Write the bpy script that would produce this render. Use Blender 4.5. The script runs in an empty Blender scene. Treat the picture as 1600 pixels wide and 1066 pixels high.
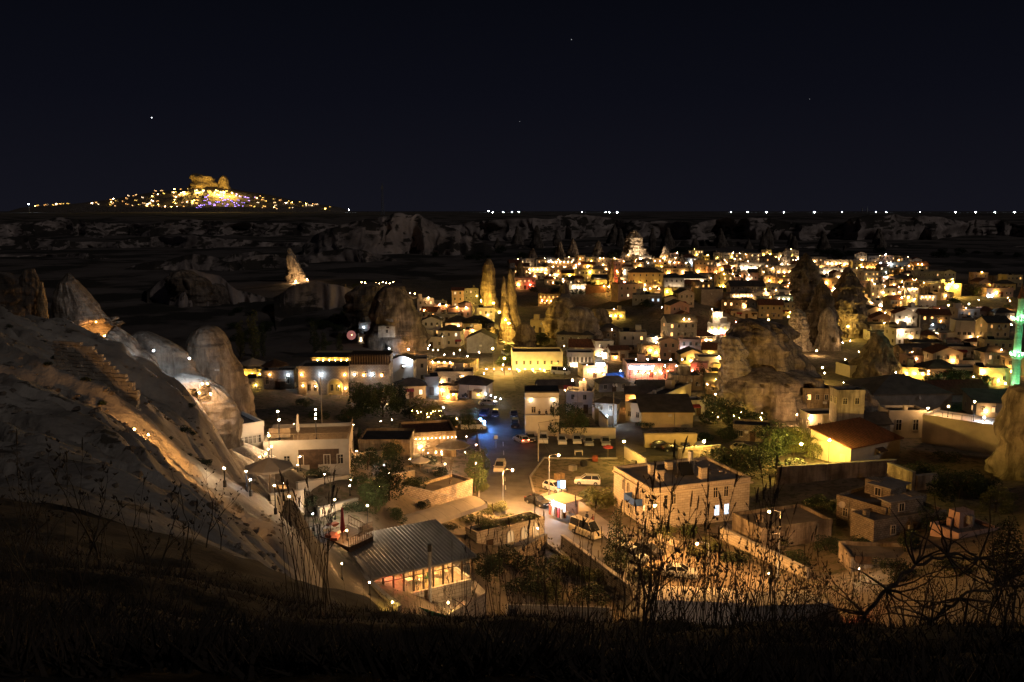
import bpy, math, random
import numpy as np
from mathutils import Vector, Matrix, Euler
S = bpy.context.scene
C = S.collection
R = random.Random(7)
PI = math.pi
# ---------------------------------------------------------------- camera, sky, moon, exposure
F, PITCH, CAMZ = 1400.0, math.atan(203 / 1400.0), 46.0
cam = bpy.data.cameras.new('camera'); camo = bpy.data.objects.new('camera', cam); C.objects.link(camo)
cam.sensor_width = 36; cam.lens = F / 1600 * 36; cam.clip_end = 30000; cam.clip_start = 0.1
camo.location = (0, 0, CAMZ); camo.rotation_euler = (PI / 2 - PITCH, 0, 0)
S.camera = camo
w = bpy.data.worlds.new('World'); S.world = w; w.use_nodes = True
nt = w.node_tree; bg = nt.nodes['Background']
tc = nt.nodes.new('ShaderNodeTexCoord'); sp = nt.nodes.new('ShaderNodeSeparateXYZ'); cr = nt.nodes.new('ShaderNodeValToRGB')
nt.links.new(tc.outputs['Generated'], sp.inputs[0]); nt.links.new(sp.outputs['Z'], cr.inputs[0]); nt.links.new(cr.outputs[0], bg.inputs[0])
e = cr.color_ramp.elements
e[0].position = 0.0; e[0].color = (.0066, .0066, .0108, 1)
e[1].position = .30; e[1].color = (.0013, .0017, .0031, 1)
x_ = e.new(.12); x_.color = (.0036, .0039, .0074, 1)
bg.inputs[1].default_value = 1.0
sl = bpy.data.lights.new('moon', 'SUN'); sl.energy = .18; sl.angle = math.radians(1.5); sl.color = (1, .9, .86)
so = bpy.data.objects.new('moon', sl); C.objects.link(so); so.rotation_euler = (math.radians(58), math.radians(0), math.radians(48))
S.view_settings.view_transform = 'Standard'; S.view_settings.look = 'None'
S.view_settings.exposure = 0; S.view_settings.gamma = 1; S.view_settings.use_curve_mapping = False
cy = S.cycles
cy.use_denoising = True; cy.max_bounces = 4; cy.diffuse_bounces = 2; cy.glossy_bounces = 2; cy.transmission_bounces = 3
cy.transparent_max_bounces = 4; cy.sample_clamp_indirect = 3; cy.caustics_reflective = False; cy.caustics_refractive = False
cy.use_light_tree = True; cy.blur_glossy = 1.0; cy.use_adaptive_sampling = False
# ---------------------------------------------------------------- numpy noise
def _h(ix, iy, iz, s):
    n = (ix.astype(np.int64) * 374761393 + iy.astype(np.int64) * 668265263 + iz.astype(np.int64) * 2147483647 + s * 1274126177) & 0xffffffff
    n = ((n ^ (n >> 13)) * 1274126177) & 0xffffffff
    n = (n ^ (n >> 16)) & 0xffffffff
    return n / 4294967295.0
def vnoise(x, y, z=0.0, s=0):
    x, y, z = np.broadcast_arrays(np.asarray(x, float), np.asarray(y, float), np.asarray(z, float))
    ix, iy, iz = np.floor(x), np.floor(y), np.floor(z)
    fx, fy, fz = x - ix, y - iy, z - iz
    fx = fx * fx * (3 - 2 * fx); fy = fy * fy * (3 - 2 * fy); fz = fz * fz * (3 - 2 * fz)
    r = 0
    for dx in (0, 1):
        for dy in (0, 1):
            for dz in (0, 1):
                wgt = (fx if dx else 1 - fx) * (fy if dy else 1 - fy) * (fz if dz else 1 - fz)
                r = r + wgt * _h(ix + dx, iy + dy, iz + dz, s)
    return r * 2 - 1
def fbm(x, y, z=0.0, o=4, s=0):
    r, a, t = 0, 1.0, 0
    for k in range(o):
        r = r + a * vnoise(np.asarray(x) * 2**k + 17 * k, np.asarray(y) * 2**k - 9 * k, np.asarray(z) * 2**k, s + k); t += a; a *= .5
    return r / t
def ridge(x, y, z=0.0, o=4, s=0):
    r, a, t = 0, 1.0, 0
    for k in range(o):
        r = r + a * (1 - np.abs(vnoise(np.asarray(x) * 2**k + 31 * k, np.asarray(y) * 2**k, np.asarray(z) * 2**k, s + k)) * 2); t += a; a *= .5
    return r / t
# ---------------------------------------------------------------- terrain height function
def ctrl():
    P = []
    def c(px, rows):
        for r in rows:
            if len(r) == 2: py, d = r; z = CAMZ - (py - 330) / F * d
            else: _, d, z = r
            P.append(((px - 800) / F * d / math.cos(PITCH) ** 0, d, z))
    near = {
     -150: [(1060, 3), (950, 6), (850, 14), (740, 28), (640, 42), (540, 60), (440, 90), (0, 120, 30), (0, 170, 12), (0, 250, 4)],
        0: [(1060, 3), (950, 6), (850, 15), (750, 30), (650, 45), (560, 62), (480, 85), (0, 110, 30), (0, 150, 10), (0, 210, 3)],
      100: [(1060, 3), (950, 7), (850, 18), (750, 34), (650, 51), (560, 70), (500, 88), (0, 112, 27), (0, 150, 9), (0, 200, 2)],
      200: [(1060, 3), (950, 8), (850, 21), (750, 38), (650, 58), (580, 77), (535, 93), (0, 112, 25), (0, 150, 9), (0, 200, 2)],
      300: [(1060, 3), (950, 10), (870, 22), (832, 38), (765, 54), (700, 66), (650, 80), (625, 94), (0, 110, 18), (0, 150, 6), (0, 200, 2.5)],
      380: [(1060, 3), (955, 12), (895, 26), (852, 47), (800, 59), (748, 71), (0, 84, 17), (0, 110, 16.5), (0, 135, 9), (0, 160, 4), (0, 200, 3)],
      450: [(1060, 3), (980, 12), (938, 24), (868, 58), (832, 66), (800, 74), (0, 84, 14), (0, 110, 13.8), (0, 135, 9), (0, 165, 3), (0, 200, 2.5)],
      510: [(1060, 3), (990, 12), (955, 24), (0, 46, 24), (0, 62, 15), (0, 84, 13.4), (0, 108, 13), (0, 135, 8), (0, 165, 2.5), (0, 200, 2.2)],
      570: [(1060, 4), (1012, 13), (968, 24), (0, 45, 22), (0, 60, 14), (0, 85, 11.5), (0, 106, 12), (0, 132, 7), (0, 165, 2), (0, 200, 1.5)],
      700: [(1060, 4), (1034, 12), (0, 28, 29), (0, 55, 14), (0, 78, 8), (0, 100, 5), (0, 125, 2.5), (0, 150, .6), (0, 200, .3)],
      830: [(1060, 4), (1040, 12), (0, 28, 27), (0, 55, 12), (0, 80, 4), (0, 95, 1), (0, 115, 0), (0, 150, 0), (0, 200, 0)],
     1050: [(1060, 4), (1044, 11), (0, 28, 26), (0, 55, 10), (0, 78, 2), (0, 92, 0), (0, 115, 0), (0, 150, 0), (0, 200, 0)],
     1330: [(1060, 4), (1046, 10), (0, 28, 27), (0, 58, 12), (0, 80, 4), (0, 100, 1), (0, 130, 0), (0, 160, 0), (0, 200, 0)],
     1600: [(1060, 4), (1040, 10), (0, 28, 30), (0, 60, 20), (0, 85, 12), (0, 105, 6), (0, 130, 2), (0, 160, 0), (0, 200, 0)],
     1800: [(1060, 4), (1040, 10), (0, 28, 33), (0, 60, 24), (0, 90, 16), (0, 120, 9), (0, 160, 3), (0, 200, 1)]}
    for k, v in near.items(): c(k, v)
    for px in range(-200, 1851, 205):
        vil = px > 600
        c(px, [(0, 260, 0 if px > 400 else 1), (0, 330, 0 if vil else 1), (0, 450, 0 if vil else 3),
               (0, 620, 4.5 if vil else 5), (0, 760, 9 if vil else 6), (0, 900, 6), (0, 1050, 5)])
        c(px, [(0, 1200, 6), (0, 1450, 10), (0, 1900, 34), (0, 2600, 37), (0, 3500, 42), (0, 6000, 42.5), (0, 12000, 43)])
    c(460, [(437, 520)]); c(590, [(446, 480), (0, 400, 8), (0, 350, 3)]); c(500, [(450, 480)])
    return np.array(P)
CP = ctrl()
def wcoord(x, y): return np.stack([np.asarray(x) / (np.asarray(y) + 8) * 3.2, np.log(np.maximum(np.asarray(y), -5) + 8)], -1)
_X = wcoord(CP[:, 0], CP[:, 1])
_K = np.sqrt(((_X[:, None] - _X[None]) ** 2).sum(-1) + .0004)
_A = np.block([[_K, np.ones((len(_X), 1))], [np.ones((1, len(_X))), np.zeros((1, 1))]])
_W = np.linalg.solve(_A + np.eye(len(_A)) * 1e-9, np.append(CP[:, 2], 0))
MOUNDS = [(1035, 395, 30, 32, 9), (950, 480, 26, 30, 6), (1180, 470, 30, 25, 4), (450, 172, 14, 14, 4.5)]   # px, distance, radius x, radius y, height
def sstep(a, b, x): t = np.clip((x - a) / (b - a), 0, 1); return t * t * (3 - 2 * t)
def H(x, y, detail=True):
    x = np.asarray(x, float); y = np.asarray(y, float)
    q = wcoord(x, y); sh = q.shape[:-1]; q = q.reshape(-1, 2); out = np.empty(len(q))
    for i in range(0, len(q), 40000):
        qq = q[i:i + 40000]
        out[i:i + 40000] = np.sqrt(((qq[:, None] - _X[None]) ** 2).sum(-1) + .0004) @ _W[:-1] + _W[-1]
    z = out.reshape(sh)
    for px, d, rx, ry, h in MOUNDS:
        cx = (px - 800) / F * d
        r2 = ((x - cx) / rx) ** 2 + ((y - d) / ry) ** 2
        z = z + h * np.exp(-r2 ** 1.6)
    if detail:
        u = x / (y + 8)
        bank = 1 - sstep(18, 30, y)
        slope = sstep(20, 34, y) * (1 - sstep(100, 125, y)) * (1 - sstep(-.27, -.18, u))
        far = sstep(640, 1000, y) + (1 - sstep(-.3, -.1, u)) * sstep(240, 420, y) * (1 - sstep(640, 1000, y))
        town = 1 - np.clip(bank + slope + far, 0, 1)
        z = z + bank * (.22 * fbm(x * .5, y * .5, 0, 4, 3) + .05 * fbm(x * 3, y * 3, 0, 3, 5))
        wv = y + 1.5 * fbm(x * .08, y * .08, 0, 3, 8) * 4 + x * .25
        cz = np.maximum(0, 1 - np.abs(vnoise(x * .03, wv * .11, 0, 61)) * 5) ** 1.5 + .5 * np.maximum(0, 1 - np.abs(vnoise(x * .07, wv * .27, 0, 62)) * 6) ** 1.5
        z = z + slope * (2.3 * ridge(x * .03, wv * .085, 0, 2, 11) + .8 * ridge(x * .10, wv * .26, 0, 3, 12) - 1.3 - 1.5 * cz + .16 * fbm(x * .7, y * .7, 0, 4, 13) + .35 * ridge(x * .3, wv * .7, 0, 3, 15))
        z = z + town * .06 * fbm(x * .2, y * .2, 0, 2, 2)
        z = z + far * .8 * fbm(x * .012, y * .006, 0, 3, 22)
    return z
DS = np.geomspace(2, 9000, 460)
def ray(px, py):
    u, v = (px - 800) / F, (533 - py) / F
    y = math.cos(PITCH) + v * math.sin(PITCH); z = -math.sin(PITCH) + v * math.cos(PITCH)
    return u / y, z / y
def W(px, py, d):
    a, b = ray(px, py); return Vector((a * d, d, CAMZ + b * d))
def Wz(px, py, z):
    a, b = ray(px, py); d = (z - CAMZ) / b; return Vector((a * d, d, z))
def hit(px, py, off=0.0, dmin=34):
    a, b = ray(px, py); ds = DS[DS > dmin]
    g = H(a * ds, ds, False) + off; zz = CAMZ + b * ds
    i = np.argmax(zz <= g)
    if zz[i] > g[i]: return Vector((a * 3000, 3000, CAMZ + b * 3000))
    d = ds[i]
    if i:
        f0, f1 = zz[i - 1] - g[i - 1], zz[i] - g[i]; d = ds[i - 1] + (ds[i] - ds[i - 1]) * f0 / (f0 - f1 + 1e-9)
    return Vector((a * d, d, CAMZ + b * d))
def Hs(x, y, detail=False): return float(H(np.array([x]), np.array([y]), detail)[0])
def pix(v):
    y, z = v[1], v[2] - CAMZ
    yy = y * math.cos(PITCH) - z * math.sin(PITCH); zz = y * math.sin(PITCH) + z * math.cos(PITCH)
    return 800 + F * v[0] / yy, 533 - F * zz / yy
# ---------------------------------------------------------------- materials
MATS = {}
def mat(name, col, rough=.85, var=0, scale=1.0, bump=0, bscale=None, metal=0, col2=None, brick=None, aniso=None, strata=0):
    """procedural surface: base colour broken up by world-space noise, optional bump, optional masonry courses in object space"""
    if name in MATS: return MATS[name]
    m = bpy.data.materials.new(name); m.use_nodes = True; n = m.node_tree.nodes; L = m.node_tree.links; b = n['Principled BSDF']
    b.inputs['Roughness'].default_value = rough; b.inputs['Metallic'].default_value = metal
    b.inputs['Specular IOR Level'].default_value = .3
    g = n.new('ShaderNodeNewGeometry'); mp = n.new('ShaderNodeMapping'); L.new(g.outputs['Position'], mp.inputs[0])
    if aniso: mp.inputs['Scale'].default_value = aniso
    nz = n.new('ShaderNodeTexNoise'); nz.inputs['Scale'].default_value = scale; nz.inputs['Detail'].default_value = 6; nz.inputs['Roughness'].default_value = .62
    L.new(mp.outputs[0], nz.inputs['Vector'])
    c2 = col2 or tuple(max(0, k * (1 - var)) for k in col)
    rp = n.new('ShaderNodeValToRGB'); rp.color_ramp.elements[0].position = .38; rp.color_ramp.elements[1].position = .62
    rp.color_ramp.elements[0].color = (*c2, 1); rp.color_ramp.elements[1].color = (*col, 1)
    L.new(nz.outputs[0], rp.inputs[0]); cout = rp.outputs[0]; hout = None
    if brick:
        t = n.new('ShaderNodeTexCoord'); s3 = n.new('ShaderNodeSeparateXYZ'); L.new(t.outputs['Object'], s3.inputs[0])
        ad = n.new('ShaderNodeMath'); L.new(s3.outputs[0], ad.inputs[0]); L.new(s3.outputs[1], ad.inputs[1])
        cb = n.new('ShaderNodeCombineXYZ'); L.new(ad.outputs[0], cb.inputs[0]); L.new(s3.outputs[2], cb.inputs[1])
        bt = n.new('ShaderNodeTexBrick'); L.new(cb.outputs[0], bt.inputs[0]); bt.inputs['Scale'].default_value = 1
        bt.inputs['Brick Width'].default_value = brick[0]; bt.inputs['Row Height'].default_value = brick[1]; bt.inputs['Mortar Size'].default_value = brick[2]
        bt.inputs['Color1'].default_value = (1, 1, 1, 1); bt.inputs['Color2'].default_value = (.78, .76, .74, 1); bt.inputs['Mortar'].default_value = (.5, .48, .46, 1)
        mx = n.new('ShaderNodeMixRGB'); mx.blend_type = 'MULTIPLY'; mx.inputs[0].default_value = .9
        L.new(cout, mx.inputs[1]); L.new(bt.outputs[0], mx.inputs[2]); cout = mx.outputs[0]; hout = bt.outputs[1]
    L.new(cout, b.inputs['Base Color'])
    if strata:
        m2 = n.new('ShaderNodeMapping'); m2.inputs['Scale'].default_value = (1, 1, .10); L.new(g.outputs['Position'], m2.inputs[0]); vn = n.new('ShaderNodeTexNoise'); vn.inputs['Scale'].default_value = .55; vn.inputs['Detail'].default_value = 8; vn.inputs['Roughness'].default_value = .7; L.new(m2.outputs[0], vn.inputs['Vector'])
        vr = n.new('ShaderNodeValToRGB'); vr.color_ramp.elements[0].position = .40; vr.color_ramp.elements[0].color = (.45, .43, .42, 1); vr.color_ramp.elements[1].position = .56; vr.color_ramp.elements[1].color = (1, 1, 1, 1); L.new(vn.outputs[0], vr.inputs[0])
        mv = n.new('ShaderNodeMixRGB'); mv.blend_type = 'MULTIPLY'; mv.inputs[0].default_value = 1; L.new(cout, mv.inputs[1]); L.new(vr.outputs[0], mv.inputs[2]); L.new(mv.outputs[0], b.inputs['Base Color'])
        m3 = n.new('ShaderNodeMapping'); m3.inputs['Scale'].default_value = (.16, .16, 1.3); L.new(g.outputs['Position'], m3.inputs[0]); sn = n.new('ShaderNodeTexNoise'); sn.inputs['Scale'].default_value = 1.0; sn.inputs['Detail'].default_value = 6; L.new(m3.outputs[0], sn.inputs['Vector'])
        b0 = n.new('ShaderNodeBump'); b0.inputs['Strength'].default_value = 1; b0.inputs['Distance'].default_value = strata; L.new(sn.outputs[0], b0.inputs['Height'])
        b1 = n.new('ShaderNodeBump'); b1.inputs['Strength'].default_value = 1; b1.inputs['Distance'].default_value = strata * 1.2; L.new(vn.outputs[0], b1.inputs['Height']); L.new(b0.outputs[0], b1.inputs['Normal']); L.new(b1.outputs[0], b.inputs['Normal'])
    if bump:
        bn = n.new('ShaderNodeTexNoise'); bn.inputs['Scale'].default_value = bscale or scale * 4; bn.inputs['Detail'].default_value = 5
        L.new(mp.outputs[0], bn.inputs['Vector'])
        bp = n.new('ShaderNodeBump'); bp.inputs['Strength'].default_value = .6; bp.inputs['Distance'].default_value = bump
        L.new(bn.outputs[0], bp.inputs['Height'])
        if strata: L.new(b1.outputs[0], bp.inputs['Normal']); bn.inputs['Detail'].default_value = 9; bn.inputs['Roughness'].default_value = .68
        L.new(bp.outputs[0], b.inputs['Normal'])
    MATS[name] = m; return m
def terrain_mat(name, pale, mid, scrub, s1, s2, thr, bump, bs):
    m = bpy.data.materials.new(name); m.use_nodes = True; n = m.node_tree.nodes; L = m.node_tree.links; b = n['Principled BSDF']
    b.inputs['Roughness'].default_value = .95; b.inputs['Specular IOR Level'].default_value = .15
    g = n.new('ShaderNodeNewGeometry')
    def noise(sc, det=7, ro=.62):
        k = n.new('ShaderNodeTexNoise'); k.inputs['Scale'].default_value = sc; k.inputs['Detail'].default_value = det; k.inputs['Roughness'].default_value = ro
        L.new(g.outputs['Position'], k.inputs['Vector']); return k
    a, c = noise(s1), noise(s2)
    r1 = n.new('ShaderNodeValToRGB'); r1.color_ramp.elements[0].position = .35; r1.color_ramp.elements[1].position = .66
    r1.color_ramp.elements[0].color = (*mid, 1); r1.color_ramp.elements[1].color = (*pale, 1); L.new(a.outputs[0], r1.inputs[0])
    sz = n.new('ShaderNodeSeparateXYZ'); L.new(g.outputs['True Normal'], sz.inputs[0])
    # scrub takes hold on flatter ground: noise + slope
    ma = n.new('ShaderNodeMath'); ma.operation = 'MULTIPLY_ADD'; L.new(sz.outputs['Z'], ma.inputs[0]); ma.inputs[1].default_value = .35; L.new(c.outputs[0], ma.inputs[2])
    r2 = n.new('ShaderNodeValToRGB'); r2.color_ramp.elements[0].position = thr; r2.color_ramp.elements[1].position = thr + .06; L.new(ma.outputs[0], r2.inputs[0])
    mx = n.new('ShaderNodeMixRGB'); L.new(r2.outputs[0], mx.inputs[0]); L.new(r1.outputs[0], mx.inputs[1]); mx.inputs[2].default_value = (*scrub, 1)
    L.new(mx.outputs[0], b.inputs['Base Color'])
    bn = noise(bs, 8, .6); bp = n.new('ShaderNodeBump'); bp.inputs['Strength'].default_value = .8; bp.inputs['Distance'].default_value = bump
    L.new(bn.outputs[0], bp.inputs['Height']); L.new(bp.outputs[0], b.inputs['Normal'])
    MATS[name] = m; return m
def emat(name, col, s, sample=True):
    if name in MATS: return MATS[name]
    m = bpy.data.materials.new(name); m.use_nodes = True; n = m.node_tree.nodes; b = n['Principled BSDF']
    b.inputs['Base Color'].default_value = (.02, .02, .02, 1); b.inputs['Emission Color'].default_value = (*col, 1); b.inputs['Emission Strength'].default_value = s
    try: m.cycles.emission_sampling = 'FRONT' if sample else 'NONE'
    except Exception: pass
    MATS[name] = m; return m
def paint(name, col, rough=.35, metal=0, coat=0):
    if name in MATS: return MATS[name]
    m = mat(name, col, rough, .12, 3.0, 0, metal=metal); m.node_tree.nodes['Principled BSDF'].inputs['Coat Weight'].default_value = coat
    return m
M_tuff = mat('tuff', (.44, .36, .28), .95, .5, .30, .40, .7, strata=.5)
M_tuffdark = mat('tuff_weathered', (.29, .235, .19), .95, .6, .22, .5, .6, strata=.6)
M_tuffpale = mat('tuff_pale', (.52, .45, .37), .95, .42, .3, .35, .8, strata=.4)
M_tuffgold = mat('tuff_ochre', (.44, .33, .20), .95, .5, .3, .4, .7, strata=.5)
M_stone = mat('stone_masonry', (.56, .49, .39), .9, .2, .5, .02, 6, brick=(.8, .38, .03))
M_stonegrey = mat('grey_masonry', (.34, .31, .28), .9, .25, .5, .03, 6, brick=(.7, .36, .04))
M_rubble = mat('rubble_masonry', (.36, .30, .23), .95, .4, 1.2, .05, 5, brick=(.55, .3, .05))
M_plaster = mat('cream_plaster', (.55, .48, .38), .9, .16, .6, .01, 8)
M_white = mat('white_plaster', (.62, .57, .51), .85, .14, .5, .01, 8)
M_pink = mat('pinkish_plaster', (.52, .34, .27), .9, .2, .5, .01, 8)
M_yellow = mat('ochre_plaster', (.56, .44, .25), .9, .2, .5, .01, 8)
M_conc = mat('concrete', (.30, .28, .26), .9, .3, .6, .02, 6)
M_roof = mat('roof_membrane', (.085, .075, .07), .9, .4, .5, .02, 5)
M_roofg = mat('roof_screed', (.17, .15, .13), .9, .35, .4, .02, 5)
M_tile = mat('terracotta_tiles', (.20, .085, .05), .85, .4, .8, .05, 8, aniso=(3, 1, 1))
M_wood = mat('dark_wood', (.10, .06, .035), .7, .4, 2, .01, 12)
M_woodl = mat('pale_wood', (.34, .24, .14), .7, .3, 2, .01, 12)
M_metal = mat('dark_metal', (.05, .05, .055), .45, .3, 2, metal=.6)
M_steel = mat('grey_steel', (.35, .36, .38), .4, .2, 2, metal=.6)
M_asph = mat('asphalt', (.105, .10, .096), .78, .45, .28, .02, 9)
M_lot = mat('packed_earth', (.24, .19, .14), .95, .35, .3, .03, 4)
M_pave = mat('pale_paving', (.34, .30, .26), .85, .25, .5, .01, 8)
M_paint = mat('road_paint', (.6, .6, .58), .7, .3, 2)
M_leaf = mat('green_leaves', (.075, .105, .035), .7, .5, .5)
M_leafd = mat('dark_leaves', (.035, .055, .022), .7, .5, .5)
M_leafy = mat('olive_leaves', (.12, .13, .045), .7, .45, .5)
M_bark = mat('bark', (.10, .075, .055), .95, .4, 3, .02, 12)
M_dry = mat('dry_stalks', (.10, .072, .045), .9, .5, 4)
M_dryl = mat('straw', (.20, .155, .10), .9, .4, 4)
M_fab = mat('beige_canvas', (.42, .36, .28), .9, .15, 1)
M_fabr = mat('red_canvas', (.34, .05, .06), .9, .2, 1)
M_glass = paint('dark_glass', (.02, .022, .026), .08)
M_rub = mat('rubber', (.02, .02, .02), .9)
M_cloth = mat('dark_cloth', (.03, .03, .04), .9, .3, 4); M_clothr = mat('rust_cloth', (.30, .08, .04), .9, .3, 4)
M_skin = mat('skin', (.40, .25, .18), .7)
M_green = mat('green_sheeting', (.03, .12, .07), .6, .3, .8)
M_blue = mat('blue_paint', (.04, .10, .35), .6, .2, 1)
M_brick = mat('orange_brick', (.36, .17, .09), .9, .3, 1, .02, 6, brick=(.4, .16, .02))
M_sheet = mat('roof_sheet', (.30, .28, .265), .5, .35, .6, .01, 3, metal=.35, aniso=(1, .3, 1))
M_minaret = mat('minaret_stone', (.50, .50, .46), .8, .15, .8, brick=(.8, .4, .02))
WARM, ORNG, WHT, COOL, YEL, GRN, BLU, PUR, RED = (1, .56, .22), (1, .46, .12), (1, .73, .44), (.66, .82, 1), (1, .62, .11), (.25, 1, .35), (.12, .35, 1), (.42, .26, 1), (1, .12, .06)
COLN = {'warm': WARM, 'orange': ORNG, 'white': WHT, 'cool': COOL, 'yellow': YEL, 'green': GRN, 'blue': BLU, 'purple': PUR, 'red': RED}
def winmat(c, s): return emat('lit_glass_%s_%g' % (c, s), COLN[c], s, False)
M_dark = mat('window_dark', (.03, .028, .026), .25)
# ---------------------------------------------------------------- mesh builder
class MB:
    def __init__(s): s.v, s.f, s.m, s.cur = [], [], [], 0
    def quad(s, a, b, c, d): k = len(s.v); s.v += [a, b, c, d]; s.f.append((k, k + 1, k + 2, k + 3)); s.m.append(s.cur); return s
    def poly(s, pts): k = len(s.v); s.v += list(pts); s.f.append(tuple(range(k, k + len(pts)))); s.m.append(s.cur); return s
    def box(s, x0, y0, z0, x1, y1, z1):
        k = len(s.v)
        s.v += [(x0, y0, z0), (x1, y0, z0), (x1, y1, z0), (x0, y1, z0), (x0, y0, z1), (x1, y0, z1), (x1, y1, z1), (x0, y1, z1)]
        for q in ((0, 3, 2, 1), (4, 5, 6, 7), (0, 1, 5, 4), (1, 2, 6, 5), (2, 3, 7, 6), (3, 0, 4, 7)): s.f.append(tuple(k + i for i in q)); s.m.append(s.cur)
        return s
    def bar(s, a, b, r0, r1=None, n=6):
        a, b = Vector(a), Vector(b); r1 = r0 if r1 is None else r1; d = (b - a)
        if d.length < 1e-6: return s
        d.normalize(); t = d.cross(Vector((0, 0, 1)) if abs(d.z) < .9 else Vector((1, 0, 0))).normalized(); q = d.cross(t); k = len(s.v)
        for p, r in ((a, r0), (b, r1)):
            for i in range(n): an = 2 * PI * i / n; s.v.append(tuple(p + (t * math.cos(an) + q * math.sin(an)) * r))
        for i in range(n): j = (i + 1) % n; s.f.append((k + i, k + j, k + n + j, k + n + i)); s.m.append(s.cur)
        s.f.append(tuple(k + i for i in reversed(range(n)))); s.m.append(s.cur); s.f.append(tuple(k + n + i for i in range(n))); s.m.append(s.cur)
        return s
    def lathe(s, prof, n=16, c=(0, 0)):
        k = len(s.v)
        for r, z in prof:
            for i in range(n): an = 2 * PI * i / n; s.v.append((c[0] + r * math.cos(an), c[1] + r * math.sin(an), z))
        for a in range(len(prof) - 1):
            for i in range(n):
                j = (i + 1) % n; s.f.append((k + a * n + i, k + a * n + j, k + (a + 1) * n + j, k + (a + 1) * n + i)); s.m.append(s.cur)
        return s
    def mesh(s, name, mats, smooth=False):
        me = bpy.data.meshes.new(name); me.from_pydata([tuple(p) for p in s.v], [], s.f)
        for mm in (mats if isinstance(mats, (list, tuple)) else [mats]): me.materials.append(mm)
        if len(set(s.m)) > 1 or (s.m and s.m[0]): me.polygons.foreach_set('material_index', s.m)
        if smooth: me.polygons.foreach_set('use_smooth', [True] * len(s.f))
        me.update(); return me
def obj(name, me, parent=None, loc=(0, 0, 0), rz=0, sc=None):
    o = bpy.data.objects.new(name, me); C.objects.link(o); o.location = loc; o.rotation_euler = (0, 0, rz) if not isinstance(rz, (tuple, list)) else rz
    if sc: o.scale = sc if isinstance(sc, (tuple, list)) else (sc, sc, sc)
    if parent is not None: o.parent = parent
    return o
TOPS = []
def tag(o, label, cat, group=None, near=None):
    o['label'] = label; o['category'] = cat
    if group: o['group'] = group
    TOPS.append((o, near)); return o
def thing(name, label, cat, loc, rz=0, group=None): return tag(obj(name, None, None, loc, rz), label, cat, group)
def struct(name, me, kind='structure'): o = obj(name, me); o['kind'] = kind; return o
def copy_tree(o, parent=None):
    c = o.copy(); C.objects.link(c)
    if parent is not None: c.parent = parent
    for ch in o.children: copy_tree(ch, c)
    return c
_cache = {}
def cached(key, fn):
    if key not in _cache: _cache[key] = fn()
    return _cache[key]
# ---------------------------------------------------------------- lamps
def ico_mesh(m):
    t = (1 + 5 ** .5) / 2; v = [(-1, t, 0), (1, t, 0), (-1, -t, 0), (1, -t, 0), (0, -1, t), (0, 1, t), (0, -1, -t), (0, 1, -t), (t, 0, -1), (t, 0, 1), (-t, 0, -1), (-t, 0, 1)]
    f = [(0, 11, 5), (0, 5, 1), (0, 1, 7), (0, 7, 10), (0, 10, 11), (1, 5, 9), (5, 11, 4), (11, 10, 2), (10, 7, 6), (7, 1, 8), (3, 9, 4), (3, 4, 2), (3, 2, 6), (3, 6, 8), (3, 8, 9), (4, 9, 5), (2, 4, 11), (6, 2, 10), (8, 6, 7), (9, 8, 1)]
    L = (1 + t * t) ** .5; me = bpy.data.meshes.new('bulb'); me.from_pydata([(a / L, b / L, c / L) for a, b, c in v], [], f); me.materials.append(m); me.update(); return me
POWER = 1.85
def bulb(name, parent, loc, P, r, col, label=None):
    """a glowing globe; radiance follows from its power and radius"""
    s = P * POWER / (4 * PI ** 2 * r * r); s = float('%.2g' % s); key = 'bulb_%s_%g' % (col, s)
    me = cached(key, lambda: ico_mesh(emat(key, COLN[col], s)))
    return obj(name, me, parent, loc, 0, r)
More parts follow.
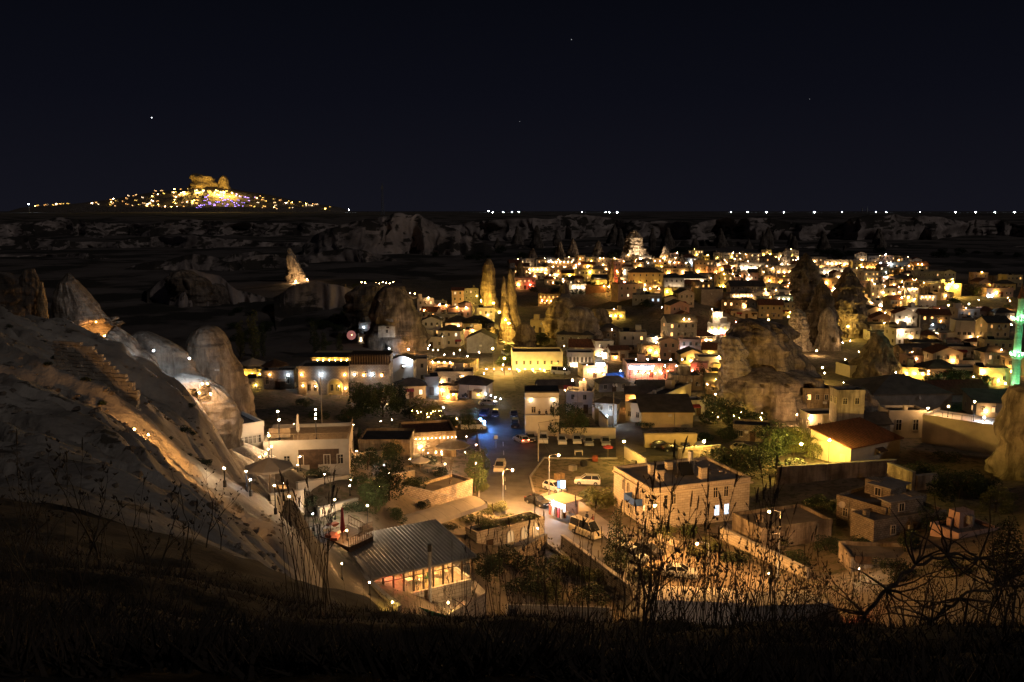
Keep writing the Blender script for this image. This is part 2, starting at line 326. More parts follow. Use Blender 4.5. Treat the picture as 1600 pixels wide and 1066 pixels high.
# ---------------------------------------------------------------- terrain sheet, split into named stretches of ground
T_ground = terrain_mat('ground_earth', (.20, .165, .13), (.12, .098, .075), (.085, .08, .05), .12, .9, .86, .12, 2)
T_slope = terrain_mat('slope_tuff', (.50, .445, .375), (.27, .23, .19), (.12, .10, .075), .22, .35, .88, .35, 1.1)
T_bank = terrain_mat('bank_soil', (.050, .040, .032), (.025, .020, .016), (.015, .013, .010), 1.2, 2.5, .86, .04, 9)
T_hill = terrain_mat('hill_tuff', (.20, .17, .15), (.12, .10, .09), (.055, .05, .042), .03, .016, .84, 1.2, .12)
def build_terrain():
    ys = np.concatenate([np.linspace(-6, 2, 14), np.geomspace(2, 26, 90)[1:], np.linspace(26, 112, 230)[1:], np.geomspace(112, 620, 120)[1:], np.linspace(620, 1750, 170)[1:], np.geomspace(1750, 12000, 26)[1:]])
    us = np.linspace(-1.0, 1.0, 620)
    Y, U = np.meshgrid(ys, us, indexing='ij'); X = U * (Y + 8)
    Z = H(X, Y)
    V = np.stack([X, Y, Z], -1).reshape(-1, 3); nu = len(us)
    i, j = np.meshgrid(np.arange(len(ys) - 1), np.arange(nu - 1), indexing='ij'); a = i * nu + j
    Q = np.stack([a, a + 1, a + nu + 1, a + nu], -1).reshape(-1, 4)
    yc, uc = (Y[:-1, :-1] + Y[1:, 1:]).ravel() / 2, (U[:-1, :-1] + U[1:, 1:]).ravel() / 2
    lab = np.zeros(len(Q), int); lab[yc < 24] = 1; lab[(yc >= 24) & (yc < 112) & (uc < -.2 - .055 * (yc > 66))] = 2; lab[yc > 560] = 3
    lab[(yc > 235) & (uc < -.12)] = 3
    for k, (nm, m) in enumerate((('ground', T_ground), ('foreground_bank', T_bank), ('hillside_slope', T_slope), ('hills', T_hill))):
        q = Q[lab == k]; ids, inv = np.unique(q, return_inverse=True)
        me = bpy.data.meshes.new(nm); me.from_pydata(V[ids].tolist(), [], inv.reshape(-1, 4).tolist()); me.materials.append(m)
        me.polygons.foreach_set('use_smooth', [True] * len(q)); me.update(); struct(nm, me)
build_terrain()
T_cliff = terrain_mat('cliff_rock', (.50, .415, .37), (.17, .14, .125), (.06, .052, .044), .04, .03, .735, 2.2, .10)
def cliff(pts, d, batter, flute, freq, seed, back=120, nt=26, grow=1.0):
    """an eroded cliff face: outline points (px, top py, foot py) at distance d, gullied in depth, running back to the plateau behind"""
    xs = np.arange(pts[0][0], pts[-1][0], 2.2 if d < 700 else 1.7); P = np.array(pts, float); top = np.interp(xs, P[:, 0], P[:, 1]); foot = np.interp(xs, P[:, 0], P[:, 2])
    n = len(xs); X = (xs - 800) / F * d; top = top + (foot - top) * .30 * fbm(X * .012, 0 * X, 0, 4, seed) 
    zt = np.array([W(a, b, d).z for a, b in zip(xs, top)]); zb = np.array([W(a, b, d).z for a, b in zip(xs, foot)]); rows = []
    for t in np.linspace(-.35, 1, nt):
        z = zb + (zt - zb) * t; rg = ridge(X * freq, z * freq * .18, 0, 4, seed + 3)
        y = d - batter + batter * 2 * t - batter * 5 * max(0, .38 - t) ** 1.3 + flute * 1.6 * fbm(X * .006, 0 * X, 0, 3, seed + 11)
        y = y + flute * 1.3 * (.5 - rg) * (1 - .5 * max(t, 0)) * grow + flute * .5 * fbm(X * .02, z * .05, 0, 4, seed + 5)
        rows.append(np.stack([X * (y / d) + flute * .15 * fbm(X * .05, z * .08, 0, 3, seed + 8), y, z + .05 * (zt - zb) * fbm(X * .06, z * .1, 0, 3, seed + 6)], -1))
    for k in (.15, .5, 1): r = rows[nt - 1].copy(); r[:, 1] += back * k; r[:, 0] *= (d + back * k) / d; r[:, 2] -= (zt - zb) * (.05 + .5 * k ** 2); rows.append(r)
    V = np.concatenate(rows); m = len(rows); i, j = np.meshgrid(np.arange(m - 1), np.arange(n - 1), indexing='ij'); a = (i * n + j).ravel(); Q = np.stack([a, a + 1, a + n + 1, a + n], -1)
    me = bpy.data.meshes.new('cliff'); me.from_pydata(V.tolist(), [], Q.tolist()); me.materials.append(T_cliff); me.polygons.foreach_set('use_smooth', [True] * len(Q)); me.update(); struct('cliff', me)
cliff([(560, 352, 392), (700, 346, 392), (820, 344, 394), (1000, 343, 398), (1100, 345, 400), (1300, 343, 402), (1500, 345, 405), (1620, 347, 408), (1950, 350, 410)], 1260, 26, 60, .014, 41)
cliff([(640, 388, 402), (800, 380, 404), (900, 386, 406), (1080, 378, 408), (1200, 388, 410), (1350, 380, 412), (1480, 390, 420), (1620, 384, 430), (1900, 380, 440)], 1010, 20, 40, .02, 42)
cliff([(468, 392, 424), (500, 372, 426), (540, 356, 430), (572, 349, 432), (600, 347, 434), (625, 345, 436), (650, 350, 434), (690, 361, 430), (720, 372, 424), (750, 382, 418), (775, 392, 412)], 800, 42, 46, .022, 43)
cliff([(-260, 352, 372), (0, 350, 374), (100, 344, 374), (200, 352, 378), (330, 346, 380), (460, 350, 384), (540, 356, 386)], 1350, 30, 60, .012, 44)
cliff([(-260, 374, 400), (60, 372, 402), (180, 382, 410), (300, 370, 412), (380, 374, 416), (460, 372, 418), (500, 380, 420)], 960, 30, 50, .018, 45)
cliff([(150, 436, 452), (200, 418, 460), (240, 405, 470), (300, 398, 474), (360, 404, 470), (430, 398, 462), (476, 412, 452), (500, 428, 446)], 600, 26, 30, .03, 46)
cliff([(330, 420, 436), (360, 404, 444), (400, 396, 448), (440, 402, 444), (500, 396, 440), (545, 386, 438), (600, 400, 436), (640, 416, 434)], 690, 22, 30, .03, 48, 60)
cliff([(-200, 404, 430), (-40, 394, 434), (60, 400, 436), (140, 392, 438), (210, 410, 436)], 760, 22, 34, .028, 49, 60)
cliff([(425, 470, 488), (450, 452, 500), (490, 446, 506), (530, 452, 508), (560, 462, 500), (590, 474, 496)], 380, 10, 12, .06, 50, 30)
cliff([(230, 470, 500), (262, 440, 520), (300, 428, 530), (345, 440, 530), (372, 462, 540), (420, 470, 545), (470, 466, 545), (540, 476, 540)], 400, 14, 18, .05, 47, 60)
def strip(name, L, Rr, m, n=60, k=10, lift=.06, label=None):
    """a draped sheet between two edge lines given as ground points"""
    def rs(P):
        P = [Vector(p).to_2d() for p in P]; d = [0]
        for a, b in zip(P, P[1:]): d.append(d[-1] + (b - a).length)
        out = []
        for t in np.linspace(0, d[-1], n):
            i = min(max(0, int(np.searchsorted(d, t)) - 1), len(P) - 2); f = (t - d[i]) / max(1e-6, d[i + 1] - d[i]); out.append(P[i].lerp(P[i + 1], f))
        return out
    A, B = rs(L), rs(Rr); xs = np.array([[a.lerp(b, j / k)[:] for j in range(k + 1)] for a, b in zip(A, B)])
    z = H(xs[..., 0], xs[..., 1], True) + lift; mb = MB(); mb.v = [(x, y, q) for x, y, q in zip(xs[..., 0].ravel(), xs[..., 1].ravel(), z.ravel())]
    for i in range(n - 1):
        for j in range(k): a = i * (k + 1) + j; mb.f.append((a, a + 1, a + k + 2, a + k + 1)); mb.m.append(0)
    return struct(name, mb.mesh(name, m, True))
def g(px, py): return Wz(px, py, 0.2)
strip('road', [g(1010, 1010), g(975, 955), (g(905, 884)), g(850, 842), g(790, 806), g(748, 784), g(750, 750), g(752, 712), g(746, 670), g(748, 640), g(735, 618)],
      [g(1085, 1010), g(1050, 925), g(1000, 880), g(940, 830), g(880, 790), g(836, 775), g(828, 745), g(850, 712), g(830, 676), g(802, 640), g(785, 618)], M_asph, 110, 14, .10)
strip('parking_street', [g(820, 742), g(850, 712), g(965, 712), g(1070, 710)], [g(808, 668), g(840, 672), g(962, 676), g(1090, 684)], M_asph, 60, 12, .16)
strip('side_street', [g(963, 714), g(960, 650), g(958, 628)], [g(1010, 705), g(1000, 660), g(985, 628)], M_lot, 24, 6, .22)
strip('earth_lot', [g(1000, 880), g(1050, 925), g(1085, 1010)], [g(1090, 850), g(1180, 880), g(1240, 960)], M_lot, 40, 14, .14)
strip('back_street', [g(768, 610), g(772, 580), g(768, 545), g(758, 520)], [g(806, 610), g(800, 580), g(792, 545), g(800, 515)], M_lot, 40, 6, .12)
strip('pavement', [g(836, 775), g(880, 790), g(940, 830), g(1000, 880)], [g(870, 762), g(900, 775), g(955, 815), g(1015, 868)], M_pave, 40, 4, .22)
strip('dark_lane', [g(735, 618), g(726, 600)], [g(785, 618), g(772, 600)], M_asph, 10, 5, .1)
for k, (a, b) in enumerate((((786, 690), (790, 765)), )):
    pts = [g(786 + (790 - 786) * t, 690 + 76 * t) for t in np.linspace(0, 1, 12)]
    for i in range(0, 11, 2):
        p, q = pts[i], pts[i + 1]; me = MB(); me.quad((p.x - .08, p.y, Hs(p.x, p.y) + .17), (p.x + .08, p.y, Hs(p.x, p.y) + .17), (q.x + .08, q.y, Hs(q.x, q.y) + .17), (q.x - .08, q.y, Hs(q.x, q.y) + .17))
        struct('road_marking', me.mesh('road_marking', M_paint))
# kerb along the kiosk side
kb = MB(); kp = [g(x, y) for x, y in ((828, 745), (836, 775), (880, 790), (940, 830), (1000, 880))]
for a, b in zip(kp, kp[1:]):
    d = (b - a).to_2d().normalized(); nrm = Vector((-d.y, d.x)) * .15
    za, zb = Hs(a.x, a.y) + .34, Hs(b.x, b.y) + .34
    P8 = [(a.x - nrm.x, a.y - nrm.y), (a.x + nrm.x, a.y + nrm.y), (b.x + nrm.x, b.y + nrm.y), (b.x - nrm.x, b.y - nrm.y)]; Z = [za, za, zb, zb]
    kb.poly([(*P8[i], Z[i]) for i in range(4)])
    for i in range(4): j = (i + 1) % 4; kb.quad((*P8[i], Z[i] - .5), (*P8[j], Z[j] - .5), (*P8[j], Z[j]), (*P8[i], Z[i]))
struct('kerb', kb.mesh('kerb', M_conc))
for nm_, kp in (('kerb', [g(x, y) for x, y in ((748, 784), (750, 750), (752, 712), (746, 676))]), ('kerb', [g(x, y) for x, y in ((828, 745), (850, 714), (965, 714))]), ('kerb', [g(x, y) for x, y in ((790, 806), (850, 842), (905, 884))])):
    kb = MB()
    for a, b in zip(kp, kp[1:]):
        d = (b - a).to_2d().normalized(); nr = Vector((-d.y, d.x)) * .12; n_ = max(1, int((b - a).length / 1.0))
        for i in range(n_):
            p0, p1 = a.lerp(b, (i + .03) / n_), a.lerp(b, (i + .97) / n_); za, zb = Hs(p0.x, p0.y) + .32, Hs(p1.x, p1.y) + .32; c4 = [(p0.x - nr.x, p0.y - nr.y, za), (p0.x + nr.x, p0.y + nr.y, za), (p1.x + nr.x, p1.y + nr.y, zb), (p1.x - nr.x, p1.y - nr.y, zb)]
            kb.poly(c4); [kb.quad((*c4[k][:2], c4[k][2] - .5), (*c4[(k + 1) % 4][:2], c4[(k + 1) % 4][2] - .5), c4[(k + 1) % 4], c4[k]) for k in range(4)]
    struct(nm_, kb.mesh('kerb', M_conc), 'stuff')
# ---------------------------------------------------------------- windows, houses
def win_mesh(w, h, arch, fm, pm):
    def mk():
        b = MB(); n = 7 if arch else 0
        outer = [(-w / 2, 0), (w / 2, 0)]; 
        if arch: outer += [(w / 2 * math.cos(t), h - w / 2 + w / 2 * math.sin(t)) for t in np.linspace(0, PI, n + 2)]
        else: outer += [(w / 2, h), (-w / 2, h)]
        cx, cz = 0, h / 2; inner = [(x * .80, cz + (z - cz) * .86) for x, z in outer]; k = len(outer)
        for i in range(k):
            j = (i + 1) % k; a, c, d, e_ = outer[i], outer[j], inner[j], inner[i]
            b.quad((a[0], -.10, a[1]), (c[0], -.10, c[1]), (d[0], -.10, d[1]), (e_[0], -.10, e_[1]))
            b.quad((c[0], -.10, c[1]), (a[0], -.10, a[1]), (a[0], 0, a[1]), (c[0], 0, c[1]))
            b.quad((e_[0], -.10, e_[1]), (d[0], -.10, d[1]), (d[0], -.01, d[1]), (e_[0], -.01, e_[1]))
        b.box(-.025, -.06, h * .08, .025, -.02, h * .92)
        b.cur = 1; b.poly([(x, -.02, z) for x, z in inner]); return b.mesh('window', [fm, pm])
    return cached(('win', round(w, 2), round(h, 2), arch, fm.name, pm.name), mk)
def nwin(parent, x, y, z, rz, w, h, arch, fm, pm, name='window'):
    """near window: frame with a pane as its sub-part"""
    def fr():
        b = MB(); b.box(-w / 2, -.12, 0, -w / 2 + .1, 0, h); b.box(w / 2 - .1, -.12, 0, w / 2, 0, h); b.box(-w / 2 - .06, -.16, -.1, w / 2 + .06, 0, 0)
        b.box(-w / 2 + .1, -.12, h - .1, w / 2 - .1, 0, h); b.box(-.03, -.08, 0, .03, 0, h - .1); b.box(-w / 2 + .1, -.075, h * .62, -.03, 0, h * .62 + .05); b.box(.03, -.075, h * .62, w / 2 - .1, 0, h * .62 + .05)
        return b.mesh('window', fm)
    f = obj(name, cached(('nf', round(w, 2), round(h, 2), fm.name), fr), parent, (x, y, z), rz)
    p = MB().quad((-w / 2 + .08, -.03, .02), (w / 2 - .08, -.03, .02), (w / 2 - .08, -.03, h - .08), (-w / 2 + .08, -.03, h - .08))
    obj('pane', cached(('np', round(w, 2), round(h, 2), pm.name), lambda: p.mesh('pane', pm)), f)
    return f
def roof_mesh(kind, w, d, h, rm, wm, rise, ov=.45):
    b = MB()
    if kind == 'flat': b.box(-w / 2 + .22, .22, h - .3, w / 2 - .22, d - .22, h - .12)
    elif kind == 'gable' or kind == 'gable_x':
        if kind == 'gable':   # ridge along x
            A = [(-w / 2 - ov, -ov, h - .1), (w / 2 + ov, -ov, h - .1), (w / 2 + ov, d / 2, h + rise), (-w / 2 - ov, d / 2, h + rise)]
            B_ = [(w / 2 + ov, d + ov, h - .1), (-w / 2 - ov, d + ov, h - .1), (-w / 2 - ov, d / 2, h + rise), (w / 2 + ov, d / 2, h + rise)]
            ends = [[(-w / 2, 0, h), (-w / 2, d / 2, h + rise - .1), (-w / 2, d, h)], [(w / 2, 0, h), (w / 2, d, h), (w / 2, d / 2, h + rise - .1)]]
        else:
            A = [(-w / 2 - ov, d + ov, h - .1), (-w / 2 - ov, -ov, h - .1), (0, -ov, h + rise), (0, d + ov, h + rise)]
            B_ = [(w / 2 + ov, -ov, h - .1), (w / 2 + ov, d + ov, h - .1), (0, d + ov, h + rise), (0, -ov, h + rise)]
            ends = [[(-w / 2, 0, h), (w / 2, 0, h), (0, 0, h + rise - .1)], [(w / 2, d, h), (-w / 2, d, h), (0, d, h + rise - .1)]]
        for P in (A, B_):
            b.poly(P); b.poly([(x, y, z - .14) for x, y, z in reversed(P)])
            for i in range(4): p, q = P[i], P[(i + 1) % 4]; b.quad((p[0], p[1], p[2] - .14), (q[0], q[1], q[2] - .14), q, p)
        b.cur = 1
        for e_ in ends: b.poly(e_)
    elif kind == 'hip':
        r = min(w, d) * .5; c0, c1 = ((-w / 2 + r, d / 2), (w / 2 - r, d / 2)) if w >= d else ((0, r), (0, d - r))
        z0, z1 = h - .05, h + rise; a, b1, c, d1 = (-w / 2 - ov, -ov, z0), (w / 2 + ov, -ov, z0), (w / 2 + ov, d + ov, z0), (-w / 2 - ov, d + ov, z0)
        e0, e1 = (*c0, z1), (*c1, z1)
        if w >= d: b.quad(a, b1, e1, e0); b.poly([b1, c, e1]); b.quad(c, d1, e0, e1); b.poly([d1, a, e0])
        else: b.poly([a, b1, e0]); b.quad(b1, c, e1, e0); b.poly([c, d1, e1]); b.quad(d1, a, e0, e1)
        b.quad(d1, c, b1, a)
    elif kind == 'shed':
        P = [(-w / 2 - ov, -ov, h), (w / 2 + ov, -ov, h), (w / 2 + ov, d + ov, h + rise), (-w / 2 - ov, d + ov, h + rise)]
        b.poly(P); b.poly([(x, y, z - .15) for x, y, z in reversed(P)])
        for i in range(4): p, q = P[i], P[(i + 1) % 4]; b.quad((p[0], p[1], p[2] - .15), (q[0], q[1], q[2] - .15), q, p)
        b.cur = 1; b.poly([(-w / 2, 0, h - .2), (-w / 2, d, h - .2), (-w / 2, d, h + rise - .15)]); b.poly([(w / 2, 0, h - .2), (w / 2, d, h + rise - .15), (w / 2, d, h - .2)])
    return b.mesh('roof', [rm, wm])
def house(loc, w, h, dep, rz, label, wall=M_stone, roof='flat', rm=None, floors=2, n=3, lit=.3, lc='warm', ls=1.6, win=(.9, 1.3), arch=False,
          lamps=(), name='house', cat='house', group=None, side=1, nside=2, near=False, door=True, rise=None, clutter=True, balcony=None, sink=3, fm=None, bare=False, ground_arch=0):
    rm = rm or (M_roof if roof == 'flat' else M_tile)
    t = thing(name, label, cat, loc, rz, group); fm = fm or M_plaster
    b = MB(); b.box(-w / 2, 0, -sink, w / 2, dep, h - (.12 if roof == 'flat' else 0)); obj('wall', b.mesh('wall', wall), t)
    obj('roof', roof_mesh(roof, w, dep, h + (.02 if roof == 'flat' else 0), rm, wall, rise if rise is not None else min(w, dep) * .28), t)
    if roof == 'flat':
        p = MB(); e_ = .06
        p.box(-w / 2 - e_, -e_, h - .35, w / 2 + e_, .22, h + .35); p.box(-w / 2 - e_, dep - .22, h - .35, w / 2 + e_, dep + e_, h + .35)
        p.box(-w / 2 - e_, .22, h - .35, -w / 2 + .22, dep - .22, h + .35); p.box(w / 2 - .22, .22, h - .35, w / 2 + e_, dep - .22, h + .35); obj('parapet', p.mesh('parapet', wall), t)
        if clutter:
            for q in range(R.choice((0, 1, 1, 2))):
                x, y = R.uniform(-w / 2 + .8, w / 2 - .8), R.uniform(1, max(1.1, dep - 1)); k = R.random()
                c = MB()
                if k < .5: c.box(x - .35, y - .35, h - .1, x + .35, y + .35, h + R.uniform(.8, 1.5)); obj('chimney', c.mesh('chimney', wall), t)
                elif k < .8: c.lathe([(0, h + 1.7), (.5, h + 1.7), (.5, h + .6), (0, h + .6)], 10, (x, y)); c.bar((x - .3, y, h - .1), (x - .3, y, h + .7), .04); c.bar((x + .3, y, h - .1), (x + .3, y, h + .7), .04); obj('water_tank', c.mesh('water_tank', M_conc), t)
                else: c.quad((x - 1, y - .6, h + .1), (x + 1, y - .6, h + .1), (x + 1, y + .6, h + 1.1), (x - 1, y + .6, h + 1.1)); c.quad((x - 1, y + .6, h + 1.05), (x + 1, y + .6, h + 1.05), (x + 1, y - .6, h + .05), (x - 1, y - .6, h + .05)); obj('solar_panel', c.mesh('solar_panel', M_glass), t)
    fh = h / floors
    if not bare:
        ww, wh = win[0], min(win[1], fh * .62)
        for f in range(floors):
            for i in range(n):
                x = (i + .5) / n * (w - .6) - (w - .6) / 2 + (0 if near else R.uniform(-.15, .15))
                is_lit = R.random() < lit; pm = winmat(lc, ls) if is_lit else M_dark
                if f == 0 and door and i == n // 2 and not arch:
                    q = MB(); dw = min(1.1, w / n * .7); q.box(-dw / 2, -.09, 0, -dw / 2 + .1, 0, 2.1); q.box(dw / 2 - .1, -.09, 0, dw / 2, 0, 2.1); q.box(-dw / 2 + .1, -.09, 2.0, dw / 2 - .1, 0, 2.1); q.cur = 1; q.box(-dw / 2 + .1, -.04, 0, dw / 2 - .1, 0, 2.0)
                    obj('door', cached(('door', round(dw, 1)), lambda: q.mesh('door', [M_wood, M_wood])), t, (x, 0, .02)); continue
                z = f * fh + fh * .30
                (nwin(t, x, 0, z, 0, ww, wh, arch, fm, pm) if near else obj('window', win_mesh(round(ww, 1), round(wh, 1), arch, fm, pm), t, (x, 0, z)))
            for i in range(nside):
                y = (i + .5) / nside * dep; pm = winmat(lc, ls) if R.random() < lit * .7 else M_dark; z = f * fh + fh * .30
                (nwin(t, side * w / 2, y, z, side * PI / 2, ww, wh, arch, fm, pm) if near else obj('window', win_mesh(round(ww, 1), round(wh, 1), arch, fm, pm), t, (side * w / 2, y, z), side * PI / 2))
    bst = 1.4 if loc[1] < 290 else 1.0
    if clutter and loc[1] < 520 and w > 4:
        for q in range(R.choice((1, 2, 3))):
            k = R.random(); x = R.uniform(-w / 2 + .5, w / 2 - .5); zc = R.uniform(.25, .7) * h
            if k < .25: dish_(t, x, -.25, h * .75)
            elif k < .5: obj('air_conditioner', cached('ac', lambda: MB().box(-.4, -.38, 0, .4, -.06, .55).mesh('air_conditioner', M_white)), t, (x, 0, zc))
            elif k < .75: obj('drainpipe', cached(('dp', round(h, 1)), lambda: MB().bar((0, -.12, 0), (0, -.12, h), .06, n=5).mesh('drainpipe', M_conc)), t, (x, 0, 0))
            else: obj('awning', cached(('aw', R.randint(0, 2)), lambda: MB().quad((-1.1, -1.2, -.35), (1.1, -1.2, -.35), (1.1, -.02, .1), (-1.1, -.02, .1)).quad((-1.1, -1.2, -.5), (1.1, -1.2, -.5), (1.1, -1.2, -.35), (-1.1, -1.2, -.35)).mesh('awning', R.choice((M_fabr, M_fab, M_wood)))), t, (x, 0, 2.5))
        if roof == 'flat' and R.random() < .5:
            sx, sy = R.uniform(1.6, 2.6), R.uniform(1.6, 2.4); x = R.uniform(-w / 2 + sx / 2 + .3, w / 2 - sx / 2 - .3) if w > sx + 1 else 0; obj('stair_head', MB().box(x - sx / 2, dep * .5, h - .15, x + sx / 2, min(dep - .3, dep * .5 + sy), h + 2.1).mesh('stair_head', wall), t)
        if R.random() < .35: obj('aerial', cached('aer', lambda: MB().bar((0, 0, 0), (0, 0, 2.2), .03, n=4).bar((-.5, 0, 1.9), (.5, 0, 1.9), .02, n=4).bar((-.35, 0, 1.6), (.35, 0, 1.6), .02, n=4).mesh('aerial', M_metal)), t, (R.uniform(-w / 3, w / 3), dep * .4, h))
    for l in lamps:
        x, z, col, P = l[:4]; P *= bst; r = l[4] if len(l) > 4 else .2; yy = l[5] if len(l) > 5 else -.55
        bulb('wall_lamp', t, (x, yy, z), P, r, col)
    return t
def scale_at(v): return math.hypot(v[1], v[2] - CAMZ) / F * 1.0
def dish_(t_, x, y, z): obj('satellite_dish', cached('dish', lambda: MB().lathe([(.02, 0), (.25, .05), (.5, .2)], 10).mesh('satellite_dish', M_white)), t_, (x, y, z), (math.radians(70), 0, .6))
def vh(px, py, w, h, label, dep=None, rz=None, side=None, off=0, **k):
    """village house from the pixel of the middle of its base, its width and height in pixels"""
    p = hit(px, py, off); s = p.y / F / math.cos(PITCH) ** 2 * (1 + 0 * px)
    s = p.y / F
    W_, H_ = w * s, h * s
    if rz is None: rz = math.radians(R.uniform(-16, 16))
    d = dep or max(3.5, min(9, W_ * R.uniform(.6, .9)))
    sd = side if side is not None else (-1 if px > 800 else 1)
    if 'floors' not in k: k['floors'] = max(1, round(H_ / 3.1))
    if 'n' not in k: k['n'] = max(1, min(7, round(W_ / 2.6)))
    lamps = k.pop('lamps', ())
    L = [((x - .5) * W_, z * H_, c, P, *r) for x, z, c, P, *r in lamps]
    t = house(p, W_, H_, d, rz, label, side=sd, lamps=L, **k); t['_px'] = (px, py - h / 2); return t
# ---------------------------------------------------------------- rocks
def rock(name, label, cat, d, rows, m=M_tuff, depth=.8, amp=.06, seed=0, nt=88, nz=64, sink=6, openings=(), gully=1.0, top=None, group=None):
    """a tuff outcrop as a closed body: outline rows (py, left px, right px) become real half widths at distance d"""
    rows = sorted(rows); ctr = []
    for py, xl, xr in rows:
        a, b_ = W(xl, py, d), W(xr, py, d); ctr.append(((a.z + b_.z) / 2, (a.x + b_.x) / 2, abs(b_.x - a.x) / 2))
    ctr.append((ctr[-1][0] - sink, ctr[-1][1], ctr[-1][2] * 1.04)); ctr = ctr[::-1]
    zz = np.array([c[0] for c in ctr]); cx = np.array([c[1] for c in ctr]); rr = np.array([c[2] for c in ctr]); base = zz[1]; rmax = rr.max()
    Z = np.linspace(zz[0], zz[-1], nz); CX = np.interp(Z, zz, cx); RR = np.interp(Z, zz, rr)
    th = np.linspace(0, 2 * PI, nt, endpoint=False); TH, ZZ = np.meshgrid(th, Z); cxg, rg = CX[:, None], RR[:, None]
    dd = depth * np.sqrt(rg * rmax) if depth < 3 else depth
    dd = np.minimum(dd, depth * rmax); dd = np.where(rg < rmax * .12, rg * 1.0, dd)
    nx, ny = np.cos(TH), np.sin(TH); sc = 1 / max(rmax, 1)
    ns = fbm(nx * 1.6 + seed, ny * 1.6, ZZ * sc * 1.5, 4, seed) * 1.6 + .5 * gully * ridge(nx * 3 + seed, ny * 3, ZZ * sc * .4, 3, seed + 7) - .2 * gully + .45 * vnoise(0 * nx, 0 * ny + seed, ZZ * sc * 7, seed + 2) + .8 * (ridge(nx * 2.2, ny * 2.2 + seed, ZZ * sc * 2.6, 4, seed + 13) - .35)
    ns = ns + .5 * fbm(nx * 6, ny * 6, ZZ * sc * 7, 4, seed + 9)
    fac = 1 + amp * ns * 2.0
    met = max(1, d / 180); fac = fac + (.30 * met * (ridge(nx * rg * .35 / met + seed, ny * rg * .35 / met, ZZ * .28 / met, 3, seed + 21) - .3) ) / np.maximum(rg, 2.0) * min(1, rmax / 5)
    X = cxg + nx * rg * fac; Y = d + dd * (ny * fac)
    front = (ny < -.15)
    for op in openings:
        opx, opy, ow, oh, dp = op[:5]; dp = dp * (2.6 if d > 150 else 1); c = W(opx, opy, d); ax, az = ow * d / F / 2, oh * d / F / 2
        msk = front & (np.abs(X - c.x) < ax) & (np.abs(ZZ - c.z) < az) & ~((np.abs(X - c.x) > ax * .6) & (ZZ - c.z > az * .6))
        Y = np.where(msk, Y + dp, Y)
    V = np.stack([X, Y, ZZ + .3 * amp * rmax * fbm(nx * 2, ny * 2, ZZ * sc * 3, 2, seed + 4)], -1).reshape(-1, 3).tolist(); V.append((CX[-1], d, Z[-1] + RR[-1] * .3)); Fc = []
    for i in range(nz - 1):
        for j in range(nt): k = (j + 1) % nt; Fc.append((i * nt + j, i * nt + k, (i + 1) * nt + k, (i + 1) * nt + j))
    for j in range(nt): Fc.append(((nz - 1) * nt + j, (nz - 1) * nt + (j + 1) % nt, nz * nt))
    org = Vector((CX[1], d, base)); V = [(x - org.x, y - org.y, z - org.z) for x, y, z in V]
    me = bpy.data.meshes.new(name); me.from_pydata(V, [], Fc); me.materials.append(m); me.polygons.foreach_set('use_smooth', [True] * len(Fc)); me.update()
    o = tag(obj(name, me, None, org), label, cat, group); o['_px'] = ((rows[-1][1] + rows[-1][2]) / 2, (rows[0][0] + rows[-1][0]) / 2)
    o['_front'] = float(d - dd.max() if hasattr(dd, 'max') else d - dd)
    return o
def rwin(rk, px, py, w, h, pm=None, arch=False, d=None):
    """window or doorway set on a rock face"""
    d = d or rk['_front']; p = W(px, py, d); s = d / F; W_, H_ = w * s, h * s
    me = win_mesh(round(W_, 1), round(H_, 1), arch, M_tuffpale, pm or M_dark)
    o = obj('window', me, rk, (p.x - rk.location.x, p.y - rk.location.y, p.z - rk.location.z - H_ / 2)); return o
# ---------------------------------------------------------------- trees and plants
def leafball(seed, clumps, size, n, m, mesh_name='crown'):
    def mk():
        rn = np.random.RandomState(seed); V = []; tot = sum(c[3] * c[4] * c[5] for c in clumps)
        for c in clumps:
            k = max(30, int(n * c[3] * c[4] * c[5] / tot)); p = rn.normal(size=(k, 3)); p /= np.linalg.norm(p, axis=1)[:, None]; rad = rn.uniform(.55, 1.05, (k, 1)) ** .6
            V.append(p * rad * np.array(c[3:6]) + np.array(c[:3]))
        P = np.concatenate(V); k = len(P); a = rn.normal(size=(k, 3)); a /= np.linalg.norm(a, axis=1)[:, None]; b = np.cross(a, rn.normal(size=(k, 3))); b /= np.linalg.norm(b, axis=1)[:, None]
        s = size * rn.uniform(.6, 1.3, (k, 1)); q = np.stack([P - a * s, P - b * s * .5, P + a * s, P + b * s * .5], 1).reshape(-1, 3)
        me = bpy.data.meshes.new(mesh_name); me.from_pydata(q.tolist(), [], np.arange(4 * k).reshape(-1, 4).tolist()); me.materials.append(m); me.update(); return me
    return mk
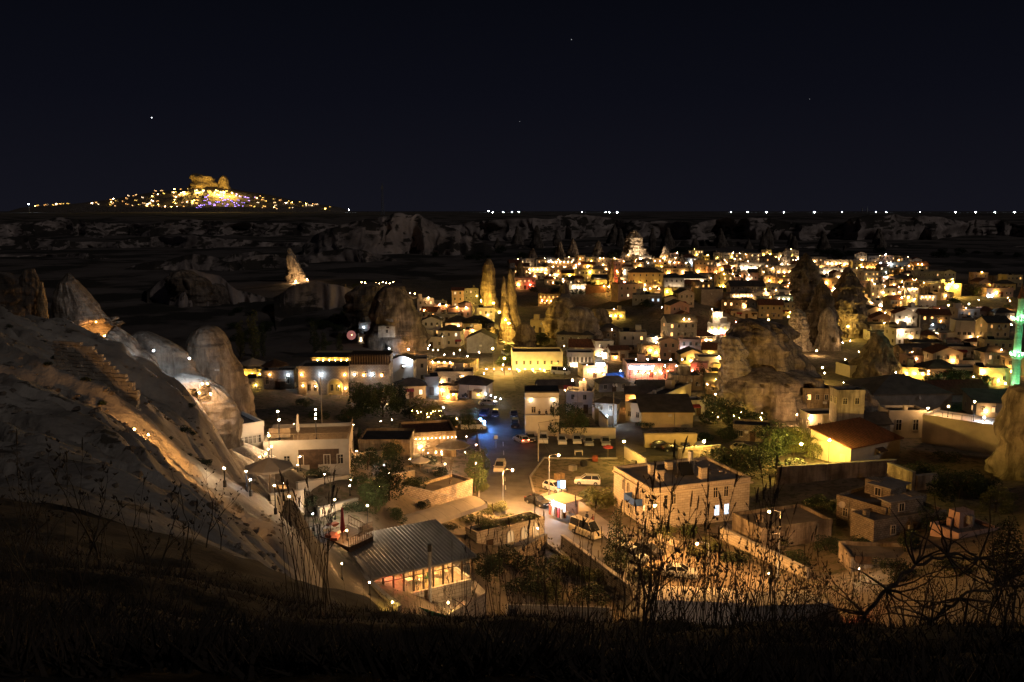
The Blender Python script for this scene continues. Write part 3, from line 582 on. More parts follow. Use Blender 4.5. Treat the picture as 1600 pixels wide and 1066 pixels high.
def crown_mesh(kind, v, m):
    rn = random.Random(v * 13 + 5)
    if kind == 'round': cl = [(rn.uniform(-.34, .34), rn.uniform(-.34, .34), .50 + rn.uniform(-.30, .32), rn.uniform(.14, .30), rn.uniform(.14, .30), rn.uniform(.12, .24)) for _ in range(17)]; n, s = 4200, .026
    elif kind == 'wide': cl = [(rn.uniform(-.5, .5), rn.uniform(-.4, .4), .46 + rn.uniform(-.3, .3), rn.uniform(.12, .28), rn.uniform(.12, .28), rn.uniform(.1, .24)) for _ in range(20)]; n, s = 4600, .024
    elif kind == 'poplar': cl = [(rn.uniform(-.05, .05), rn.uniform(-.05, .05), z, .11 * (1.15 - abs(z - .45)), .11 * (1.15 - abs(z - .45)), .12) for z in np.linspace(.16, .92, 9)]; n, s = 2200, .014
    elif kind == 'cypress': cl = [(rn.uniform(-.02, .02), rn.uniform(-.02, .02), z, .235 * (1 - z) ** .55 * (1 if z > .1 else .8), .235 * (1 - z) ** .55, .10) for z in np.linspace(.06, .93, 12)]; n, s = 3600, .014
    elif kind == 'bush': cl = [(rn.uniform(-.4, .4), rn.uniform(-.35, .35), .25 + rn.uniform(-.1, .25), rn.uniform(.16, .3), rn.uniform(.16, .3), rn.uniform(.12, .25)) for _ in range(9)]; n, s = 1500, .035
    return cached((kind, v, m.name), leafball(v + 50, cl, s, n, m))
def trunk_mesh(kind, v):
    def mk():
        rn = random.Random(v); b = MB()
        if kind in ('poplar', 'cypress'): b.bar((0, 0, -.05), (0, 0, .9), .018, .004, 7)
        elif kind == 'bush':
            for k in range(5): b.bar((0, 0, -.05), (rn.uniform(-.3, .3), rn.uniform(-.3, .3), .4), .015, .005, 5)
        else:
            b.bar((0, 0, -.08), (.01, 0, .3), .035, .024, 8)
            for k in range(7):
                a = k * 2.4 + rn.random(); r = rn.uniform(.2, .4); p = (r * .5 * math.cos(a), r * .5 * math.sin(a), .45 + rn.uniform(0, .08)); b.bar((.01, 0, .27), p, .02, .012, 6)
                for q in range(2): b.bar(p, (p[0] * 1.9 + rn.uniform(-.1, .1), p[1] * 1.9 + rn.uniform(-.1, .1), p[2] + rn.uniform(.1, .35)), .010, .003, 5)
        return b.mesh('trunk', M_bark)
    return cached(('trunk', kind, v), mk)
TREE_N = [0]
def tree(px, py, hpx, label, kind='round', m=None, name='tree', cat='tree', group=None, wide=1.0, at=None, off=0, hm=None):
    p = at or hit(px, py, off); h = hm or hpx * p.y / F; TREE_N[0] += 1; v = TREE_N[0] % 4
    t = thing(name, label, cat, p, R.uniform(0, 6.28), group); t.scale = (h * wide, h * wide, h); t['_px'] = (px, py - hpx / 2)
    obj('trunk' if kind != 'bush' else 'stems', trunk_mesh(kind, v % 2), t); obj('crown' if kind != 'bush' else 'foliage', crown_mesh(kind, v, m or M_leaf), t); return t
def bare_mesh(v, depth=5, m=None, r0=.03, spread=.55, up=.2):
    def mk():
        rn = random.Random(v); b = MB()
        def br(p, d, L, r, k):
            q = p
            for s in range(2):
                d = (d + Vector((rn.uniform(-.2, .2), rn.uniform(-.2, .2), rn.uniform(-.1, .2)))).normalized(); q2 = q + d * L / 2; b.bar(q, q2, r, r * .8, 5); r *= .8; q = q2
            if k:
                for _ in range(rn.choice((2, 3))):
                    nd = (d + Vector((rn.uniform(-1, 1), rn.uniform(-1, 1), rn.uniform(-.5, .8) + up)) * spread).normalized(); br(q, nd, L * rn.uniform(.6, .85), r * .75, k - 1)
        br(Vector((0, 0, -.03)), Vector((0, 0, 1)), .3, r0, depth); return b.mesh('branches', m or M_bark)
    return cached(('bare', v, depth, (m or M_bark).name, r0), mk)
# ---------------------------------------------------------------- cars
def car_parts(kind, pm):
    """profile lofted across the width, with glass, lamps and wheels as parts; length runs along x, nose at +x"""
    L, Wd, prof, cab = {
        'sedan': (4.5, 1.78, [(-2.25, .35), (-2.2, .85), (-1.5, .98), (1.0, .98), (2.05, .80), (2.25, .55), (2.2, .3)], [(-1.75, .98), (-1.05, 1.42), (.25, 1.44), (1.05, .98)]),
        'hatch': (4.1, 1.75, [(-2.05, .35), (-2.05, .95), (1.0, 1.0), (1.9, .82), (2.05, .55), (2.0, .3)], [(-1.95, .95), (-1.6, 1.48), (.2, 1.5), (1.05, 1.0)]),
        'suv': (4.5, 1.86, [(-2.2, .42), (-2.22, 1.05), (1.05, 1.08), (2.1, .95), (2.25, .6), (2.2, .35)], [(-2.1, 1.05), (-1.75, 1.66), (.3, 1.68), (1.15, 1.08)]),
        'van': (5.4, 1.95, [(-2.7, .4), (-2.7, 1.25), (1.7, 1.2), (2.5, 1.0), (2.7, .65), (2.65, .35)], [(-2.68, 1.25), (-2.6, 2.25), (1.1, 2.3), (2.0, 1.15)])}[kind]
    def loft(prof, y, taper, b, zb):
        top = [(x, -y, z) for x, z in prof], [(x, y, z) for x, z in prof]
        n = len(prof)
        for i in range(n - 1): b.quad(top[0][i], top[1][i], top[1][i + 1], top[0][i + 1])
        return top
    hw = Wd / 2
    def body():
        b = MB(); n = len(prof); cap = [(x, z) for x, z in prof]
        for sgn in (-1, 1):
            lo = [(x, sgn * hw * .93, z) for x, z in cap]; mid = [(x, sgn * hw, max(z - .22, .3)) for x, z in cap]
        # cross section rings along the profile outline
        L0 = [(x, -hw * .90, z) for x, z in cap]; R0 = [(x, hw * .90, z) for x, z in cap]; L1 = [(x * .985, -hw, max(.28, z - .16)) for x, z in cap]; R1 = [(x * .985, hw, max(.28, z - .16)) for x, z in cap]; L2 = [(x * .97, -hw * .95, .24) for x, z in cap]; R2 = [(x * .97, hw * .95, .24) for x, z in cap]
        for i in range(n - 1):
            b.quad(L0[i], R0[i], R0[i + 1], L0[i + 1]); b.quad(L1[i], L0[i], L0[i + 1], L1[i + 1]); b.quad(L2[i], L1[i], L1[i + 1], L2[i + 1])
            b.quad(R0[i], R1[i], R1[i + 1], R0[i + 1]); b.quad(R1[i], R2[i], R2[i + 1], R1[i + 1]); b.quad(L2[i + 1], R2[i + 1], R2[i], L2[i])
        cb = cab; a = [(x, -hw * (.86 if k in (0, 3) else .72), z) for k, (x, z) in enumerate(cb)]; c = [(x, hw * (.86 if k in (0, 3) else .72), z) for k, (x, z) in enumerate(cb)]
        b.quad(a[1], c[1], c[2], a[2])
        for p, q in ((a[0], a[1]), (a[3], a[2]), (c[0], c[1]), (c[3], c[2])): b.bar(p, q, .045, n=4)
        mx = (cb[1][0] + cb[2][0]) / 2
        for sgn in (-1, 1): b.bar((mx, sgn * hw * .875, cb[0][1]), (mx, sgn * hw * .73, cb[1][1]), .05, n=4)
        for sgn in (-1, 1): b.box(cb[3][0] - .35, sgn * hw - (.02 if sgn > 0 else .16), 1.0, cb[3][0] - .2, sgn * hw + (.16 if sgn > 0 else .02), 1.12)
        return b.mesh('body', pm)
    def glass():
        b = MB(); a = [(x, -hw * (.85 if k in (0, 3) else .71), z - (.01 if k in (1, 2) else 0)) for k, (x, z) in enumerate(cab)]; c = [(x, -y, z) for x, y, z in a]
        b.quad(a[0], c[0], c[1], a[1]); b.quad(a[2], c[2], c[3], a[3]); b.quad(a[3], a[0], a[1], a[2]); b.quad(c[0], c[3], c[2], c[1]); return b.mesh('windows', M_glass)
    def wheel():
        b = MB(); r = .34 if kind in ('suv', 'van') else .31; b.bar((0, -.11, 0), (0, .11, 0), r, n=16); return b.mesh('wheel', M_rub), r
    def rim():
        b = MB(); b.bar((0, -.125, 0), (0, .125, 0), .19, n=12); return b.mesh('rim', M_steel)
    return dict(L=L, hw=hw, body=cached((kind, pm.name, 'b'), body), glass=cached((kind, 'g'), glass), wheel=cached((kind, 'w'), wheel), rim=cached('rim', rim))
def lampbox(m): return cached(('lb', m.name), lambda: MB().box(-.04, -.17, -.07, .04, .17, .07).mesh('lamp', m))
M_headoff, M_tailoff = paint('headlight_glass', (.5, .5, .5), .15), paint('tail_light_red', (.25, .01, .01), .2)
def car(p, rz, kind, colr, label, group='parked cars', name='parked_car', cat='car', heads=None, tails=None, cut=False):
    pm = paint('car_paint_%d_%d_%d' % tuple(int(c * 100) for c in colr), colr, .3, .2, .6); k = car_parts(kind, pm)
    t = thing(name, label, cat, p, rz, group); t['_px'] = pix(p)
    obj('body', k['body'], t); obj('windows', k['glass'], t); wm, r = k['wheel']; x0 = k['L'] * .31
    for sx in (-1, 1):
        for sy in (-1, 1):
            wv = obj('wheel', wm, t, (sx * x0, sy * (k['hw'] - .1), r)); obj('rim', k['rim'], wv)
    zt = .72 if kind != 'van' else .85
    for sy in (-1, 1):
        obj('headlight', lampbox(M_headoff if not heads else emat('headlight_on', (1, .92, .8), heads, True)), t, (k['L'] / 2 - .1, sy * k['hw'] * .68, zt - .08))
        obj('tail_light', lampbox(M_tailoff if not tails else emat('tail_light_on', (1, .06, .03), tails, True)), t, (-k['L'] / 2 + .0, sy * k['hw'] * .72, zt + .1))
    q = MB().box(-.01, -.26, -.06, .01, .26, .06).mesh('number_plate', M_white) if 'plate' not in _cache else _cache['plate']; _cache['plate'] = q
    obj('number_plate', q, t, (k['L'] / 2 + .0, 0, .45)); return t
def pcar(px, py, heading, *a, **k): p = hit(px, py, 0); p.z += .17; return car(p, math.radians(heading), *a, **k)
# ---------------------------------------------------------------- furniture
def post_lamp(px, py, h, col, P, label, r=.18, name='garden_lamp', cat='lamp', group='garden lamps', dmin=34, arm=0, at=None):
    p = Vector(at) if at is not None else hit(px, py, h, dmin); z0 = p.z - h
    t = thing(name, label, cat, (p.x, p.y, z0), 0, group); t['_px'] = (px, py)
    b = MB(); b.lathe([(.12, -.3), (.12, .12), (.05, .2), (.04, h - r * .9)], 8); 
    if arm: b.bar((0, 0, h - .1), (-arm, -.3, h + .15), .04, .03); b.box(-arm - .35, -.42, h + .1, -arm + .2, -.18, h + .2)
    obj('pole', b.mesh('pole', M_steel if arm else M_metal), t)
    bulb('globe' if not arm else 'lamp_head', t, (-arm, -.3 if arm else 0, h + (-.12 if arm else 0)), P, r, col); return t
def parasol(p, r, h, m, label, closed=False, rz=0, group='parasols'):
    t = thing('parasol', label, 'parasol', p, rz, group); t['_px'] = pix(p)
    obj('pole', MB().bar((0, 0, -.3), (0, 0, h), .035).mesh('pole', M_woodl), t)
    b = MB()
    if closed: b.lathe([(.02, h + .1), (.10, h - .1), (.16, h * .7), (.26, h * .38), (.12, h * .3)], 10)
    else:
        n = 8
        for i in range(n):
            a, c = 2 * PI * i / n, 2 * PI * (i + 1) / n; A, Bq = (r * math.cos(a), r * math.sin(a), h - r * .38), (r * math.cos(c), r * math.sin(c), h - r * .38)
            b.poly([(0, 0, h), A, Bq]); b.quad(A, (A[0], A[1], A[2] - .16), (Bq[0], Bq[1], Bq[2] - .16), Bq)
    obj('canopy', b.mesh('canopy', m), t); return t
def table_set(p, label, rz=0):
    t = thing('table', label, 'table', p, rz, 'terrace tables'); b = MB(); b.box(-.5, -.5, .70, .5, .5, .75); obj('table_top', b.mesh('table_top', M_woodl), t)
    obj('leg', cached('tleg', lambda: MB().lathe([(.25, 0), (.05, .06), (.05, .7)], 8).mesh('leg', M_metal)), t); return t
def railing(name, pts, h, m, label, cat='railing', step=.5, r=.025, group=None, slat=None):
    """posts, balusters and rails between ground points"""
    o0 = Vector(pts[0]); t = thing(name, label, cat, o0, 0, group); t['_px'] = pix(o0); bal = MB(); rails = MB()
    for a, b in zip(pts, pts[1:]):
        a, b = Vector(a) - o0, Vector(b) - o0; n = max(1, int((b - a).length / step))
        rails.bar(a + Vector((0, 0, h)), b + Vector((0, 0, h)), r * 1.4); rails.bar(a + Vector((0, 0, h * .15)), b + Vector((0, 0, h * .15)), r)
        for i in range(n + 1):
            p = a.lerp(b, i / n); obj('baluster', cached(('bal', h, m.name, r), lambda: MB().bar((0, 0, -.1), (0, 0, h), r).mesh('baluster', m)), t, p)
    obj('rail', rails.mesh('rail', m), t); return t
def person(p, rz, label, pose='stand', m=None, hm=1.7):
    s = hm / 1.7; t = thing('person', label, 'person', p, rz); t['_px'] = pix(p)
    J = {'pel': (0, 0, .95), 'che': (0, 0, 1.28), 'nec': (0, 0, 1.47), 'hea': (0, -.02, 1.60), 'top': (0, -.01, 1.70), 'shl': (.19, 0, 1.42), 'ell': (.25, .02, 1.14), 'hal': (.23, -.08, .88), 'shr': (-.19, 0, 1.42), 'elr': (-.25, .02, 1.14), 'har': (-.22, -.1, .9),
         'hil': (.1, 0, .9), 'knl': (.11, -.03, .5), 'anl': (.12, .02, .08), 'tol': (.12, -.16, .03), 'hir': (-.1, 0, .9), 'knr': (-.11, .02, .5), 'anr': (-.13, .05, .08), 'tor': (-.13, -.13, .03)}
    if pose == 'sit':
        J.update(knl=(.12, -.42, .93), anl=(.12, -.42, .5), tol=(.12, -.58, .46), knr=(-.12, -.42, .93), anr=(-.12, -.42, .5), tor=(-.12, -.58, .46), hal=(.16, -.36, 1.06), har=(-.16, -.36, 1.06), ell=(.26, -.08, 1.12), elr=(-.26, -.08, 1.12)); J = {k: (x, y, z - .48) for k, (x, y, z) in J.items()}
    Rr = dict(pel=.15, che=.15, nec=.06, hea=.095, top=.07, shl=.065, ell=.045, hal=.04, shr=.065, elr=.045, har=.04, hil=.095, knl=.062, anl=.045, tol=.04, hir=.095, knr=.062, anr=.045, tor=.04)
    K = list(J); E = [('pel', 'che'), ('che', 'nec'), ('nec', 'hea'), ('hea', 'top'), ('che', 'shl'), ('shl', 'ell'), ('ell', 'hal'), ('che', 'shr'), ('shr', 'elr'), ('elr', 'har'), ('pel', 'hil'), ('hil', 'knl'), ('knl', 'anl'), ('anl', 'tol'), ('pel', 'hir'), ('hir', 'knr'), ('knr', 'anr'), ('anr', 'tor')]
    me = bpy.data.meshes.new('body'); me.from_pydata([Vector(J[k]) * s for k in K], [(K.index(a), K.index(b)) for a, b in E], []); me.materials.append(m or M_cloth)
    o = obj('body', me, t); md = o.modifiers.new('skin', 'SKIN'); me.skin_vertices or None
    for i, k in enumerate(K): me.skin_vertices[0].data[i].radius = (Rr[k] * s, Rr[k] * s * .85)
    me.skin_vertices[0].data[0].use_root = True; o.modifiers.new('sub', 'SUBSURF').levels = 1
    c = J['hea']; hd = MB().lathe([(.001, .13), (.06, .115), (.098, .04), (.095, -.03), (.06, -.10), (.001, -.125)], 12); ho = obj('head', hd.mesh('head', M_skin, True), t, (c[0] * s, (c[1] - .012) * s, (c[2] + .04) * s)); 
    hr = MB().lathe([(.001, .145), (.07, .125), (.108, .05), (.104, .0)], 12); obj('hair', hr.mesh('hair', M_cloth, True), ho, (0, .02, 0)); return t
# ================================================================ far things
LM = {}   # landmarks for the wording of labels: phrase -> pixel
def front_of(rows, d, depth, px, py):
    rows = sorted(rows); zz = [W(0, r[0], d).z for r in rows][::-1]; p = W(px, py, d)
    cxs = [(W(r[1], r[0], d).x + W(r[2], r[0], d).x) / 2 for r in rows][::-1]; rr = [abs(W(r[2], r[0], d).x - W(r[1], r[0], d).x) / 2 for r in rows][::-1]
    c, r = np.interp(p.z, zz, cxs), np.interp(p.z, zz, rr); nx = max(-.98, min(.98, (p.x - c) / max(r, .1)))
    return Vector((p.x, d - min(depth * math.sqrt(r * max(rr)), depth * max(rr)) * math.sqrt(1 - nx * nx), p.z))
UH = [(331, 20, 545), (324, 45, 525), (319, 120, 490), (312, 180, 450), (304, 225, 415), (300, 250, 385), (297, 285, 368)]
rock('castle_hill', 'long low hill with a rock castle on top on the horizon', 'hill', 3900, UH, M_tuffdark, .35, .012, 3, 72, 30, 30)
c1 = rock('castle_rock', 'broad jagged rock castle lit gold, highest point of the horizon', 'rock castle', 3870, [(272, 304, 312), (277, 301, 331), (284, 301, 337), (292, 298, 342), (300, 285, 348), (306, 275, 352)], M_tuffgold, .6, .19, 5, 64, 40, 10)
c2 = rock('castle_rock', 'narrower pointed rock tower lit gold beside the broad castle rock', 'rock castle', 3870, [(275, 346, 353), (282, 343, 356), (291, 341, 358), (300, 338, 364), (306, 334, 370)], M_tuffgold, .7, .08, 9, 40, 26, 10)
for o, pts in ((c1, ((288, 306), (310, 304), (335, 303), (350, 304))), (c2, ((345, 302), (362, 301)))):
    for x, y in pts:
        p = W(x, 301, 3745); bulb('floodlight', o, p - o.location, 170000, .7, 'yellow')
def far_house(px, py, col, wd, nb, lab, grp):
    p = front_of(UH, 3900, .35, px, py + 1.2); s = p.y / F; w_, h_ = wd * s, R.uniform(1.8, 3.0) * s
    t = thing('hill_house', lab, 'house', p, 0, grp); t['_px'] = (px, py); t['_share'] = 1
    b = MB(); b.box(-w_ / 2, 0, -6, w_ / 2, 8, h_); obj('wall', b.mesh('wall', M_plaster), t)
    for k in range(nb): bulb('wall_lamp', t, ((k + .5) / nb * w_ - w_ / 2, -2.5, h_ * R.uniform(.3, .9)), (R.uniform(90, 260) * (1.5 if col == 'purple' else 1) if R.random() < .8 or col == 'purple' else 2500), R.uniform(.8, 1.5), col)
for i in range(185):
    x = R.gauss(345, 75) if i < 140 else R.uniform(60, 520)
    if not 50 < x < 525: continue
    y0 = np.interp(x, [50, 120, 180, 225, 260, 300, 350, 380, 415, 450, 490, 525], [320, 317, 310, 303, 297, 293, 296, 302, 306, 312, 318, 324])
    y = R.uniform(y0, 322 if x < 250 else 326)
    pur = 335 < x < 412 and y > 304
    far_house(x, y, 'purple' if pur else R.choice(('yellow', 'yellow', 'orange', 'warm', 'orange', 'white')), R.uniform(2.5, 5), R.choice((1, 2, 2)),
              'tiny violet-lit hotel building on the slope below the castle rock' if pur else 'tiny lamplit house on the slope of the far castle hill', 'purple lit buildings on the far hill' if pur else 'lit houses on the far castle hill')
for k, (x, y, s) in enumerate([(45, 319, 1), (545, 328, .8), (763, 330, .6), (770, 337, 1.2), (786, 337, 1), (800, 337, .8), (811, 336, 1.2), (909, 337, .7), (946, 338, .9), (952, 338, .8), (964, 338, 1.5), (1142, 337, .7), (1168, 338, 1), (1197, 338, 1.5), (1224, 338, .7), (1272, 337, 2), (1315, 336, .9), (1368, 336, 1.1), (1384, 336, 1), (1437, 337, .6), (1492, 337, 2), (1524, 337, 1.8), (1554, 337, 1.7), (1585, 337, 1.6)]):
    p = W(x, y, 3300); z = Hs(p.x, p.y, True); t = thing('floodlight_mast', 'bluish white light mast on the rim of the plateau along the horizon', 'lamp', (p.x, p.y, z), 0, 'light masts on the horizon'); t['_share'] = 1
    obj('pole', MB().bar((0, 0, -2), (0, 0, max(1, p.z - z)), .5).mesh('pole', M_steel), t); bulb('lamp_head', t, (0, -1, max(1, p.z - z)), 22000 * s, 1.5 * s ** .7, 'cool')
p = W(1340, 338, 3350); t = thing('long_building', 'long low white-lit building on the plateau rim', 'building', p, 0)
b = MB(); b.box(-55, 0, -8, 30, 20, 5); obj('wall', b.mesh('wall', M_white), t); obj('roof', MB().box(-56, -1, 5, 31, 21, 6.2).mesh('roof', M_roof), t)
for k in range(6): bulb('wall_lamp', t, (-50 + k * 15, -4, 3), 4000, 1.1, 'cool')
p = W(1350, 337, 3300); t = thing('mosque', 'small dark mosque with two thin minarets on the horizon', 'mosque', p, 0); b = MB(); b.lathe([(9, -8), (9, 4), (6, 9), (0.1, 11)], 16); obj('dome', b.mesh('dome', M_tuffdark), t)
for sx in (-8, 10): obj('minaret', MB().lathe([(1.6, -8), (1.6, 22), (2.4, 22.5), (1.3, 24), (.1, 34)], 8, (sx, 0)).mesh('minaret', M_tuffdark), t)
p = W(598, 332, 2400); t = thing('radio_mast', 'tall dark lattice radio mast standing on the horizon', 'mast', p, 0); b = MB(); hh = 76
for i in range(4):
    a = PI / 4 + i * PI / 2; b.bar((5 * math.cos(a), 5 * math.sin(a), -10), (1.2 * math.cos(a), 1.2 * math.sin(a), hh), .8, .5, 4)
obj('frame', b.mesh('frame', M_steel), t); b = MB()
for k in range(12):
    z0, z1 = k * 6, k * 6 + 6; r0, r1 = 5 - 3.8 * z0 / hh, 5 - 3.8 * z1 / hh
    b.bar((-r0 * .7, -r0 * .7, z0), (r1 * .7, -r1 * .7, z1), .4, n=4); b.bar((r0 * .7, -r0 * .7, z0), (-r1 * .7, -r1 * .7, z1), .4, n=4)
obj('brace', b.mesh('brace', M_steel), t); b = MB(); b.box(-2.6, -2.6, 60, 2.6, 2.6, 68); obj('antenna_box', b.mesh('antenna_box', M_conc), t)
for x, y, r, s in ((237, 184, 7, 5), (893, 62, 5, .5), (812, 190, 4, .3), (1265, 155, 4, .3)):
    o = obj('star', cached(('star', s), lambda: ico_mesh(emat('star_%g' % s, (.9, .93, 1), s, False))), None, W(x, y, 11000), 0, r * 1.0); tag(o, 'bright lone star above the far castle hill' if s == 5 else 'faint pinprick star in the dark sky', 'star', None if s == 5 else 'faint stars'); o['_share'] = 1
# ================================================================ fairy chimneys and rock masses
def D(px, py): return hit(px, py).y
def fl(px, py, d, P, col, r=.3, rk=None, lab=None, back=0):
    p = W(px, py, d)
    if rk is not None: bulb('floodlight', rk, p - rk.location, P, r, col)
    else: t = thing('ground_floodlight', lab, 'lamp', p, 0, 'ground floodlights'); t['_px'] = (px, py); obj('stake', MB().bar((0, 0, -1.2), (0, 0, -r * .8), .04).mesh('stake', M_metal), t); bulb('bulb', t, (0, 0, 0), P, r, col)
d0 = D(460, 439)
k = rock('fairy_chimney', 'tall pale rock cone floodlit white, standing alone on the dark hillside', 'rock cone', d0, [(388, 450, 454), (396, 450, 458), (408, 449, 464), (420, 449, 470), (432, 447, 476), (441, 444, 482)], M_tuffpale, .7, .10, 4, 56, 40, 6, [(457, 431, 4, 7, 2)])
fl(462, 440, d0 - 12, 4200, 'warm', .2, k); fl(480, 437, d0 - 4, 900, 'warm', .25, k); LM['lone floodlit cone'] = (460, 415)
d0 = D(765, 480)
k = rock('fairy_chimney', 'thick round rock tower with pointed cap, lit golden', 'rock tower', d0, [(405, 761, 766), (413, 756, 770), (426, 752, 774), (429, 753, 773), (445, 751, 775), (465, 751, 775), (482, 749, 782), (500, 745, 790)], M_tuffgold, .9, .05, 14, 64, 60, 5)
fl(752, 470, d0 - 12, 6500, 'yellow', .2, k); fl(771, 474, d0 - 13, 4200, 'yellow', .2, k); LM['golden rock tower'] = (763, 440)
d0 = D(795, 530)
k = rock('fairy_chimney', 'jagged narrow rock spire glowing yellow beside the golden street', 'rock spire', d0, [(432, 786, 788), (445, 784, 791), (470, 783, 793), (500, 782, 797), (520, 780, 806), (532, 778, 812)], M_tuffgold, .8, .14, 17, 56, 50, 5)
fl(783, 532, d0 - 12, 3600, 'yellow', .22, k); fl(802, 530, d0 - 10, 1600, 'yellow', .22, k)
k = rock('fairy_chimney', 'taller grey-brown rock spire leaning close behind the yellow spire', 'rock spire', d0 + 6, [(420, 795, 798), (432, 793, 803), (455, 792, 806), (485, 793, 808), (515, 790, 815), (530, 786, 822)], M_tuffgold, .8, .10, 21, 56, 50, 5)
fl(790, 500, d0 - 4, 500, 'yellow', .2, k); LM['yellow rock spires'] = (792, 475)
rock('fairy_chimney', 'wide reddish rock cone behind the yellow spires', 'rock cone', D(812, 448), [(408, 811, 815), (420, 806, 819), (432, 804, 822), (446, 803, 824)], M_tuffgold, .8, .07, 23)
d0 = D(993, 408)
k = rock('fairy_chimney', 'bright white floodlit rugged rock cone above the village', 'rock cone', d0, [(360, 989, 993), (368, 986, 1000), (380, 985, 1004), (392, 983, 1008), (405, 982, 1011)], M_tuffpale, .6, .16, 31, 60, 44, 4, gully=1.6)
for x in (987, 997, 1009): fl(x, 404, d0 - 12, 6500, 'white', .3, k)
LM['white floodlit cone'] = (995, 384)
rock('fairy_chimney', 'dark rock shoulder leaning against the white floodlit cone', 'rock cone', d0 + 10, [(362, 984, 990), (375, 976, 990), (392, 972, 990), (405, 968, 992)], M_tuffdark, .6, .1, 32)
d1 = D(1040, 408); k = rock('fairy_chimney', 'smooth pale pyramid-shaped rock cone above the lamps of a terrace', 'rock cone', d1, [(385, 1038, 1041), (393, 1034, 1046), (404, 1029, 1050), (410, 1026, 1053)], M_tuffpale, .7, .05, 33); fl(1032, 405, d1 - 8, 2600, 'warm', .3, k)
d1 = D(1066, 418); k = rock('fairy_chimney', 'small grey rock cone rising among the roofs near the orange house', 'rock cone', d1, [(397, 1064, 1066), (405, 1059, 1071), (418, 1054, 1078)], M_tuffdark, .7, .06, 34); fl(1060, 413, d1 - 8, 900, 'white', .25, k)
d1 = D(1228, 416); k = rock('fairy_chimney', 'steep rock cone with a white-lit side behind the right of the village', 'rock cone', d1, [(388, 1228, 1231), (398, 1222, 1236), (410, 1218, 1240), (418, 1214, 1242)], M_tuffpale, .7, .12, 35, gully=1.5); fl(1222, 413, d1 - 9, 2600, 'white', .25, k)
for i, (px, top, w_, base, lab) in enumerate([(875, 378, 11, 408, 'dark cone behind the terrace hotel'), (895, 372, 14, 408, 'broad dark cone behind the terrace hotel with light masts'), (832, 388, 9, 410, 'dark rock cone at the edge of the village behind the tower'), (935, 376, 12, 405, 'squat dark rock block on the slope above the village'), (958, 405, 9, 455, 'tall slim rock cone lit ochre among the houses'), (720, 350, 9, 372, 'small dark rock knob on the hill crest'), (735, 375, 17, 395, 'rounded dark outcrop at the end of the bare hill'), (905, 425, 0, 0, '')]):
    if not w_: continue
    dd_ = D(px, base); k = rock('fairy_chimney', lab, 'rock cone', dd_, [(top, px - 1.5, px + 1.5), (top + (base - top) * .3, px - w_ * .45, px + w_ * .42), (top + (base - top) * .7, px - w_ * .8, px + w_ * .75), (base, px - w_, px + w_)], M_tuffdark if px != 958 else M_tuffgold, .7, .09, 40 + i, 48, 34, 4)
    if px == 958: fl(952, 448, dd_ - 7, 1500, 'yellow', .22, k)
# row of dim rocks under the far cliff
for i in range(26):
    x = R.uniform(640, 1595); h_ = R.uniform(14, 34); y = R.uniform(372, 402); w_ = h_ * R.uniform(.3, .5)
    rock('fairy_chimney', 'dim rock cone below the dark cliffs behind the village', 'rock cone', R.uniform(900, 1080), [(y - h_, x - 2, x + 2), (y - h_ * .6, x - w_ * .5, x + w_ * .5), (y, x - w_, x + w_)], M_tuffdark, .7, .1, 60 + i, 28, 20, 16, group='rock cones below the cliffs')['_share'] = 1
# the big right-hand group
def big(lab, rows, d, m, amp, seed, ops=(), **k): return rock('fairy_chimney', lab, 'rock cone', d, rows, m, .8, amp * 1.25, seed, 150, 120, 6, ops, **k)
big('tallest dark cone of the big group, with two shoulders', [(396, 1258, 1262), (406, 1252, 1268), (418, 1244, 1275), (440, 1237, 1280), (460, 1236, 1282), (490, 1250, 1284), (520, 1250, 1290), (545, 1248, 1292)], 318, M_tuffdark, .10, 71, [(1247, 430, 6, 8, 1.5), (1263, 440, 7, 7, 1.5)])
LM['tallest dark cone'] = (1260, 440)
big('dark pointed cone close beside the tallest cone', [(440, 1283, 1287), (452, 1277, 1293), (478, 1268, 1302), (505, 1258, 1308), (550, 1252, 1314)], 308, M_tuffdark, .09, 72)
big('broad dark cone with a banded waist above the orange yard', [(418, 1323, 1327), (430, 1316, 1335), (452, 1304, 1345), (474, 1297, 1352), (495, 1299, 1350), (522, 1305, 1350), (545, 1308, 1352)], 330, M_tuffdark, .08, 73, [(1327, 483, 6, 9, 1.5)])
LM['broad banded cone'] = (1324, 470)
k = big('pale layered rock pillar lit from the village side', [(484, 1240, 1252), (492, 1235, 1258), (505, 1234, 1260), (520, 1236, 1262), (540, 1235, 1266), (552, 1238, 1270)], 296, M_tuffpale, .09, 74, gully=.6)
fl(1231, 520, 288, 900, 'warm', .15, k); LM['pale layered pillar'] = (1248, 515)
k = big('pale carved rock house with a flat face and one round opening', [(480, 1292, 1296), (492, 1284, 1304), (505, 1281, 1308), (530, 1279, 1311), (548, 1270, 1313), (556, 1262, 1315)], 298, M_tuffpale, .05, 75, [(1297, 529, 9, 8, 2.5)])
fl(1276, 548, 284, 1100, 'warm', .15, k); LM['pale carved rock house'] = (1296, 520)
big('dark pyramid rock with a folded flank above the flat-roofed wall', [(516, 1370, 1374), (530, 1362, 1383), (550, 1350, 1392), (568, 1335, 1400), (592, 1328, 1412), (610, 1320, 1420)], 248, M_tuffdark, .09, 76); LM['dark pyramid rock'] = (1375, 555)
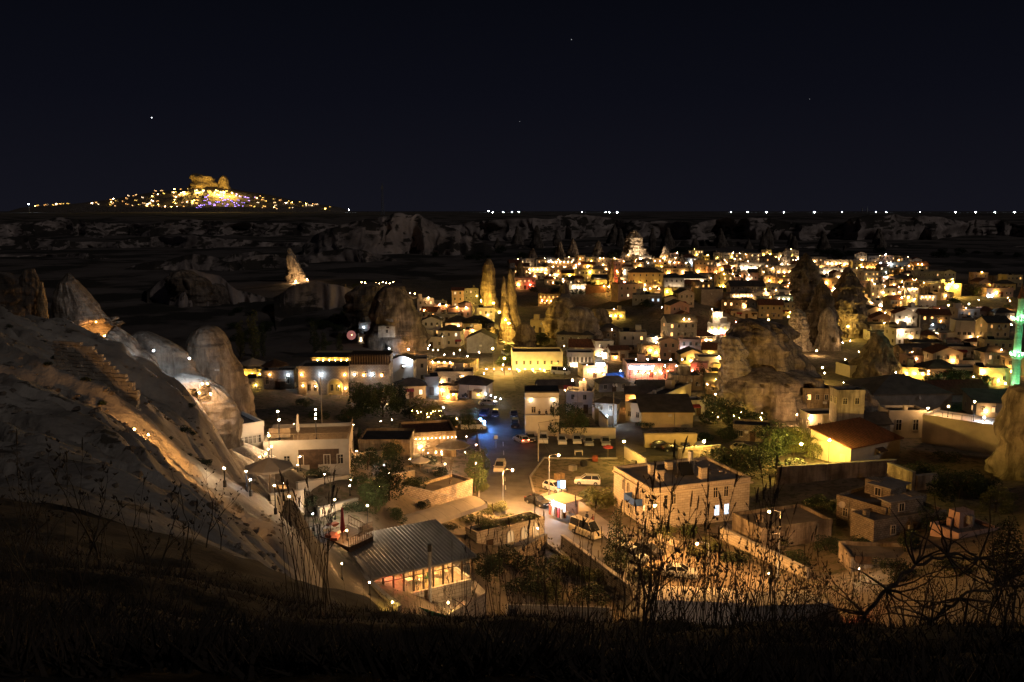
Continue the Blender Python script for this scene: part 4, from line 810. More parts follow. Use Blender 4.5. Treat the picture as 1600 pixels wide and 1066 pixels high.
k = big('huge weathered rock mass with caves, arches and a lit doorway', [(505, 1165, 1215), (512, 1148, 1228), (530, 1136, 1236), (550, 1130, 1243), (570, 1130, 1258), (590, 1126, 1272), (612, 1126, 1275), (635, 1135, 1262), (658, 1148, 1250)], 208, M_tuff, .085, 77, [(1247, 593, 26, 20, 2.6), (1175, 589, 6, 6, 1.5), (1212, 590, 5, 5, 1.5), (1180, 565, 30, 8, 1.2), (1250, 615, 12, 8, 1.4)])
LM['huge cave rock'] = (1185, 580)
def aspart(o, par, nm):
    TOPS.pop(); w_ = Vector(o.location)
    for q_ in ('label', 'category', 'group', '_px'):
        if q_ in o: del o[q_]
    o.name = nm; o.parent = par; o.location = w_ - par.location; return o
aspart(big('x', [(586, 1132, 1268), (592, 1127, 1277), (604, 1126, 1280), (620, 1127, 1276), (640, 1134, 1266), (660, 1146, 1256)], 203, M_tuff, .05, 177, [(1247, 600, 26, 18, 3), (1175, 592, 5, 5, 1.5), (1212, 592, 5, 5, 1.5), (1250, 617, 14, 9, 2)]), k, 'ledge')
aspart(big('x', [(503, 1150, 1192), (510, 1140, 1226), (522, 1134, 1234), (534, 1136, 1232), (540, 1142, 1226)], 207, M_tuffdark, .12, 178), k, 'cap')
aspart(big('x', [(528, 1130, 1152), (545, 1127, 1166), (570, 1127, 1170), (590, 1126, 1168)], 201, M_tuffpale, .09, 179), k, 'buttress')
rwin(k, 1188, 628, 6, 13, winmat('yellow', 1.3)); rwin(k, 1206, 627, 5, 9); rwin(k, 1218, 627, 4, 8)
k = big('low rounded rock knoll carrying the two-windowed carved house', [(606, 1318, 1350), (622, 1308, 1362), (640, 1300, 1378), (655, 1295, 1388), (668, 1290, 1392)], 196, M_tuff, .07, 78)
k = rock('rock_outcrop', 'brown rock wall running out of the picture beside the long wall', 'rock', 150, [(610, 1586, 1640), (640, 1579, 1680), (670, 1572, 1700), (700, 1565, 1720), (740, 1553, 1740), (800, 1548, 1760), (850, 1545, 1780)], M_tuff, .8, .07, 79, 72, 60); LM['brown rock wall'] = (1585, 720)
# rock mass in the left middle
k = rock('cave_rock', 'steep rock mass with a white carved facade and pale lit edge', 'rock', 300, [(448, 600, 628), (456, 590, 636), (470, 585, 645), (495, 578, 655), (515, 576, 662), (540, 572, 668), (560, 568, 676)], M_tuffdark, .6, .07, 81, 80, 60, 8, [(606, 540, 6, 14, 2), (617, 518, 4, 5, 1)])
LM['white-faced cave rock'] = (615, 510)
b = MB(); s_ = 286 / F; p = W(605, 527, k['_front'] - .2); b.box(-14 * s_, -.3, 0, 13 * s_, .4, 18 * s_); f = obj('carved_facade', b.mesh('carved_facade', M_tuffpale), k, p - k.location)
obj('window', win_mesh(.9, 1.2, False, M_tuffpale, M_dark), f, (0, -.32, 1.4)); obj('window', win_mesh(1.0, .5, False, M_brick, M_dark), f, (.3, -.32, 3.0))
fl(608, 545, k['_front'] - 5, 700, 'cool', .15, k); fl(638, 546, k['_front'] - 2, 900, 'orange', .25, k)
rock('rock_outcrop', 'broad dark rock slope below the string-lit terrace', 'rock', 335, [(447, 558, 600), (460, 545, 605), (480, 540, 610), (510, 545, 600), (540, 550, 600)], M_tuffdark, .5, .09, 82, 64, 50)
rock('rock_outcrop', 'fluted dark rock buttress in the left valley', 'rock', 420, [(425, 270, 300), (440, 262, 325), (455, 262, 335), (480, 268, 340), (500, 272, 345)], M_tuffdark, .6, .14, 83, 64, 50)
rock('rock_outcrop', 'smooth dark rock slab below the floodlit cone', 'rock', 430, [(445, 330, 345), (470, 325, 372), (500, 330, 410), (540, 340, 440)], M_tuffdark, .6, .10, 84, 64, 50)
for i, (x, y, w_, h_, d_) in enumerate([(905, 520, 34, 38, 300), (878, 500, 26, 34, 315), (820, 522, 16, 16, 305), (935, 505, 20, 22, 330)]):
    rock('rock_outcrop', ['rounded pale boulder mass under the pointed turret', 'smooth ochre boulder with an orange rim beside the turret', 'small ochre boulder at the end of the golden street', 'brown boulder behind the pale boulder mass'][i], 'rock', d_, [(y - h_, x - w_ * .4, x + w_ * .4), (y - h_ * .6, x - w_ * .8, x + w_ * .8), (y, x - w_, x + w_)], M_tuffgold if i else M_tuff, .7, .10, 90 + i, 64, 44)
# left hillside rocks
d0 = 95
k = rock('fairy_chimney', 'big brown rock cone with a glowing orange cave room', 'rock cone', d0, [(427, 104, 109), (436, 97, 117), (450, 92, 127), (470, 88, 143), (495, 85, 163), (515, 82, 185), (535, 78, 212), (560, 70, 235), (590, 60, 250)], M_tuff, .62, .05, 101, 150, 130, 5, [(157, 515, 44, 36, 3.4)])
bulb('cave_lamp', k, W(163, 526, 93.3) - k.location, 230, .10, 'orange'); bulb('cave_lamp', k, W(150, 503, 94.2) - k.location, 120, .04, 'orange'); LM['glowing cave cone'] = (150, 490)
st = obj('stool', MB().box(-.18, -.18, 0, .18, .18, .7).mesh('stool', M_wood), k, W(153, 531, 89.3) - k.location)
rock('boulder', 'dark mossy boulder on the crest beside the thin golden pinnacle', 'boulder', 104, [(421, 40, 52), (430, 33, 58), (445, 30, 62), (470, 26, 70)], M_tuffdark, .8, .1, 102)
rock('boulder', 'dim mossy boulder at the picture edge on the crest', 'boulder', 103, [(428, -15, 10), (440, -30, 28), (470, -40, 40)], M_tuffdark, .8, .1, 103)
rock('rock_pinnacle', 'thin golden rock pinnacle on the crest', 'rock', 102, [(441, 65, 67), (455, 62, 69), (472, 58, 73)], M_tuffgold, .8, .08, 104)
k = rock('rock_outcrop', 'smooth rock hump washed in bluish white light', 'rock', 100, [(519, 212, 228), (526, 203, 248), (538, 200, 272), (552, 202, 290), (570, 208, 304), (590, 214, 316), (610, 220, 322)], M_tuffpale, .6, .05, 105, 80, 60)
fl(296, 560, 90, 520, 'cool', .08, k); fl(240, 548, 91, 200, 'cool', .05, k); LM['bluish white rock hump'] = (260, 560)
k = rock('fairy_chimney', 'hooded grey rock dome with a tiny round hole near its top', 'rock dome', 122, [(511, 312, 334), (516, 304, 342), (526, 297, 350), (545, 290, 360), (570, 292, 372), (600, 298, 384), (635, 302, 398), (660, 300, 405)], M_tuff, .8, .04, 106, 80, 70, 5, [(315, 521, 4, 4, 1), (342, 590, 6, 10, .8)])
fl(296, 572, 112, 260, 'cool', .1, k); rwin(k, 339, 578, 9, 4, M_white); LM['hooded grey rock dome'] = (335, 560)
k = rock('cave_house', 'low cave house with glowing arched doorways on the slope', 'cave house', 93, [(588, 268, 300), (594, 263, 330), (606, 260, 346), (619, 258, 358), (640, 256, 372)], M_tuffpale, .5, .04, 107, 130, 100, 4, [(284, 614, 30, 24, 2.6), (311, 614, 13, 22, 2.4), (329, 612, 15, 26, 2.4)])
for x, y, c, P in ((288, 620, 'yellow', 120), (311, 614, 'orange', 60), (324, 600, 'orange', 80), (329, 616, 'warm', 80), (316, 600, 'white', 60)): bulb('doorway_lamp', k, W(x, y, 89.5) - k.location, P * 2.2, .08, c)
LM['glowing cave house'] = (310, 615)
for i, (x, y, P) in enumerate(((210, 668, 40), (232, 684, 50), (256, 694, 60), (280, 714, 50))):
    p = hit(x, y + 3, 0, 34); p.z = Hs(p.x, p.y, True) + .55; fl(*pix(p), p.y, P * 7, 'orange', .03, None, 'low orange lamp tucked in the rock crevice, %s' % ('uppermost of four', 'second from the top', 'third from the top', 'lowest of four')[i])
# dry stone wall
A, Bq = W(92, 570, 64), W(214, 626, 62); t = thing('dry_stone_wall', 'rough dry stone wall holding up the slope below the glowing cave', 'stone wall', A); t['_px'] = (150, 580)
dv = Bq - A; L_ = dv.length; ux = Vector((dv.x, dv.y, 0)).normalized(); ang = math.atan2(ux.y, ux.x)
top = lambda f: np.interp(f, [0, .42, .6, .88, 1], [1.3, 1.75, 1.5, .95, .6]); n_ = 0
ms = []
for v in range(6):
    rn = random.Random(v); b = MB(); P8 = [(x + rn.uniform(-.12, .12), y * .6, z + rn.uniform(-.12, .12)) for x, y, z in ((-.5, -.5, -.5), (.5, -.5, -.5), (.5, .5, -.5), (-.5, .5, -.5), (-.5, -.5, .5), (.5, -.5, .5), (.5, .5, .5), (-.5, .5, .5))]; P8 = [(x * (1 if abs(z) < 9 else 1), y, z) for x, y, z in P8]
    b.v = P8; b.f = [(0, 3, 2, 1), (4, 5, 6, 7), (0, 1, 5, 4), (1, 2, 6, 5), (2, 3, 7, 6), (3, 0, 4, 7)]; b.m = [0] * 6; ms.append(b.mesh('stone', mat('wall_stone', (.62, .54, .44), .9, .45, 1.2, .05, 6)))
z = -1.2 - .5
zr = dv.z
z = zr - 1.0
while z < 2.6:
    hs = R.uniform(.22, .30); f = -R.uniform(0, .06)
    while f < 1:
        w_ = R.uniform(.32, .62); fm_ = min(1, max(0, f + w_ / L_ / 2)); ztop = zr * fm_ + float(top(fm_)) * 1.45; zbot = zr * fm_ - 1.0
        if zbot < z + hs / 2 < ztop: o = obj('stone', R.choice(ms), t, (dv.x * fm_, dv.y * fm_ - R.uniform(0, .10), z + hs / 2), (R.uniform(-.04, .04), R.uniform(-.06, .06), ang), (w_ * .94, .5, hs * .92)); n_ += 1
        f += w_ / L_
    z += hs
obj('fill', MB().quad((0, .12, -1.2), (dv.x, dv.y + .12, dv.z - 1.2), (dv.x, dv.y + .12, dv.z + .7), (0, .12, 1.6)).mesh('fill', M_rubble), t)
# ================================================================ minaret
dm = 225; p = W(1582, 640, dm); sc = dm / F; t = thing('minaret', 'slender green-lit minaret with two balconies and a pointed cap', 'minaret', p, 0); t['_px'] = (1587, 540); LM['green minaret'] = (1587, 540)
zz_ = lambda py: W(1587, py, dm).z - p.z
m1, m2 = M_minaret, M_tuffdark
obj('shaft', MB().lathe([(1.1, -6), (1.05, zz_(560)), (.98, zz_(556))], 12).mesh('shaft', m1), t)
obj('shaft', MB().lathe([(.92, zz_(551)), (.88, zz_(503))], 12).mesh('shaft', m1), t); obj('shaft', MB().lathe([(.78, zz_(496)), (.74, zz_(467))], 12).mesh('shaft', m1), t)
for pb, r in ((556, .98), (501, .86)):
    bl = obj('balcony', MB().lathe([(r, zz_(pb) - .9), (r + .5, zz_(pb) - .3), (r + .75, zz_(pb)), (r + .75, zz_(pb) + .15), (r - .2, zz_(pb) + .15)], 16).mesh('balcony', m1), t)
    for i in range(12): a = i * PI / 6; obj('railing_panel', cached('mrp', lambda: MB().box(-.22, -.04, 0, .22, .04, .75).mesh('railing_panel', m1)), bl, ((r + .68) * math.cos(a), (r + .68) * math.sin(a), zz_(pb) + .15), a + PI / 2)
    for i in range(5): a = -PI / 2 + (i - 2) * .85; bulb('floodlight', t, ((r + .42) * math.cos(a), (r + .42) * math.sin(a), zz_(pb) + .45), 420, .08, 'green')
for i in range(3): a = -PI / 2 + (i - 1) * 1.0; bulb('floodlight', t, (2.2 * math.cos(a), 2.2 * math.sin(a), zz_(612)), 1500, .1, 'green')
for (zt_, P_) in ((zz_(580), 3500), (zz_(528), 6500), (zz_(482), 7000)):
    L_ = bpy.data.lights.new('green_beam', 'SPOT'); L_.energy = P_ * 1.0; L_.color = (.01, 1, .36); L_.spot_size = math.radians(26); L_.spot_blend = .6; L_.shadow_soft_size = .1
    lo = bpy.data.objects.new('green_beam', L_); C.objects.link(lo); lo.parent = t; lo.location = (-3.5, -11, 5); dr = Vector((0, 0, zt_)) - lo.location; lo.rotation_euler = dr.to_track_quat('-Z', 'Y').to_euler()
obj('cap', MB().lathe([(.84, zz_(467)), (1.0, zz_(466)), (.5, zz_(455)), (.05, zz_(443)), (.05, zz_(438))], 12).mesh('cap', M_tile), t)
# ================================================================ houses placed one by one
def L1(n, col, P, z=.75, r=.22, spread=.8): return [((i + .5) / n * spread + (1 - spread) / 2, z, col, P, r) for i in range(n)]
Hh = [ # px, py, w, h, label, options
 (840, 431, 40, 13, 'terrace hotel crowded with warm lamps at the upper left of the village', dict(wall=M_stone, lamps=L1(5, 'warm', 420) + L1(4, 'orange', 350, .3), lit=.5, n=5)),
 (878, 421, 46, 9, 'long upper hotel terrace with a row of orange and white lamps', dict(wall=M_tuffgold, lamps=L1(6, 'warm', 500, 1.3), lit=.3)),
 (820, 452, 34, 17, 'red-orange lit house beside the wide reddish cone', dict(wall=M_pink, lamps=[(.2, .45, 'orange', 1100, .25), (.75, .4, 'red', 700, .2)], lit=.3)),
 (924, 438, 46, 16, 'ochre stone house with a single yellow lamp on its facade', dict(wall=M_yellow, lamps=[(.45, .8, 'yellow', 1500, .3), (.8, .2, 'warm', 400)], lit=.35)),
 (890, 436, 24, 9, 'small yellow-lit house with a slanting roof in the upper village', dict(wall=M_yellow, lamps=[(.5, .6, 'yellow', 1000, .15)], roof='shed')),
 (936, 448, 24, 9, 'low cream house glowing yellow above the reddish brick wall', dict(wall=M_yellow, lamps=[(.5, .7, 'yellow', 900, .15)], lit=.0)),
 (903, 456, 28, 11, 'narrow white shopfront row with glowing doorways', dict(wall=M_white, lamps=L1(3, 'white', 350, .6), lit=.8, lc='white', arch=True)),
 (931, 458, 32, 10, 'long reddish brick wall terrace above the dark mound', dict(wall=M_brick, bare=True, clutter=False, lamps=[(.9, 1.1, 'orange', 500)])),
 (858, 478, 36, 18, 'restaurant with two glowing rows of windows beside the pointed turret', dict(wall=M_tuffgold, lamps=L1(4, 'orange', 220, .45, .12), lit=.95, n=5, lc='orange', ls=2.2, arch=True)),
 (1010, 452, 52, 26, 'wide yellow-lit stone mansion with three floors of windows', dict(wall=M_yellow, lamps=[(.3, .3, 'yellow', 900, .1), (.8, .3, 'yellow', 900, .1)], lit=.1, n=5, roof='hip', rm=M_roof)),
 (1053, 454, 32, 20, 'white house with a tiled roof and bright lamps at its feet', dict(wall=M_white, lamps=L1(4, 'white', 420, .15, .25), lit=.3, lc='white', roof='hip', rm=M_roof)),
 (1083, 446, 44, 11, 'wide low house with a long bright veranda under a dark roof', dict(wall=M_white, lamps=L1(7, 'white', 160, .6, .15), lit=.8, lc='white', ls=2.5, roof='hip', rm=M_roof)),
 (1011, 475, 46, 13, 'dark flat house with a band of cool white windows', dict(wall=M_conc, lit=.75, lc='cool', ls=1.4, lamps=[])),
 (1056, 434, 38, 14, 'amber-lit stone house just below the small grey cone', dict(wall=M_yellow, lamps=[(.2, .5, 'orange', 900, .2), (.8, .6, 'warm', 900, .25)], lit=.3)),
 (1100, 432, 30, 24, 'tall orange tower house, brightest of the upper rows', dict(wall=M_yellow, lamps=[(.2, .3, 'orange', 1500, .25), (.7, .55, 'orange', 1300, .22), (.5, .1, 'orange', 700)], lit=.2)),
 (1118, 433, 24, 15, 'square orange house adjoining the tall orange tower house', dict(wall=M_pink, lamps=[(.5, .4, 'orange', 1200, .2), (.9, .8, 'yellow', 900, .3)], lit=.15)),
 (962, 500, 30, 13, 'glass-walled pergola cafe glowing pale yellow on the dark mound', dict(wall=M_yellow, lamps=L1(3, 'yellow', 260, .5), lit=1, lc='yellow', ls=1.6, n=4, floors=1)),
 (839, 520, 22, 19, 'plain dim ochre house next to the boulders', dict(wall=M_yellow, lit=0, lamps=[])),
 (862, 527, 24, 22, 'bluish grey house with one cool lit window', dict(wall=M_stonegrey, lit=.2, lc='cool', lamps=[])),
 (897, 517, 48, 14, 'long dim house row below the pale boulder mass', dict(wall=M_stonegrey, lit=.15, lamps=[])),
 (944, 560, 30, 26, 'white two-storey mansion with bright windows and uplights', dict(wall=M_white, lamps=L1(3, 'white', 380, .15, .15), lit=.5, lc='white', arch=True)),
 (1078, 557, 34, 26, 'pinkish house attached to a small rock cone', dict(wall=M_pink, lamps=[(.2, .3, 'cool', 420, .1)], lit=.2)),
 (1045, 562, 26, 30, 'pale rose stone house with blank gable beside the neon bar', dict(wall=M_pink, lamps=[], roof='gable_x', rm=M_pink, lit=.1)),
 (1173, 429, 42, 17, 'white-lit hotel facade with lamps between its windows', dict(wall=M_white, lamps=L1(5, 'white', 380, .6), lit=.6, lc='white')),
 (1202, 446, 20, 15, 'small bright orange cube house', dict(wall=M_yellow, lamps=[(.5, .5, 'orange', 1000, .2)], lit=.2)),
 (1224, 448, 24, 13, 'amber house with three dark windows beside the small orange cube', dict(wall=M_yellow, lamps=[(.3, .4, 'orange', 800, .15)], lit=.1)),
 (1225, 434, 32, 17, 'pale two-storey house below the steep white-lit cone', dict(wall=M_plaster, lamps=L1(3, 'warm', 350, .5), lit=.4)),
 (1313, 418, 56, 11, 'topmost long white hotel with two rows of lamps', dict(wall=M_white, lamps=L1(7, 'warm', 330, .5), lit=.4, n=7)),
 (1306, 432, 52, 12, 'second tier of the white hotel, thick with lamps', dict(wall=M_white, lamps=L1(6, 'white', 330, .5), lit=.4, n=6)),
 (1297, 457, 28, 21, 'amber stone house tucked between the two dark cones', dict(wall=M_yellow, lamps=[(.3, .7, 'orange', 900, .2), (.7, .3, 'warm', 500)], lit=.3)),
 (1160, 472, 42, 12, 'low house with a string of white lamps beyond the dark mound', dict(wall=M_conc, lamps=L1(6, 'warm', 200, .8, .18), lit=.3)),
 (1112, 479, 36, 26, 'windowless brown stone block standing on the mound', dict(wall=M_stonegrey, bare=True, lamps=[])),
 (1168, 462, 54, 15, 'long dark barn-like roof in the middle of the village', dict(wall=M_conc, roof='gable', rm=M_roof, lit=0, lamps=[])),
 (1224, 479, 28, 15, 'green-lit garden house with small white lamps', dict(wall=M_stonegrey, lamps=L1(2, 'green', 400, .3) + L1(3, 'white', 120, .8), lit=.3)),
 (1120, 530, 16, 42, 'tower mansion with brilliantly lit stacked balconies', dict(wall=M_white, lamps=L1(2, 'white', 420, .9, .15) + L1(3, 'yellow', 420, .55, .15) + L1(3, 'white', 420, .2, .15), lit=.9, lc='yellow', ls=2, n=2, floors=3)),
 (1122, 532, 34, 26, 'lower wings of the brilliantly lit tower mansion', dict(wall=M_white, lamps=L1(4, 'white', 350, .5, .15), lit=.6, lc='yellow')),
 (1098, 538, 40, 13, 'long roofed veranda with glowing posts below the tower mansion', dict(wall=M_plaster, roof='hip', rm=M_tile, lamps=L1(4, 'warm', 300, .5, .15), lit=.6)),
 (1115, 549, 32, 11, 'small cream terrace wall house under the long veranda', dict(wall=M_plaster, lamps=[(.8, .8, 'yellow', 500)], bare=True)),
 (1354, 589, 60, 17, 'long flat-roofed retaining house with a blank wall below the pyramid rock', dict(wall=M_plaster, bare=True, lamps=[], clutter=False)),
 (1329, 640, 44, 29, 'half-carved pale house with two dark square windows on its knoll', dict(wall=M_tuffpale, lit=0, n=2, floors=1, door=False, win=(1.0, 1.3), lamps=[], clutter=False, off=6.8, rz=.05, near=True)),
 (1331, 524, 38, 28, 'blank ochre house lit from the yard beside the broad banded cone', dict(wall=M_yellow, bare=True, lamps=[(.15, .35, 'yellow', 700, .25)])),
 (1361, 423, 22, 12, 'amber arcade building with tall glowing columns high in the village', dict(wall=M_yellow, lamps=L1(3, 'orange', 700, .3, .15), lit=.9, lc='orange', arch=True)),
 (1407, 420, 40, 9, 'long low pale building at the top of the right-hand houses', dict(wall=M_plaster, lit=.1, lamps=[(.1, .8, 'cool', 800, .35)])),
 (1454, 443, 42, 18, 'dim grey house with a stepped roof storey beyond the lamps', dict(wall=M_stonegrey, lit=.1, lamps=[])),
 (1488, 464, 28, 20, 'bright yellow-lit house under a tall street lamp', dict(wall=M_yellow, lamps=[(.15, .7, 'yellow', 2200, .15), (.7, .8, 'yellow', 2200, .15)], bare=True)),
 (1424, 467, 24, 16, 'white house with a balcony storey and dark arched windows', dict(wall=M_white, lamps=L1(3, 'warm', 320, .95, .15), lit=.1, arch=True)),
 (1448, 484, 27, 22, 'block house with a fully glowing upper loggia', dict(wall=M_stonegrey, lamps=L1(4, 'warm', 130, .9, .12), lit=.5)),
 (1377, 485, 22, 14, 'white-lit small shop house with glowing front', dict(wall=M_white, lamps=L1(3, 'white', 300, .5), lit=.8, lc='white')),
 (1562, 464, 44, 13, 'wide white house row with a starry yellow lamp near the minaret top', dict(wall=M_pink, lamps=[(.35, .5, 'yellow', 1200, .35), (.05, .1, 'cool', 400), (.2, .1, 'cool', 400)], lit=.3)),
 (1510, 533, 35, 31, 'tall beige block with four dark square windows high up', dict(wall=M_plaster, n=4, floors=1, win=(1.3, 1.2), lit=0, door=False, lamps=[(.65, .22, 'warm', 160, .15)])),
 (1477, 536, 34, 15, 'pale garden wall house between the beige block and a lamp', dict(wall=M_plaster, bare=True, lamps=[(.0, .9, 'white', 700, .2)])),
 (1560, 562, 46, 30, 'yellowish flat house with small dark windows beside the minaret', dict(wall=M_yellow, lit=0, n=4, lamps=[])),
 (1380, 527, 46, 19, 'long dark brown flat roof just above the pyramid rock', dict(wall=M_tuffdark, bare=True, lamps=[(.5, 1.2, 'yellow', 500, .1)])),
 (1418, 540, 42, 26, 'white house with starry lamps and a corner balcony', dict(wall=M_white, lamps=[(.2, .8, 'white', 800, .25), (.6, .5, 'warm', 300)], lit=.25)),
 (1452, 553, 52, 16, 'low house with one glowing arched doorway', dict(wall=M_tuffgold, lamps=[(.2, .5, 'white', 500), (.8, .6, 'white', 400)], lit=.25, arch=True)),
 (1434, 592, 58, 16, 'glowing yellow arcade under a flat dark roof', dict(wall=M_yellow, lamps=L1(4, 'yellow', 420, .55, .14), lit=.2, n=6, arch=True)),
 (1553, 602, 46, 26, 'yellow-lit house with dark shutters left of the minaret foot', dict(wall=M_yellow, lamps=[(.1, .8, 'orange', 900, .25), (.6, .3, 'yellow', 600, .15)], lit=0)),
 (1590, 588, 40, 27, 'warm stone house behind the minaret foot', dict(wall=M_yellow, lamps=[(.2, .3, 'orange', 900, .25)], lit=.2)),
 (692, 492, 26, 14, 'pinkish stone house with lamps on its upper terrace', dict(wall=M_pink, lamps=[(.3, 1.2, 'warm', 420), (.7, 1.1, 'orange', 420)], lit=.3)),
 (718, 497, 36, 15, 'peach-lit house with four small windows near the golden tower', dict(wall=M_pink, lamps=[(.4, 1.15, 'orange', 600, .2), (.8, 1.1, 'warm', 500)], lit=.1, n=4)),
 (716, 514, 40, 10, 'low bar terrace full of warm light', dict(wall=M_plaster, roof='hip', rm=M_roof, lamps=L1(5, 'warm', 180, .5, .15), lit=.9, lc='orange')),
 (751, 552, 44, 24, 'large dark barn with a gabled front beside the golden street', dict(wall=M_conc, roof='gable_x', rm=M_roof, bare=True, lamps=[])),
 (840, 578, 80, 27, 'long wall-like building flooded in yellow light with small dark windows', dict(wall=M_plaster, n=7, floors=1, win=(.7, 1.3), lit=0, door=False, lamps=[(.12, .06, 'yellow', 500, .07, -2.5), (.4, .06, 'yellow', 500, .07, -2.5), (.62, .06, 'yellow', 500, .07, -2.5), (.86, .1, 'yellow', 400, .07, -2.5)], side=1, rz=.04)),  # bulbs before its foot are added, standing in for the street lamps' flood
 (906, 573, 40, 21, 'whitewashed hall with a row of six dark arched windows', dict(wall=M_white, n=6, floors=1, arch=True, win=(.8, 1.9), lit=0, lamps=L1(6, 'white', 90, .12, .1), rz=-.03)),
 (930, 590, 40, 18, 'pale terrace building full of small lamps above the blue canopy', dict(wall=M_plaster, lamps=L1(4, 'warm', 260, .6, .16), lit=.5)),
 (1018, 590, 78, 21, 'long bar glowing red under a white neon canopy', dict(wall=M_pink, lamps=L1(6, 'red', 170, .35, .13) + L1(5, 'warm', 130, .5, .13), lit=.9, lc='red', ls=2.5, n=7, roof='flat', rz=.02)),
 (1092, 590, 26, 22, 'rose-plastered house at the end of the neon bar', dict(wall=M_pink, lamps=[(.1, .5, 'red', 260, .1)], lit=.2)),
 (1110, 583, 40, 24, 'two-storey veranda house behind the round garden tree', dict(wall=M_plaster, lamps=[(.8, 1.1, 'warm', 300), (.95, .9, 'yellow', 420)], lit=.3)),
 (1125, 600, 34, 18, 'yellow garden wall house at the foot of the huge cave rock', dict(wall=M_yellow, bare=True, lamps=[(.6, 1.1, 'yellow', 600, .1)])),
 (847, 683, 55, 70, 'white three-storey house with a balcony party and two wall lights', None),
 (905, 646, 42, 34, 'flat house with a railed roof terrace and a starry lamp', dict(wall=M_plaster, lit=0, n=2, floors=2, lamps=[], side=1)),
 (946, 664, 36, 36, 'house with a large dark hipped roof behind the leafy tree', dict(wall=M_conc, roof='hip', rm=M_roof, lit=0, lamps=[], side=1)),
 (1000, 640, 46, 26, 'orange-lit workshop with a dark pitched roof', dict(wall=M_yellow, roof='gable', rm=M_roof, lamps=[(.3, .6, 'orange', 400, .15), (.45, .5, 'orange', 250, .1)], lit=.2)),
 (1020, 622, 46, 18, 'dark slate-roofed house below the neon bar', dict(wall=M_conc, roof='gable', rm=M_roof, lit=.1, lamps=[])),
 (960, 612, 50, 14, 'broad dark roof with a bluish lit skylight', dict(wall=M_conc, roof='hip', rm=M_roof, lit=0, lamps=[])),
 (870, 618, 56, 12, 'low dark shed roofs behind the white balcony house', dict(wall=M_conc, roof='gable', rm=M_roof, lit=0, lamps=[])),
 (1042, 668, 82, 26, 'dark carport roof on posts above the ochre yard wall', dict(wall=M_yellow, roof='shed', rm=M_roof, bare=True, lamps=[], rise=2.2)),
 (1048, 700, 84, 20, 'long ochre yard wall lit from the street', dict(wall=M_yellow, bare=True, dep=1.0, clutter=False, lamps=[])),
 (1175, 690, 60, 24, 'low rubble cottage with an uneven roof under the dark trees', dict(wall=M_rubble, lit=.1, lamps=[], n=3)),
 (1290, 678, 54, 30, 'small flat house with a red awning beside the rubble wall', dict(wall=M_plaster, lit=0, n=2, lamps=[(-.05, .9, 'warm', 700, .2)], side=-1)),
 (1335, 668, 40, 22, 'rubble stone cottage with one brown shutter under the knoll', dict(wall=M_rubble, lit=0, n=2, floors=1, lamps=[])),
 (1416, 684, 60, 42, 'cream house with two tall white-framed windows beside the long wall', dict(wall=M_plaster, n=2, floors=1, win=(1.3, 2.3), lit=0, door=False, near=True, lamps=[], roof='flat', fm=M_white, rz=.04)),
 (1425, 640, 130, 26, 'very wide house with a huge dark hipped roof', dict(wall=M_conc, roof='hip', rm=M_roofg, bare=True, lamps=[], rise=3.2, dep=16)),
 (1505, 628, 90, 14, 'long dark reddish shed roof behind the star-bright lamps', dict(wall=M_conc, roof='gable', rm=M_tile, bare=True, lamps=[])),
 (1560, 652, 70, 24, 'pale house with a sloping roof behind the terrace lamps', dict(wall=M_plaster, roof='shed', rm=M_roofg, lit=.3, lamps=[(.2, .4, 'warm', 200)], rise=1.6)),
 (575, 470, 50, 12, 'string-lit garden restaurant on top of the rock', dict(wall=M_tuffgold, lamps=L1(4, 'yellow', 200, .6), lit=.4)),
 (540, 462, 26, 10, 'small olive-lit pavilion beside the string-lit restaurant', dict(wall=M_tuffgold, lamps=L1(2, 'yellow', 200, .6), lit=.4)),
 (568, 536, 18, 12, 'tiny dark hut with bright white windows in the left valley', dict(wall=M_conc, lamps=[(.3, .3, 'white', 40)], lit=1, lc='white', ls=3)),
 (574, 521, 26, 16, 'dim grey farmhouse with a red lamp in the left valley', dict(wall=M_conc, lamps=[(.9, .5, 'red', 120, .2), (.3, .6, 'cool', 80)], lit=0)),
 (700, 626, 30, 22, 'orange-lit shop house beside the cars of the upper car park', dict(wall=M_tuffgold, lamps=[(.2, .8, 'warm', 500, .22), (.5, .3, 'orange', 700, .2), (.8, .5, 'orange', 400, .15)], lit=.4)),
 (675, 618, 22, 28, 'dim grey wall building between the blue gable and the shop house', dict(wall=M_conc, lit=0, lamps=[(1.0, .3, 'cool', 200, .12)])),
 (700, 586, 72, 18, 'terrace cafe strung with warm lamps behind its railing', dict(wall=M_tuffgold, lamps=L1(6, 'warm', 210, 1.15, .16), lit=.3)),
]
HW = []
for px, py, w_, h_, lab, op in Hh:
    if op is None: continue
    op = dict(op); lit_all = h_ ; HW.append((px, py, w_, h_)); t = vh(px, py, w_, h_, lab, **op)
LMX = {'tall orange tower house': (1098, 420), 'bright tower mansion': (1120, 510), 'long yellow-flooded building': (840, 565), 'neon bar': (1018, 578), 'six-arched white hall': (906, 560),
       'four-windowed beige block': (1510, 515), 'bright yellow-lit house': (1488, 452), 'amber arcade building': (1361, 416), 'topmost white hotel': (1313, 412), 'red-orange lit house': (820, 442), 'yellow-lit mansion': (1010, 438),
       'pointed turret': (882, 458), 'white-lit hotel facade': (1173, 420), 'brown stone block': (1112, 465), 'glowing yellow arcade': (1434, 584), 'glowing loggia house': (1448, 470), 'terrace hotel': (840, 424)}
LM.update(LMX)
